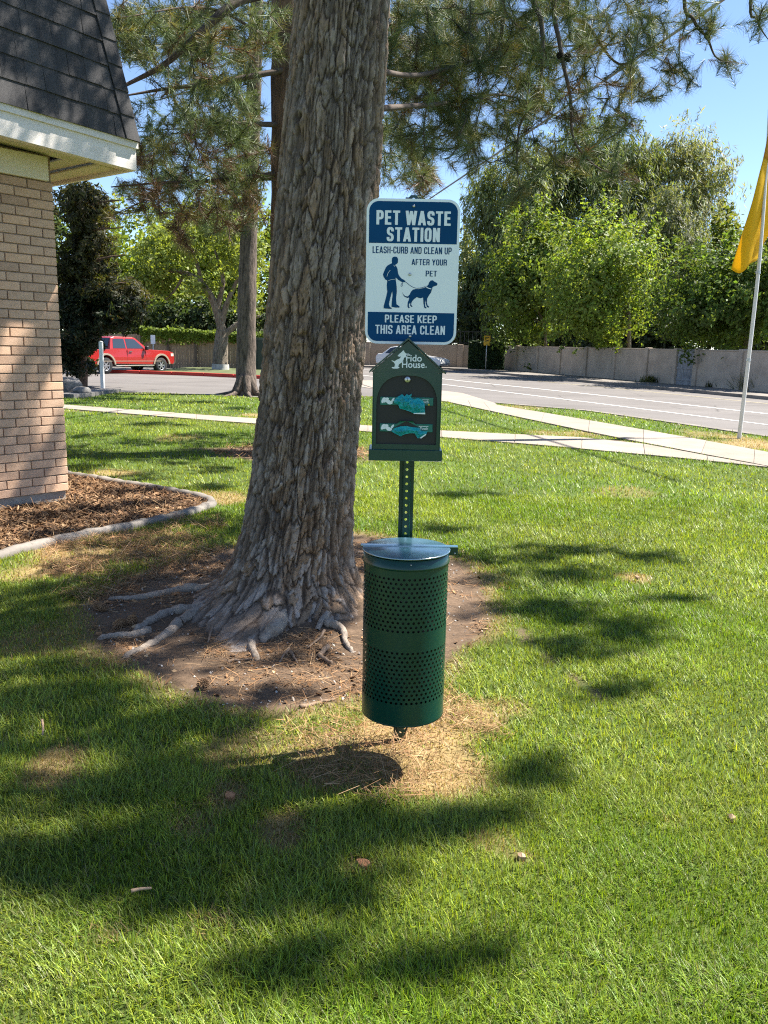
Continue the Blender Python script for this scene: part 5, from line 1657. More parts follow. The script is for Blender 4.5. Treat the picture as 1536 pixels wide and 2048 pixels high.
def broadleaf(loc, label, trunk, r0, c, rad, lobes, n, col, seed, size=(.18, .30), gap=.42, gs=1.0, bark=None, limbs=6, shell=.5, hang=False, group=None, cat='tree', name='leafy_tree', extra=None, var=.35):
    rng = np.random.default_rng(seed)
    t = empty(name, loc, label, cat, group)
    bark = bark or M_BARK4
    P, out, k, centres = crown_points(c, rad, lobes, n, rng, gap, gs, shell)
    if extra:
        for c2, rad2, l2, n2 in extra:
            P2, o2, k2, C2 = crown_points(c2, rad2, l2, n2, rng, gap, gs, shell)
            P = np.vstack([P, P2]); out = np.vstack([out, o2]); k = np.concatenate([k, k2 + lobes]); centres = np.vstack([centres, C2])
    ok = P[:, 2] > .25
    P, out, k = P[ok], out[ok], k[ok]
    if trunk is not None:
        wood('trunk', trunk, r0, r0 * .55, bark, t, 12)
        top = np.asarray(trunk[-1], float)
        idx = np.argsort(np.linalg.norm(centres - top, axis=1))[:limbs]
        for i in idx:
            q = centres[i]
            wood('limb', [top - np.array([0, 0, .15]), (top + q) / 2 + rng.normal(size=3) * .15, q], r0 * .45, r0 * .08, bark, t, 7)
    nrm = unit(out + rng.normal(size=P.shape) * .55)
    m = len(P)
    lc = np.random.default_rng(seed + 1).uniform(.8, 1.2, (int(k.max()) + 1, 1))[k]
    cols = np.array(col) * lc * rng.uniform(1 - var, 1 + var, (m, 1)) * (1 + rng.uniform(-.12, .12, (m, 3)))
    ax = None
    Lf = rng.uniform(*size, m) * 1.13; Wf = Lf * rng.uniform(.45, .7, m)
    if hang:
        ax = unit(np.array([0, 0, -1.0]) + rng.normal(size=(m, 3)) * .35); Wf = Lf * .16
    o = link('crown', leaf_mesh('crown', P, nrm, Lf, Wf, cols, rng, ax), M_LEAF, t, True)
    o['kind'] = 'stuff'
    return t
def along(px, py0, py1, Y, n=3, base=None):
    return [at(px, y, Y) for y in np.linspace(py0, py1, n)]
def ctr(px, py, Y): return at(px, py, Y)
def sz(dpx, Y): return dpx * Y / FPX
def bl(px, top, bot, hw_, Y, label, col, seed, n, lobes=16, trunk_px=None, r0=.14, depth=None, **kw):
    cy = (top + bot) / 2
    c = ctr(px, cy, Y); rad = (sz(hw_, Y), depth or sz(hw_, Y), sz((bot - top) / 2, Y))
    tr_ = None; loc = (c[0], Y, 0)
    if trunk_px:
        tx, ty0, ty1 = trunk_px
        g = at(tx, ty0, Y); tr_ = [np.array([g[0], Y, -.1]), at(tx, (ty0 + ty1) / 2, Y), at(tx, ty1, Y)]
        loc = (g[0], Y, 0)
    else:
        tr_ = [np.array([c[0], Y, -.1]), np.array([c[0], Y, c[2] * .5]), np.array([c[0], Y, c[2]])]
    return broadleaf(loc, label, tr_, r0, c, rad, lobes, n, col, seed, **kw)
GRN = (.105, .155, .030)
GW = 'trees across the road'
# far row first
bl(1030, 320, 715, 110, 74, 'pale grey green willow left of the tall willow across the road', (.175, .215, .095), 101, 30000, 20, size=(.35, .75), gap=.30, gs=.6, hang=True, group=GW, r0=.3, name='willow_tree', extra=[(ctr(985, 430, 74), (3.0, 3, 4.5), 10, 5000), (ctr(1075, 400, 75), (3.0, 3, 4.5), 10, 5000)])
bl(1185, 272, 715, 125, 77, 'tallest dark willow standing in the middle behind the leafy maples', (.135, .175, .07), 102, 29000, 24, size=(.35, .75), gap=.28, gs=.6, hang=True, group=GW, r0=.35, name='willow_tree', extra=[(ctr(1130, 360, 77), (3.6, 3, 4), 12, 5000), (ctr(1245, 350, 77), (3.6, 3, 4), 12, 5000), (ctr(1260, 450, 77), (3.4, 3, 4.4), 12, 5000), (ctr(1180, 310, 77), (4.4, 3, 2.8), 12, 4500)])
bl(1350, 296, 715, 125, 80, 'wispy pale willow with airy crown at the right across the road', (.21, .235, .12), 103, 24000, 20, size=(.35, .75), gap=.30, gs=.6, hang=True, group=GW, r0=.3, name='willow_tree', extra=[(ctr(1415, 370, 80), (2.8, 3, 3.6), 12, 3800), (ctr(1300, 400, 80), (3, 3, 4.2), 12, 4200), (ctr(1360, 330, 80), (4, 3, 2.6), 12, 4000)])
bl(932, 470, 690, 30, 84, 'slender yellow green poplar seen right beside the blue sign', (.19, .21, .07), 104, 4500, 12, size=(.25, .5), gap=.4, group=GW, r0=.2, depth=2)
bl(960, 540, 735, 55, 72, 'dark rounded tree behind the ivy covered wall end', (.06, .085, .03), 105, 8000, 14, size=(.25, .45), gap=.36, group=GW, r0=.2)
bl(1330, 400, 720, 75, 62, 'blue green conifer with soft sweeping needles behind the bright maple', (.13, .155, .075), 106, 30000, 22, size=(.3, .6), gap=.40, gs=.8, hang=True, group=GW, r0=.25, name='conifer_tree')
bl(1470, 425, 720, 85, 64, 'tall yellow green tree behind the yellow flag', (.16, .20, .05), 107, 13000, 18, size=(.25, .45), gap=.42, group=GW, r0=.25)
bl(1600, 440, 690, 100, 58, 'bushy green tree past the right edge beyond the flag pole', (.14, .18, .04), 108, 9000, 16, size=(.25, .45), gap=.4, group=GW, r0=.25)
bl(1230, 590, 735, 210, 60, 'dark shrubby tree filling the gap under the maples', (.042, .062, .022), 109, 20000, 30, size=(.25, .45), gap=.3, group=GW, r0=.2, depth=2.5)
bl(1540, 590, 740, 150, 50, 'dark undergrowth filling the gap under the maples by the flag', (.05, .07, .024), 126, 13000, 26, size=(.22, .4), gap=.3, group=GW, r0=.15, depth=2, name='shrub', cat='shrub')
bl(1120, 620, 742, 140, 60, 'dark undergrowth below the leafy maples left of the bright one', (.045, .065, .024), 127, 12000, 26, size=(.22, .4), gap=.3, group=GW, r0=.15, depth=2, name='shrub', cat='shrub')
# street trees in front of the wall
bl(1062, 430, 705, 98, 52, 'green maple with thin trunk standing left of the bright maple by the wall', (.13, .185, .034), 110, 27000, 24, trunk_px=(1091, 748, 640), size=(.15, .28), gap=.40, gs=.9, group='street trees along the wall', r0=.14, name='maple_tree')
bl(1203, 425, 705, 118, 43, 'bright lime green maple with dark trunk in front of the pale wall', (.185, .255, .05), 111, 36000, 26, trunk_px=(1258, 768, 620), size=(.11, .22), gap=.40, gs=1.1, group='street trees along the wall', r0=.15, name='maple_tree')
bl(1440, 490, 722, 125, 36, 'dark green maple overhanging the pale wall near the flag pole', (.108, .165, .034), 112, 32000, 26, trunk_px=(1493, 786, 640), size=(.10, .20), gap=.38, gs=1.2, group='street trees along the wall', r0=.2, name='maple_tree')
bl(1590, 470, 740, 90, 33, 'leafy maple at the right end of the pale wall', (.105, .155, .03), 113, 11000, 18, trunk_px=(1600, 800, 660), size=(.15, .27), gap=.4, group='street trees along the wall', r0=.18, name='maple_tree')
# left background
GL = 'trees behind the tan fence'
bl(300, 420, 715, 150, 56, 'bright lime tree behind the fence above the red pickup', (.21, .27, .04), 120, 26000, 26, size=(.22, .38), gap=.40, gs=.9, group=GL, r0=.25)
bl(470, 390, 715, 140, 60, 'tall light green tree behind the fence between the pine trunks', (.19, .25, .04), 121, 26000, 24, size=(.24, .4), gap=.42, gs=.9, group=GL, r0=.25)
bl(640, 430, 720, 110, 62, 'leafy tree mostly hidden behind the massive pine trunk', (.10, .145, .032), 122, 9000, 20, size=(.25, .4), gap=.42, group=GL, r0=.25)
bl(150, 400, 720, 120, 58, 'light green tree behind the dark juniper', (.11, .155, .035), 123, 10000, 20, size=(.25, .4), gap=.42, group=GL, r0=.25)
bl(420, 600, 715, 190, 50, 'dark green shrub mass rising just behind the tan fence', (.05, .075, .022), 124, 11000, 30, size=(.2, .34), gap=.32, group=GL, r0=.15, depth=1.5, name='shrub', cat='shrub')
bl(835, 540, 735, 130, 78, 'dark evergreen bushes behind the tan block wall', (.045, .06, .028), 125, 9000, 30, size=(.25, .45), gap=.34, group=GW, r0=.2, depth=3, name='shrub', cat='shrub')
# forked tree in front of the fence
YF = 40.0
ft = empty('leafy_tree', (at(441, 738, YF)[0], YF, 0), 'grey forked tree with whitewashed base growing on the red kerbed island', 'tree')
wood('trunk', [at(441, 741, YF), at(441, 700, YF), at(444, 662, YF)], .40, .30, M_BARK4, ft, 14)
for pts, a, b in (([(446, 668), (430, 610), (404, 568), (370, 546), (320, 540)], .24, .07), ([(444, 668), (436, 620), (446, 560), (430, 500)], .18, .06), ([(446, 672), (470, 652), (492, 640), (520, 632)], .17, .07), ([(440, 660), (452, 612), (470, 570), (492, 520)], .18, .06), ([(404, 568), (392, 520), (372, 470)], .11, .05), ([(370, 546), (350, 580), (330, 600)], .08, .03)):
    wood('limb', [at(x, y, YF + .01 * i) for i, (x, y) in enumerate(pts)], a, b, M_BARK4, ft, 8)
M_WHITEW = plain('faded_whitewash', (.42, .40, .37), .9, var=.3, scale=8)
wood('painted_base', [at(441, 743, YF), at(441, 728, YF)], .425, .415, M_WHITEW, ft, 14, rough=.03)
rng = np.random.default_rng(140)
Ps, Os = [], []
for cx, cy, w_, h_, n_ in ((340, 500, 90, 70, 6000), (430, 460, 80, 60, 4500), (490, 520, 60, 60, 3500), (300, 570, 60, 34, 2200), (380, 570, 60, 30, 1500), (500, 600, 30, 40, 900)):
    P_, O_, _, _ = crown_points(at(cx, cy, YF), (sz(w_, YF), 2.2, sz(h_, YF)), 12, n_, rng, .45, 1.3, .5)
    Ps.append(P_); Os.append(O_)
Ps = np.vstack(Ps); Os = np.vstack(Os); m = len(Ps)
o = link('crown', leaf_mesh('crown', Ps, unit(Os + rng.normal(size=Ps.shape) * .6), rng.uniform(.14, .26, m), rng.uniform(.08, .15, m), np.array([.20, .25, .055]) * rng.uniform(.6, 1.4, (m, 1)), rng), M_LEAF, ft, True)
o['kind'] = 'stuff'

# dark juniper beside the house
YJ = 24.0
jn = empty('juniper_tree', (at(175, 770, YJ)[0], YJ, 0), 'dense dark juniper hanging low beside the brick house in front of the pickup', 'tree')
wood('trunk', [at(165, 785, YJ), at(165, 700, YJ), at(170, 560, YJ), at(165, 400, YJ)], .16, .05, M_BARK2, jn, 10)
rng = np.random.default_rng(150)
Ps, Os = [], []
for cx, cy, w_, h_, n_ in ((160, 650, 58, 62, 11000), (190, 640, 78, 48, 8000), (235, 600, 58, 44, 7500), (252, 622, 44, 30, 4200), (165, 560, 70, 60, 8000), (180, 480, 46, 56, 4500), (160, 420, 46, 56, 4200), (195, 420, 34, 40, 1500), (140, 712, 26, 32, 3200), (160, 735, 26, 20, 1800), (95, 560, 60, 190, 7000)):
    P_, O_, _, _ = crown_points(at(cx, cy, YJ), (sz(w_, YJ), 1.2, sz(h_, YJ)), 12, n_, rng, .34, 2.0, .35)
    Ps.append(P_); Os.append(O_)
Ps = np.vstack(Ps); Os = np.vstack(Os); m = len(Ps)
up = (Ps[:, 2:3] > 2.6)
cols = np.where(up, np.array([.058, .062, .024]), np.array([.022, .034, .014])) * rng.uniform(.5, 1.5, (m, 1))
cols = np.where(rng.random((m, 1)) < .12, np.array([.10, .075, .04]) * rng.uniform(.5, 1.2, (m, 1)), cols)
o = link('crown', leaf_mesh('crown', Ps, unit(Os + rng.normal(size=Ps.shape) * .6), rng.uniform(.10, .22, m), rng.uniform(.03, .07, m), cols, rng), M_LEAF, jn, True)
o['kind'] = 'stuff'
for q in range(5):
    wood('limb', [at(165, 640 - q * 55, YJ), at(190 + q % 3 * 12, 625 - q * 55, YJ - .4), at(215 + (q * 37) % 40, 620 - q * 55, YJ - .5)], .05, .015, M_BARK2, jn, 6)

# =================================================================== WALLS, FENCES
def local_frame(A, B):
    A = np.asarray(A[:2], float); B = np.asarray(B[:2], float); d = unit(B - A)
    return A, d, np.array([-d[1], d[0]]), np.linalg.norm(B - A), math.atan2(d[1], d[0])
M_PALE = concrete_mat('pale_wall_concrete', (.47, .39, .315), .3)
M_TANW = concrete_mat('tan_block_wall', (.31, .245, .185), .2)
M_FENCE = plain('tan_fence_board', (.30, .215, .14), .9, var=.3, scale=5, bmp=.5, bscale=14, stretch=(3, 3, .25), rand=.12)
M_POSTD = plain('weathered_post', (.115, .085, .062), .9, var=.3, scale=8)
A, d, nrm2, L, ang = local_frame(G(1000, 741), G(1480, 785))
pw = empty('concrete_wall', (A[0], A[1], 0), 'long pale precast concrete wall with raised posts across the road', 'wall', rot=(0, 0, ang))
HW = 1.62
pil = [1000, 1033, 1075, 1120, 1172, 1228, 1292, 1349, 1390, 1478, 1560, 1650]
def s_of(px):
    # where the picture column px meets the wall line
    a = ray(px, 740 + (px - 1000) * .09); v = a[:2]
    M2 = np.array([[d[0], -v[0]], [d[1], -v[1]]]); sol = np.linalg.solve(M2, -A)
    return sol[0]
ss = [s_of(p) for p in pil]
for i in range(len(ss) - 1):
    if i == 7: continue                     # gate bay
    mb = MB(); mb.box(((ss[i] + ss[i + 1]) / 2, 0, HW / 2 - .05), (ss[i + 1] - ss[i] - .2, .12, HW + .1)); mb.build('wall_panel', M_PALE, pw)
    mb = MB(); mb.bbox(((ss[i] + ss[i + 1]) / 2, 0, HW + .03), (ss[i + 1] - ss[i] - .22, .17, .06), .01); mb.build('coping', M_PALE, pw)
for i, s in enumerate(ss):
    mb = MB(); mb.bbox((s, -.02, HW / 2), (.24, .26, HW + .20), .015); mb.build('wall_post', M_PALE, pw)
M_GATE = plain('weathered_blue_grey_wood', (.25, .25, .26), .85, var=.45, scale=5, stretch=(3, 3, .5))
g0, g1 = ss[7], ss[8]
gate = empty('wooden_gate', tuple(A + d * (g0 + g1) / 2) + (0,), 'small weathered grey wooden gate set into the pale concrete wall', 'gate', rot=(0, 0, ang))
gw = g1 - g0 - .26
for k in range(5):
    mb = MB(); mb.box((-gw / 2 + gw * (k + .5) / 5, -.03, HW / 2 + .05), (gw / 5 - .02, .03, HW)); mb.build('plank', M_GATE, gate)
for z in (.35, .85, 1.4):
    mb = MB(); mb.box((0, -.06, z), (gw, .03, .09)); mb.build('rail', M_GATE, gate)
# tan block wall further left, iron railing above it
TA, TB = at(690, 738, 57), at(1010, 741, 57.5)
A2_, d2_, _, L2_, ang2 = local_frame(TA, TB)
A2_ = A2_ - d2_ * 5; L2_ += 5
tw_ = empty('block_wall', (*A2_, 0), 'tan masonry block wall behind the white car', 'wall', rot=(0, 0, ang2))
HT = 1.66
for k in range(5):
    x0, x1 = L2_ * k / 5, L2_ * (k + 1) / 5
    mb = MB(); mb.box(((x0 + x1) / 2, 0, HT / 2 - .05), (x1 - x0 - .42, .18, HT + .1)); mb.build('wall_panel', M_TANW, tw_)
    mb = MB(); mb.bbox((x1, -.03, HT / 2), (.4, .3, HT + .08), .02); mb.build('wall_pier', M_TANW, tw_)
M_IRON = plain('black_iron', (.012, .012, .013), .5)
fe = empty('iron_railing', (*(A2_ + np.array([0, .6])), 0), 'dark iron railing above the tan block wall right of the sign', 'railing', rot=(0, 0, ang2))
fx0, fx1 = L2_ * .55, L2_
for k in range(26):
    x = fx0 + (fx1 - fx0) * k / 25
    mb = MB(); mb.box((x, 0, HT + .4), (.035, .035, 1.2)); mb.build('bar', M_IRON, fe)
for z in (HT + .15, HT + .95):
    mb = MB(); mb.box(((fx0 + fx1) / 2, 0.04, z), (fx1 - fx0, .04, .05)); mb.build('rail', M_IRON, fe)
def leaf_patch(name, label, cat, c, rad, n, col, seed, size, ang=0, group=None, lobes=14, gap=.33, gs=2.0, shell=.6):
    rng = np.random.default_rng(seed)
    P, O, k, _ = crown_points((0, 0, 0), rad, lobes, n, rng, gap, gs, shell)
    c_, s_ = math.cos(ang), math.sin(ang)
    P = np.stack([P[:, 0] * c_ - P[:, 1] * s_, P[:, 0] * s_ + P[:, 1] * c_, P[:, 2]], 1) + np.asarray(c)
    keep = P[:, 2] > .03; P, O = P[keep], O[keep]; m = len(P)
    cols = np.array(col) * rng.uniform(.6, 1.4, (m, 1))
    L = rng.uniform(*size, m)
    o = link(name, leaf_mesh(name, P, unit(O + rng.normal(size=P.shape) * .6), L, L * .7, cols, rng), M_LEAF)
    return tag(o, label, cat, group)
def ivy_box():
    rng = np.random.default_rng(210); n = 11000
    A_, B_ = at(936, 741, 55), at(1006, 742, 53.5)
    u = rng.random(n); z = rng.random(n) ** .9 * 2.05
    P = A_[None, :] * (1 - u[:, None]) + B_[None, :] * u[:, None]
    P[:, 2] = z
    P[:, 1] += -.25 * rng.random(n) + .22 * (fbm(u * 9, z * 3, seed=4, oct=3) - .5) * 2
    top = z > 1.75 + .35 * fbm(u * 8, u * 0, seed=9, oct=3)
    P = P[~top]; m = len(P)
    nr = unit(np.array([.25, -1, .5]) + rng.normal(size=(m, 3)) * .5); L = rng.uniform(.10, .2, m)
    o = link('ivy', leaf_mesh('ivy', P, nr, L, L * .8, np.array([.035, .062, .02]) * rng.uniform(.5, 1.5, (m, 1)), rng), M_LEAF)
    tag(o, 'dark green ivy thickly covering the end of the block wall under the yellow sign', 'ivy')
ivy_box()
# tan fence on the left
FA, FB = G(120, 741.5), G(560, 736.5)
FA = at(120, 741, 43); FB = at(585, 737, 43)
A3, d3, n3, L3, ang3 = local_frame(FA, FB)
fence = empty('board_fence', (*A3, 0), 'tan vertical board fence with dark posts behind the red pickup', 'fence', rot=(0, 0, ang3))
HF = 1.66
posts = [0, 2.2, 4.4, 5.8, 7.25, 8.7, 10.4, L3]
bw = .145; x = 0.0
fmeshes = []
for h in range(6):
    mb = MB(); mb.box((0, 0, (HF + .03 * (h % 3)) / 2), (bw - .008, .02, HF + .03 * (h % 3))); me_ = mb.build('board', M_FENCE); fmeshes.append(me_.data); bpy.data.objects.remove(me_)
while x < L3:
    o = bpy.data.objects.new('board', random.choice(fmeshes)); S.collection.objects.link(o); o.parent = fence
    o.location = (x, random.uniform(-.008, .008), random.uniform(-.02, .0)); x += bw
for x in posts:
    mb = MB(); mb.bbox((x, -.07, HF / 2), (.13, .11, HF + .06), .01); mb.build('fence_post', M_POSTD, fence)
for z in (.35, 1.3):
    mb = MB(); mb.box((L3 / 2, .05, z), (L3, .04, .09)); mb.build('rail', M_FENCE, fence)
def vine():
    rng = np.random.default_rng(220); n = 7500
    u = rng.random(n); x = 4.4 + u * (L3 - 5.2)
    h = fbm(x * 1.1, x * 0, seed=14, oct=4)
    z = HF + .08 + rng.normal(0, .09, n) - np.where(rng.random(n) < .25, rng.random(n) ** 2 * (h * .7), 0) + .3 * (h - .4)
    y = -.10 - .18 * rng.random(n)
    P = np.stack([A3[0] + d3[0] * x - d3[1] * y * -1 * 0 + n3[0] * y, A3[1] + d3[1] * x + n3[1] * y, z], 1)
    m = len(P); nr = unit(np.array([0.1, -.8, .7]) + rng.normal(size=(m, 3)) * .5); L = rng.uniform(.10, .2, m)
    o = link('vine', leaf_mesh('vine', P, nr, L, L * .8, np.array([.20, .27, .04]) * rng.uniform(.6, 1.35, (m, 1)), rng), M_LEAF)
    tag(o, 'lime green vine spilling over the top of the tan board fence', 'vine')
vine()
# dark green cabinet glimpsed beside the trunk
mb = MB(); c_ = at(517, 741, 41.5)
cab = empty('utility_cabinet', (c_[0], 41.5, 0), 'dark green utility cabinet glimpsed between the two pine trunks', 'cabinet')
M_DG = plain('dark_green_metal', (.012, .026, .018), .5)
mb.bbox((0, 0, .85), (.72, .6, 1.66), .02); mb.build('housing', M_DG, cab)
mb = MB(); mb.bbox((-.17, -.31, .85), (.33, .02, 1.5), .006); mb.build('door', M_DG, cab)
mb = MB(); mb.bbox((.17, -.31, .85), (.33, .02, 1.5), .006); mb.build('door', M_DG, cab)

# =================================================================== VEHICLES
M_RUB = plain('tyre_rubber', (.016, .016, .017), .85, var=.2)
M_RIM = plain('alloy_rim', (.42, .42, .43), .32, .75, var=.1)
M_GLASS = plain('tinted_glass', (.025, .035, .045), .06, var=.1, spec=.9)
M_TRIM = plain('black_trim', (.014, .014, .015), .55)
M_CHROME = plain('chrome_trim', (.65, .63, .6), .2, .9)
M_LENS = plain('lamp_lens', (.7, .62, .5), .15, var=.05)
M_TAIL = plain('tail_lamp', (.35, .01, .008), .2)
def paint(name, col):
    m, nt, bs = nodes_of(name)
    bs.inputs['Base Color'].default_value = (*col, 1); bs.inputs['Roughness'].default_value = .35
    bs.inputs['Coat Weight'].default_value = .8; bs.inputs['Coat Roughness'].default_value = .06
    return m
M_REDP = paint('red_car_paint', (.31, .008, .004)); M_WHP = paint('white_car_paint', (.72, .72, .71)); M_DKP = paint('charcoal_car_paint', (.02, .02, .022)); M_FLARE = plain('tan_fender_flare', (.30, .24, .18), .5)
def wheel(parent, x, y, r, w=.26, spokes=6):
    s = 1 if y > 0 else -1
    mb = MB(); mb.lathe([(r * .60, -w / 2), (r * .93, -w / 2), (r, -w * .34), (r, w * .34), (r * .93, w / 2), (r * .60, w / 2)], 32, (0, 0, 0), axis='y', cap=False)
    ty = mb.build('wheel', M_RUB, parent); ty.location = (x, y, r)
    mb = MB()
    mb.lathe([(r * .63, -w * .42), (r * .63, w * .42)], 32, (0, 0, 0), axis='y', cap=False)
    mb.lathe([(r * .63, s * w * .40), (r * .55, s * w * .43), (r * .52, s * w * .30)], 32, axis='y', cap=False)
    mb.lathe([(.0001, s * w * .40), (r * .13, s * w * .40), (r * .14, s * w * .2)], 16, axis='y', cap=False)
    for k in range(spokes):
        a = 2 * math.pi * k / spokes
        R3 = Matrix.Rotation(a, 3, 'Y')
        c = R3 @ Vector((r * .34, s * w * .36, 0))
        mb.box(c, (r * .46, .03, r * .17), R=R3)
    rim = mb.build('rim', M_RIM, ty)
    mb = MB(); mb.lathe([(.0001, s * w * .15), (r * .56, s * w * .15)], 24, axis='y', cap=False); mb.build('brake_disc', M_TRIM, ty)
    return ty
def arc(cx, cz, r, a0, a1, n=9):
    return [(cx + r * math.cos(math.radians(a0 + (a1 - a0) * i / (n - 1))), cz + r * math.sin(math.radians(a0 + (a1 - a0) * i / (n - 1)))) for i in range(n)]
def shell(mb, prof, hw0, hwtop, zb, zt, mi=0, tuck=.0):
    """side outline swept across the width, narrower above zb"""
    n = len(prof)
    def w(z): return hw0 - (hw0 - hwtop) * max(0, min(1, (z - zb) / (zt - zb))) - tuck * max(0, min(1, (zb - z) / zb)) ** 2
    vs = [(x, -w(z), z) for x, z in prof] + [(x, w(z), z) for x, z in prof]
    fs = [tuple(range(n)), tuple(range(2 * n - 1, n - 1, -1))] + [(i, n + i, n + (i + 1) % n, (i + 1) % n) for i in range(n)]
    mb.add(vs, fs, mi)
def side_panels(name, poly, hw0, hwtop, zb, zt, mat, parent, proud=.006, inset=0):
    for s in (-1, 1):
        def w(z): return hw0 - (hw0 - hwtop) * max(0, min(1, (z - zb) / (zt - zb))) + proud
        vs = [(x, s * w(z), z) for x, z in poly]
        vs2 = [(x, s * (w(z) - .012), z) for x, z in poly]
        n = len(poly); mb = MB()
        f0 = tuple(range(n)); 
        mb.add(vs + vs2, [f0 if s < 0 else f0[::-1]] + [(i, (i + 1) % n, n + (i + 1) % n, n + i) for i in range(n)])
        mb.build(name, mat, parent)
def pickup():
    # x forward from the rear wheel contact, z up, metres (before scaling)
    sc = .85
    R_ = G(210, 748); Fp = G(324, 743)
    head = unit(np.array([.50, .87]))
    rot = math.atan2(head[1], head[0])
    t = empty('pickup_truck', (0, 0, 0), 'bright red pickup truck parked by the tan fence behind the juniper', 'pickup truck', rot=(0, 0, rot))
    t.scale = (sc, sc, sc)
    # right side faces the camera: near wheels at y=-.84
    off = np.array([0.0, -.84]) * sc
    c_, s_ = math.cos(rot), math.sin(rot)
    t.location = (R_[0] - (off[0] * c_ - off[1] * s_), R_[1] - (off[0] * s_ + off[1] * c_), 0)
    wb = 3.62; r = .40
    low = [(-1.15, .62), (-1.15, .48)] + [(-.52, .46)] + arc(0, .42, .50, 172, 8) + [(wb - .52, .44)] + arc(wb, .42, .50, 172, 8) + [(wb + .82, .45), (wb + .92, .55), (wb + .93, .85), (wb + .86, 1.05), (wb + .55, 1.14), (2.72, 1.20), (-.10, 1.17), (-1.15, 1.17)]
    mb = MB(); shell(mb, low, .97, .93, .8, 1.25, tuck=.03); mb.build('body', M_REDP, t, bevel=.02)
    cabp = [(.30, 1.18), (2.78, 1.20), (2.08, 1.74), (1.90, 1.80), (.72, 1.80), (.52, 1.74)]
    mb = MB(); shell(mb, cabp, .92, .72, 1.2, 1.8); mb.build('cab', M_REDP, t, bevel=.03)
    mb = MB(); mb.box((-.42, 0, 1.10), (1.35, 1.6, .16)); mb.build('bed_floor', M_TRIM, t)
    side_panels('side_window', [(.50, 1.24), (1.30, 1.24), (1.30, 1.70), (.76, 1.70), (.60, 1.66)], .92, .72, 1.2, 1.8, M_GLASS, t)
    side_panels('side_window', [(1.38, 1.24), (2.50, 1.24), (2.02, 1.66), (1.90, 1.70), (1.38, 1.70)], .92, .72, 1.2, 1.8, M_GLASS, t)
    mb = MB(); mb.add([(2.72, -.78, 1.24), (2.72, .78, 1.24), (2.14, .68, 1.71), (2.14, -.68, 1.71)], [(0, 1, 2, 3)]); mb.build('windscreen', M_GLASS, t)
    mb = MB(); mb.add([(.305, -.74, 1.26), (.50, -.66, 1.72), (.50, .66, 1.72), (.305, .74, 1.26)], [(0, 1, 2, 3)]); mb.build('rear_window', M_GLASS, t)
    for s in (-1, 1):
        for x in (1.34, 2.55):
            mb = MB(); mb.box((x, s * .962, .86), (.012, .02, .62)); mb.build('door_seam', M_TRIM, t)
        mb = MB(); mb.bbox((1.55, s * .98, 1.08), (.2, .03, .045), .01); mb.build('door_handle', M_TRIM, t)
        mb = MB(); mb.bbox((2.52, s * 1.07, 1.27), (.14, .2, .2), .03); mb.build('wing_mirror', M_TRIM, t)
        mb = MB(); mb.bbox((1.8, s * .98, .40), (2.5, .12, .05), .015); mb.build('running_board', M_CHROME, t)
        mb = MB(); mb.box((1.6, s * .969, .62), (4.0, .008, .03)); mb.build('side_stripe', M_FLARE, t)
        for cx in (0, wb):
            o_ = arc(cx, .42, .58, 176, 4, 14); i_ = arc(cx, .42, .495, 176, 4, 14)
            mb = MB()
            for k in range(13):
                mb.prism([o_[k], o_[k + 1], i_[k + 1], i_[k]][::1], s * .95, s * 1.01)
            mb.build('fender_flare', M_FLARE, t)
        mb = MB(); mb.bbox((wb + .78, s * .84, .93), (.26, .24, .20), .04); mb.build('headlight', M_LENS, t)
        mb = MB(); mb.bbox((-1.13, s * .86, .95), (.08, .16, .34), .02); mb.build('tail_light', M_TAIL, t)
        wheel(t, 0, s * .84, r); wheel(t, wb, s * .84, r)
    mb = MB(); mb.bbox((wb + .92, 0, .56), (.16, 1.86, .24), .04); mb.build('bumper', M_CHROME, t)
    mb = MB(); mb.bbox((-1.2, 0, .55), (.16, 1.8, .2), .04); mb.build('bumper', M_CHROME, t)
    mb = MB(); mb.bbox((wb + .91, 0, .90), (.05, 1.3, .28), .02); mb.build('grille', M_CHROME, t)
    mb = MB(); mb.box((1.6, 0, .42), (4.3, .9, .18)); mb.build('chassis', M_TRIM, t)
pickup()
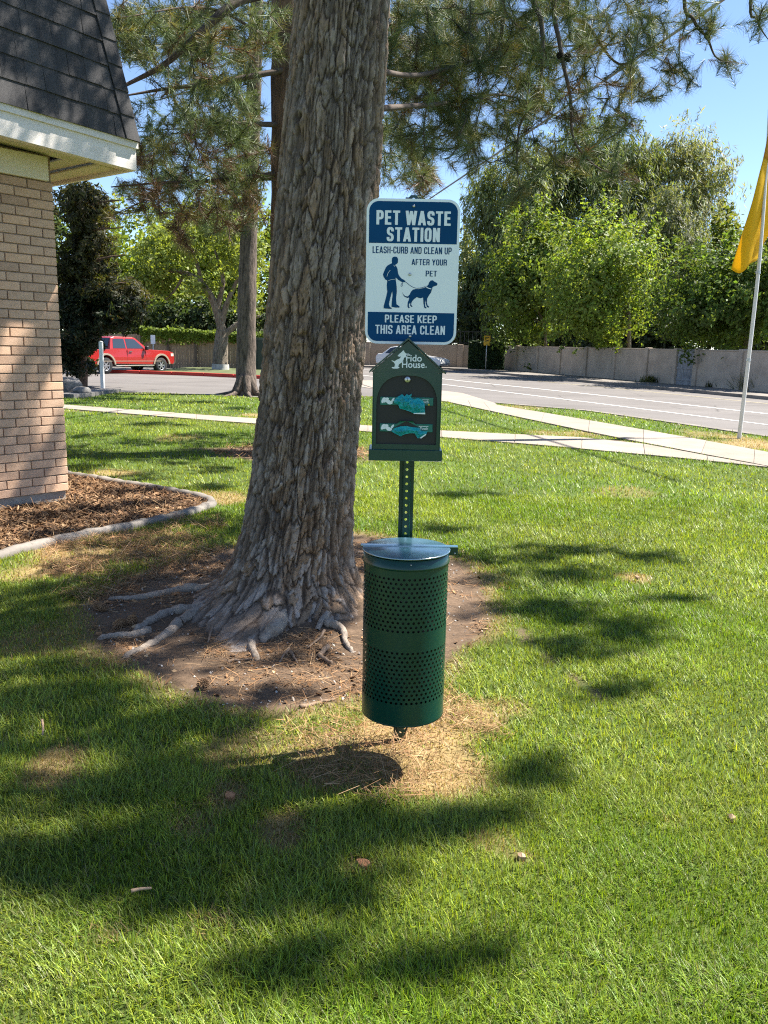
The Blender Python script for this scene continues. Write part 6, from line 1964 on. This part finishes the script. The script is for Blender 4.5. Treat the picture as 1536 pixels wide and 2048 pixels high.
def sedan(name, loc, rot, paintm, label, sc=1.0):
    t = empty(name, (*loc, 0), label, 'car', rot=(0, 0, rot)); t.scale = (sc,) * 3
    wb, r = 2.7, .33
    low = [(-.95, .58), (-.93, .36), (-.45, .30)] + arc(0, .34, .40, 172, 8) + [(wb - .42, .27)] + arc(wb, .34, .40, 172, 8) + [(wb + .75, .30), (wb + .86, .45), (wb + .82, .66), (wb + .5, .78), (1.95, .93), (-.2, .98), (-.85, .96), (-.98, .80)]
    mb = MB(); shell(mb, low, .89, .80, .6, 1.0, tuck=.04); mb.build('body', paintm, t, bevel=.03)
    cabp = [(-.60, .94), (2.05, .92), (1.35, 1.36), (1.05, 1.44), (.35, 1.46), (-.05, 1.38)]
    mb = MB(); shell(mb, cabp, .82, .60, .95, 1.46); mb.build('cabin', paintm, t, bevel=.03)
    side_panels('side_window', [(-.34, 1.0), (.62, 1.0), (.62, 1.38), (.32, 1.40), (-.02, 1.33)], .82, .60, .95, 1.46, M_GLASS, t)
    side_panels('side_window', [(.70, 1.0), (1.80, .99), (1.28, 1.32), (1.02, 1.38), (.70, 1.385)], .82, .60, .95, 1.46, M_GLASS, t)
    mb = MB(); mb.add([(2.0, -.68, .97), (2.0, .68, .97), (1.40, .56, 1.35), (1.40, -.56, 1.35)], [(0, 1, 2, 3)]); mb.build('windscreen', M_GLASS, t)
    mb = MB(); mb.add([(-.56, -.66, 1.0), (-.08, -.54, 1.37), (-.08, .54, 1.37), (-.56, .66, 1.0)], [(0, 1, 2, 3)]); mb.build('rear_window', M_GLASS, t)
    for s in (-1, 1):
        for x in (.66, 1.72):
            mb = MB(); mb.box((x, s * .872, .66), (.012, .02, .5)); mb.build('door_seam', M_TRIM, t)
        mb = MB(); mb.bbox((1.75, s * .93, 1.0), (.1, .18, .12), .02); mb.build('wing_mirror', paintm, t)
        mb = MB(); mb.bbox((wb + .68, s * .66, .64), (.26, .3, .12), .03); mb.build('headlight', M_LENS, t)
        mb = MB(); mb.bbox((-.93, s * .66, .80), (.1, .3, .14), .02); mb.build('tail_light', M_TAIL, t)
        wheel(t, 0, s * .78, r, .2, 5); wheel(t, wb, s * .78, r, .2, 5)
    return t
cr = G(775, 738)
sedan('car', (cr[0] + .45, cr[1] + 1.1), math.radians(-24), M_WHP, 'white sedan on the road partly hidden behind the green dispenser')
# wheelie bin with a pole beside it
M_BLUEP = plain('blue_bin_plastic', (.02, .11, .36), .5, var=.15)
M_BINLID = plain('dark_bin_lid', (.02, .022, .025), .6)
bp = G(718, 764)
bin_ = empty('recycling_bin', (bp[0], bp[1], 0), 'small blue wheeled recycling bin by the road beside the massive pine trunk', 'bin')
mb = MB(); mb.box((0, 0, .28), (.22, .24, .44), taper=1.0)
vs = [(-.10, -.11, .05), (.10, -.11, .05), (.10, .11, .05), (-.10, .11, .05), (-.14, -.16, .52), (.14, -.16, .52), (.14, .16, .52), (-.14, .16, .52)]
mb = MB(); mb.add(vs, [(0, 3, 2, 1), (4, 5, 6, 7), (0, 1, 5, 4), (1, 2, 6, 5), (2, 3, 7, 6), (3, 0, 4, 7)]); mb.build('tub', M_BLUEP, bin_, bevel=.015)
mb = MB(); mb.bbox((0, 0, .555), (.33, .37, .06), .02); mb.build('lid', M_BINLID, bin_)
mb = MB(); mb.tube([(-.13, .2, .50), (.13, .2, .50)], .015, 8); mb.build('handle', M_BINLID, bin_)
for s in (-1, 1):
    mb = MB(); mb.lathe([(.0001, -.02), (.055, -.02), (.055, .02), (.0001, .02)], 14, (s * .12, .12, .055), axis='x', cap=False); mb.build('wheel', M_RUB, bin_)
M_GALV = plain('galvanised_steel', (.46, .47, .48), .45, .6, var=.15)
q = at(720, 765, bp[1] - .4)
mp_ = empty('marker_post', (q[0], q[1], 0), 'thin galvanised post standing just in front of the blue bin', 'post')
mb = MB(); mb.tube([(0, 0, -.1), (0, 0, .8)], .02, 8); mb.build('pole', M_GALV, mp_)
mb = MB(); mb.lathe([(.022, .79), (.026, .8), (.018, .83), (.0001, .835)], 10, cap=False); mb.build('cap', M_GALV, mp_)
# white square post
M_WPOST = plain('white_post_paint', (.70, .69, .66), .6, var=.08, scale=3)
q = G(206, 783)
wp = empty('white_post', (q[0], q[1], 0), 'white square wooden post at the lawn edge in front of the red pickup', 'post')
mb = MB(); mb.bbox((0, 0, .62), (.095, .095, 1.44), .008); mb.build('post', M_WPOST, wp)
mb = MB(); mb.prism([(-.055, 1.341), (.055, 1.341), (0, 1.37)], -.055, .055); mb.build('cap', M_WPOST, wp)
# small white notice on the island
q = at(308, 742, 39.5)
ns = empty('notice_sign', (q[0], 39.5, 0), 'small pale notice board on a stake between the pickup and the fence', 'sign')
mb = MB(); mb.bbox((0, -.02, 1.45), (.22, .015, .42), .004); mb.build('notice_board', M_SIGNW, ns)
mb = MB(); mb.box((0, 0, .7), (.05, .03, 1.6)); mb.build('stake', M_GALV, ns)
# yellow street sign in the ivy
q = at(971, 741, 53)
M_YS = plain('yellow_sign_sheet', (.75, .42, .02), .45, var=.1)
ys = empty('warning_sign', (q[0], 53.0, 0), 'small yellow warning sign on a post in front of the ivy', 'sign')
zc = at(971, 681, 53)[2]
mb = MB(); mb.tube([(0, .03, -.1), (0, .03, zc + .3)], .03, 8); mb.build('pole', M_GALV, ys)
mb = MB(); mb.bbox((0, 0, zc), (.42, .015, .62), .01); yp = mb.build('sign_panel', M_YS, ys)
for k, zz in enumerate((.14, -.05)):
    flat('black_mark', [[(-.12, zc + zz), (.10, zc + zz + .03), (.10, zc + zz + .08), (-.12, zc + zz + .05)]], M_TRIM, -.0085, yp)
# boulders
M_ROCK = plain('grey_boulder_rock', (.155, .145, .135), .95, var=.45, scale=5, bmp=1.0, bscale=9)
def boulder(px, pb, w, h, Y, label, seed):
    rng = np.random.default_rng(seed)
    bm = bmesh.new(); bmesh.ops.create_icosphere(bm, subdivisions=4, radius=1)
    c = at(px, pb, Y)
    co = np.array([v.co[:] for v in bm.verts])
    k = np.ones(len(co))
    for i in range(14):                 # chip flat facets
        nn = unit(rng.normal(size=3)); lim = rng.uniform(.62, .86); dd = co @ nn
        co = co - np.maximum(0, dd - lim)[:, None] * nn
    co *= (1 + .14 * (fbm(co[:, 0] * 2.2 + seed, co[:, 1] * 2.2, co[:, 2] * 2.2, seed, 4) - .5))[:, None]
    co = co * np.array([w, w * .9, h])
    for v, q in zip(bm.verts, co): v.co = q
    me = bpy.data.meshes.new('boulder'); bm.to_mesh(me); bm.free()
    o = link('boulder', me, M_ROCK); o.location = (c[0], Y, h * .55)
    return tag(o, label, 'boulder', 'boulders by the lawn edge')
boulder(143, 786, .33, .34, 20.5, 'taller grey boulder against the brick corner at the lawn edge', 3)
boulder(164, 790, .24, .19, 20.2, 'lower grey boulder right of the taller one by the lawn', 8)
ribbon('rock_border', np.array([G(130, 796)[:2], G(165, 793)[:2], G(200, 787)[:2], G(225, 784.5)[:2]]), .5, 0, .10, M_ROCK)
# weeds at the foot of the pale wall
def weed(px, pb, w, h, Y, label, col, seed, n=220, spiky=False):
    rng = np.random.default_rng(seed); c = at(px, pb, Y); c[2] = .05
    a = rng.uniform(0, 2 * math.pi, n); tilt = rng.uniform(.1, .8 if not spiky else 1.0, n)
    D_ = np.stack([np.cos(a) * np.sin(tilt), np.sin(a) * np.sin(tilt), np.cos(tilt)], 1)
    L = h * rng.uniform(.5, 1.1, n); b = c + np.stack([rng.normal(0, w * .25, n), rng.normal(0, w * .2, n), np.zeros(n)], 1)
    s = unit(np.cross(D_, rng.normal(size=(n, 3)))) * (.02 if spiky else .035)
    V = np.stack([b - s, b + s, b + D_ * L[:, None]], 1).reshape(-1, 3)
    o = link('weed', np_mesh('weed', V, np.arange(3 * n).reshape(-1, 3), 3, np.repeat(np.array(col) * rng.uniform(.6, 1.4, (n, 1)), 3, 0)), M_LEAF)
    return tag(o, label, 'weed', 'weeds at the foot of the pale wall')
weed(1303, 768, .8, .45, 38.5, 'low green weed clump left of the gate by the wall', (.10, .115, .04), 1)
weed(1342, 770, .5, .4, 38, 'brownish weed tuft right in front of the gate', (.12, .10, .05), 2)
weed(1428, 779, .5, .35, 34.6, 'small dark weed at wall foot between gate and flag pole', (.06, .07, .03), 3)
weed(1446, 780, .5, .35, 34.2, 'second dark weed beside the small one nearer the flag pole', (.07, .08, .035), 4)
weed(1512, 786, 1.0, .95, 32.4, 'spiky silvery ornamental grass right of the flag pole by the wall', (.22, .21, .14), 5, 380, True)
weed(1476, 786, .3, 1.0, 33.0, 'tall thin pale weed beside the flag pole at wall foot', (.20, .20, .13), 6, 60, True)

# ---- feather flag
fb = G(1478, 877)
fl_ = empty('feather_flag', (fb[0], fb[1], 0), 'yellow feather flag on a tall slim white pole beside the sidewalk', 'flag')
M_POLE = plain('white_flag_pole', (.66, .64, .62), .4, var=.06, scale=4)
YP = fb[1]
pp = [fb - np.array([0, 0, .1]), at(1497, 720, YP), at(1519, 520, YP), at(1533, 330, YP), at(1540, 200, YP), at(1552, 30, YP), at(1560, -120, YP)]
V, F = tube_np(curve_pts(pp, 6), np.linspace(.036, .016, 37), 10)
link('pole', np_mesh('pole', V, F, 4, None, True), M_POLE, fl_, True)
for yy in (720, 545):
    q = at(np.interp(yy, [520, 720], [1519, 1497]), yy, YP)
    V, F = tube_np([q - np.array([0, 0, .02]), q + np.array([0, 0, .02])], .040, 10); link('collar', np_mesh('collar', V, F, 4, None, True), M_GALV, fl_, True)
def flag_mat(name, col):
    m, nt, bs = nodes_of(name)
    bs.inputs['Base Color'].default_value = (*col, 1); bs.inputs['Roughness'].default_value = .7
    t = N(nt, 'ShaderNodeBsdfTranslucent'); t.inputs[0].default_value = (*col, 1)
    mx = N(nt, 'ShaderNodeMixShader'); mx.inputs[0].default_value = .5
    nt.links.new(bs.outputs[0], mx.inputs[1]); nt.links.new(t.outputs[0], mx.inputs[2]); nt.links.new(mx.outputs[0], nt.nodes['Material Output'].inputs[0])
    b = noise_node(nt, 3, 3, .5); bump(nt, b.outputs['Fac'], .4, .03, bs)
    return m
M_FLAG = flag_mat('yellow_flag_cloth', (.85, .57, .008)); M_FLAG2 = flag_mat('orange_flag_band', (.62, .33, .02))
left = [(1462, 538), (1474, 500), (1489, 452), (1504, 404), (1518, 350), (1529, 305), (1540, 240), (1553, 120), (1565, 0), (1572, -90)]
right = [(1513, 522), (1525, 492), (1541, 462), (1552, 430), (1562, 380), (1570, 330), (1580, 260), (1596, 130), (1600, 20), (1590, -80)]
lo_ = curve_pts([(*p, 0) for p in left], 5)[:, :2]; ro_ = curve_pts([(*p, 0) for p in right], 5)[:, :2]
nu = 13
Vc = []
for i, (a, b) in enumerate(zip(lo_, ro_)):
    for k in range(nu):
        u = k / (nu - 1)
        y_ = a[1] * (1 - u) + b[1] * u + (14 * math.sin(math.pi * min(1, u * 1.3)) * max(0, 1 - i / 5) if i < 5 else 0)
        x_ = a[0] * (1 - u) + b[0] * u
        Yd = YP + .05 - .16 * math.sin(u * math.pi * 1.25 + i * .07) * min(1, .4 + i / 30) + .02 * math.sin(u * 7 + i * .3)
        Vc.append(at(x_, y_, Yd))
Fc = []; Fb = []
nr_ = len(lo_)
for i in range(nr_ - 1):
    for k in range(nu - 1):
        f = (i * nu + k, i * nu + k + 1, (i + 1) * nu + k + 1, (i + 1) * nu + k)
        (Fb if i > 23 else Fc).append(f)
for nm, F_, m_ in (('cloth', Fc, M_FLAG), ('top_band', Fb, M_FLAG2)):
    F_ = np.array(F_); uq, inv = np.unique(F_, return_inverse=True)
    o = link(nm, np_mesh(nm, np.array(Vc)[uq], inv.reshape(F_.shape), 4, None, True), m_, fl_, True)
    sm = o.modifiers.new('thickness', 'SOLIDIFY'); sm.thickness = .004

# ---- overhead cable between two wooden poles outside the picture
ca, cb_ = at(870, 388, 44.0), at(1388, 36, 21.0)
dv = unit(cb_ - ca)
near = cb_ + dv * 10; far = ca - dv * 26
cab_ = [far + (near - far) * t - np.array([0, 0, .25 * (t * (1 - t))]) for t in np.linspace(0, 1, 30)]
M_CABLE = plain('grey_cable_sheath', (.20, .195, .19), .6, var=.15)
tube_o = MB().tube(cab_, .036, 8).build('overhead_cable', M_CABLE)
tag(tube_o, 'thick grey overhead cable running diagonally through the pine boughs', 'cable')

# =================================================================== GRASS AND LITTER
M_GRASS = leafy('grass_blade', .40, .45, (1.22, 1.2, .4), .35)
def scatter(n, x0, x1, y0, y1, rng):
    """uniform points in a trapezoid a little wider than the view"""
    y = np.sqrt(rng.random(n) * (y1 ** 2 - y0 ** 2) + y0 ** 2)
    x = (rng.random(n) * 2 - 1) * y * .62 + 0.03 * y
    return x, y
Vg, Fg, Cg = [], [], []
def blades(n, y0, y1, h, w, segs, seed, side=0.0):
    rng = np.random.default_rng(seed)
    x, y = scatter(n, 0, 0, y0, y1, rng)
    if side:                                # a margin either side of the view
        y = y0 + (y1 - y0) * rng.random(n)
        x = np.where(rng.random(n) < .5, -1, 1) * (y * .60 + side * rng.random(n)) + .03 * y
    g, dry = lawn_masks(x, y)
    keep = rng.random(n) < g * (1 - .35 * dry)
    x, y, dry = x[keep], y[keep], dry[keep]; n = len(x)
    z = relief(x, y)
    cl = fbm(x * 5, y * 5, seed=31, oct=3); cl2 = fbm(x * 1.1, y * 1.1, seed=33, oct=3)
    th = 2 * math.pi * fbm(x * 3.2, y * 3.2, seed=35, oct=2) * 2.2 + rng.normal(0, 2.0, n)
    lean = np.clip(.55 + .5 * (cl - .5) * 2 + rng.normal(0, .28, n), .05, 1.25)
    hh = h * rng.uniform(.5, 1.25, n) * (.5 + .9 * cl) * (.72 + .6 * cl2) * (1 - .45 * dry)
    D_ = np.stack([np.cos(th), np.sin(th)], 1)
    root_ = np.stack([x, y, z - .004], 1)
    sd = np.stack([-D_[:, 1], D_[:, 0], np.zeros(n)], 1) * (w * rng.uniform(.6, 1.2, n) / 2)[:, None]
    base = np.array([.225, .305, .030])
    hue = rng.random((n, 1))
    pm_ = smooth(.35, .65, fbm(x * .7, y * .7, seed=39, oct=4))[:, None]
    base = np.array([.158, .252, .017]) * (1 - pm_) + np.array([.250, .316, .045]) * pm_
    c = base * (.45 + 1.05 * rng.random((n, 1)) ** 1.2) * (.75 + .5 * cl2[:, None])
    c = c * np.where(hue > .75, np.array([1.38, 1.22, .8]), 1.0) * np.where(hue < .2, np.array([.72, .86, 1.15]), 1.0)
    pale = rng.random((n, 1)) < .12
    c = np.where(pale, np.array([.20, .20, .075]) * rng.uniform(.7, 1.3, (n, 1)), c)
    straw = rng.random((n, 1)) < (dry[:, None] * .95)
    c = np.where(straw, np.array([.36, .25, .11]) * rng.uniform(.5, 1.3, (n, 1)), c)
    mid = c * np.array([1.0, 1.0, 1.0])
    pts = []
    for s in range(segs):
        t = (s) / segs
        o_ = hh[:, None] * np.concatenate([D_ * (np.sin(lean) * t * (1 + .35 * t))[:, None], (np.cos(lean * (0.6 + .4 * t)) * t)[:, None]], 1)
        pts.append((root_ + o_, 1 - .45 * t))
    tipo = hh[:, None] * np.concatenate([D_ * (np.sin(lean) * 1.35)[:, None], (np.cos(lean * 1.05))[:, None]], 1)
    tipo[:, 2] = np.maximum(tipo[:, 2], .004)
    tip = root_ + tipo
    nv = 2 * segs + 1
    V = np.zeros((n, nv, 3))
    for s, (p, k) in enumerate(pts):
        V[:, 2 * s] = p - sd * k; V[:, 2 * s + 1] = p + sd * k
    V[:, -1] = tip
    b0 = sum(len(v) for v in Vg)
    idx = b0 + np.arange(n)[:, None] * nv
    tr_ = []
    for s in range(segs - 1):
        a = 2 * s
        tr_ += [[a, a + 1, a + 3], [a, a + 3, a + 2]]
    tr_.append([2 * segs - 2, 2 * segs - 1, nv - 1])
    F_ = (idx[:, None, :] + np.array(tr_)[None, :, :]).reshape(-1, 3)
    Vg.append(V.reshape(-1, 3)); Fg.append(F_); Cg.append(np.repeat(c, nv, 0))
blades(125000, 1.15, 2.6, .037, .0028, 2, 301)
blades(135000, 2.6, 4.6, .038, .0040, 2, 302)
blades(160000, 4.6, 8.0, .046, .0085, 1, 303)
blades(115000, 8.0, 15.0, .055, .013, 1, 304)
blades(54000, 15.0, 24.0, .06, .026, 1, 305)
blades(62000, .7, 5.0, .045, .0085, 1, 306, 2.4)
blades(30000, 5.0, 13.0, .05, .016, 1, 307, 2.6)
grass = link('grass', np_mesh('grass', np.concatenate(Vg), np.concatenate(Fg), 3, np.concatenate(Cg)), M_GRASS)
tag(grass, 'mown green lawn with dry straw coloured patches', None, kind='stuff')

def flakes(name, poly, n, ln, wd, cols, seed, mat, lift=.006, needle=True, thick=.3, inside=True, mask=None):
    rng = np.random.default_rng(seed)
    lo, hi = poly.min(0), poly.max(0)
    x = rng.uniform(lo[0], hi[0], n * 3); y = rng.uniform(lo[1], hi[1], n * 3)
    k = in_poly(x, y, poly)
    if mask is not None: k &= rng.random(len(x)) < mask(x, y)
    x, y = x[k][:n], y[k][:n]; n = len(x)
    z = relief(x, y) + lift * rng.random(n)
    a = rng.uniform(0, 2 * math.pi, n); L = ln * rng.uniform(.5, 1.3, n) / 2; W = wd * rng.uniform(.5, 1.4, n) / 2
    e = rng.normal(0, thick, n)
    d_ = np.stack([np.cos(a), np.sin(a), e], 1); s_ = np.stack([-np.sin(a), np.cos(a), rng.normal(0, .5, n)], 1)
    p = np.stack([x, y, z + np.abs(e) * L], 1)
    V = np.stack([p - d_ * L[:, None] - s_ * W[:, None], p - d_ * L[:, None] * .9 + s_ * W[:, None], p + d_ * L[:, None] + s_ * W[:, None] * .7, p + d_ * L[:, None] * .9 - s_ * W[:, None]], 1).reshape(-1, 3)
    ci = rng.integers(0, len(cols), n)
    c = np.array(cols)[ci] * rng.uniform(.6, 1.35, (n, 1))
    o = link(name, np_mesh(name, V, np.arange(4 * n).reshape(-1, 4), 4, np.repeat(c, 4, 0)), mat)
    o['kind'] = 'stuff'
    return o
M_LITTER = attr_mat('dry_litter', .85, 90, .2, .2, 200)
BROWN = [(.15, .08, .04), (.20, .12, .065), (.09, .052, .03), (.26, .165, .09), (.06, .038, .025)]
ORNG = [(.34, .19, .09), (.26, .135, .06), (.40, .26, .14), (.18, .10, .05)]
MUL_IN = np.vstack([EDGING, [HC - N2 * .5, HC, HC - W2 * 2.6, EDGING[0]]])
flakes('mulch_chips', MUL_IN, 16000, .042, .011, BROWN, 401, M_LITTER, .02)
flakes('fallen_needles', MUL_IN, 5000, .10, .0020, ORNG, 402, M_LITTER, .03)
def near_front(x, y):
    n_ = fbm(x * 3, y * 3, seed=51, oct=3)
    return np.clip((n_ - .42) * 5, .06, 1) 
flakes('fallen_needles', np.array(DIRT), 7000, .10, .0015, ORNG, 403, M_LITTER, .008, thick=.12, mask=near_front)
flakes('leaf_litter', np.array(DIRT), 900, .026, .014, ORNG + BROWN[:2], 404, M_LITTER, .006, thick=.3, mask=near_front)
flakes('gravel', np.array(DIRT), 1500, .010, .008, [(.30, .27, .24), (.2, .17, .15), (.42, .38, .33)], 405, M_LITTER, .006, thick=.5)
ring = px_poly([(100, 1080), (260, 1065), (420, 1015), (480, 1090), (330, 1150), (180, 1210), (60, 1180)])
flakes('fallen_needles', ring, 6000, .10, .0018, ORNG, 406, M_LITTER, .03, mask=near_front)
dryp = px_poly([(560, 1420), (900, 1380), (1020, 1480), (960, 1600), (760, 1620), (560, 1560)])
flakes('fallen_needles', dryp, 1700, .09, .0014, ORNG, 407, M_LITTER, .03, mask=near_front)
hidp = np.array([HID + np.array([1.1 * math.cos(a), .9 * math.sin(a)]) for a in np.linspace(0, 6.2, 16)])
flakes('fallen_needles', hidp, 1200, .14, .006, ORNG, 408, M_LITTER, .02)
# flakes of bark and paper in the grass
M_CHIP = plain('orange_bark_piece', (.38, .17, .075), .9, var=.4, scale=50, bmp=.6, bscale=90)
M_TANL = plain('tan_dead_leaf', (.36, .24, .15), .8, var=.3, scale=50)
def chip(px, py, w, l, h, mat, label, seed):
    rng = np.random.default_rng(seed); q = Gz(px, py)
    n = 11; vs = [(0, 0, h)]; 
    for i in range(n):
        a = 2 * math.pi * i / n; r = rng.uniform(.7, 1.15)
        vs.append((w / 2 * r * math.cos(a), l / 2 * r * math.sin(a), rng.uniform(.0, h * .6)))
    for i in range(n):
        vs.append((vs[i + 1][0] * .95, vs[i + 1][1] * .95, -.02))
    fs = [(0, i + 1, (i + 1) % n + 1) for i in range(n)] + [(i + 1, n + i + 1, n + (i + 1) % n + 1, (i + 1) % n + 1) for i in range(n)]
    mb = MB(); mb.add(vs, fs); o = mb.build('bark_piece', mat); o.location = (q[0], q[1], q[2] + .014); o.scale = (.5, .5, .6)
    o.rotation_euler = (0, 0, rng.uniform(0, 6))
    return tag(o, label, 'bark piece', 'bark pieces lying in the grass')
chip(726, 1734, .085, .075, .022, M_CHIP, 'orange brown bark piece in shaded grass below the bin', 1)
chip(1042, 1720, .055, .04, .018, M_TANL, 'tan bark flake in grass right of the orange piece', 2)
chip(1462, 1642, .06, .045, .02, M_TANL, 'pale curled bark flake in bright grass at the right side', 3)
chip(460, 1598, .06, .07, .02, M_CHIP, 'reddish bark crumb in sunlit dry grass left of the bin shadow', 4)
chip(1275, 1158, .07, .06, .018, M_TANL, 'tan dead leaf heap in far grass right of the bin', 5)
for pts, lab in (([(84, 1440), (86, 1455), (85, 1470)], 'short tan stick standing upright in the left lawn'), ([(262, 1782), (280, 1778), (303, 1776)], 'thin pale straw stalk lying in the dark shaded grass')):
    P = curve_pts([Gz(*p, lift=.045) for p in pts], 4)
    mb = MB(); mb.tube(P, np.linspace(.005, .003, len(P)), 6)
    tag(mb.build('stick', M_TANL), lab, 'stick')
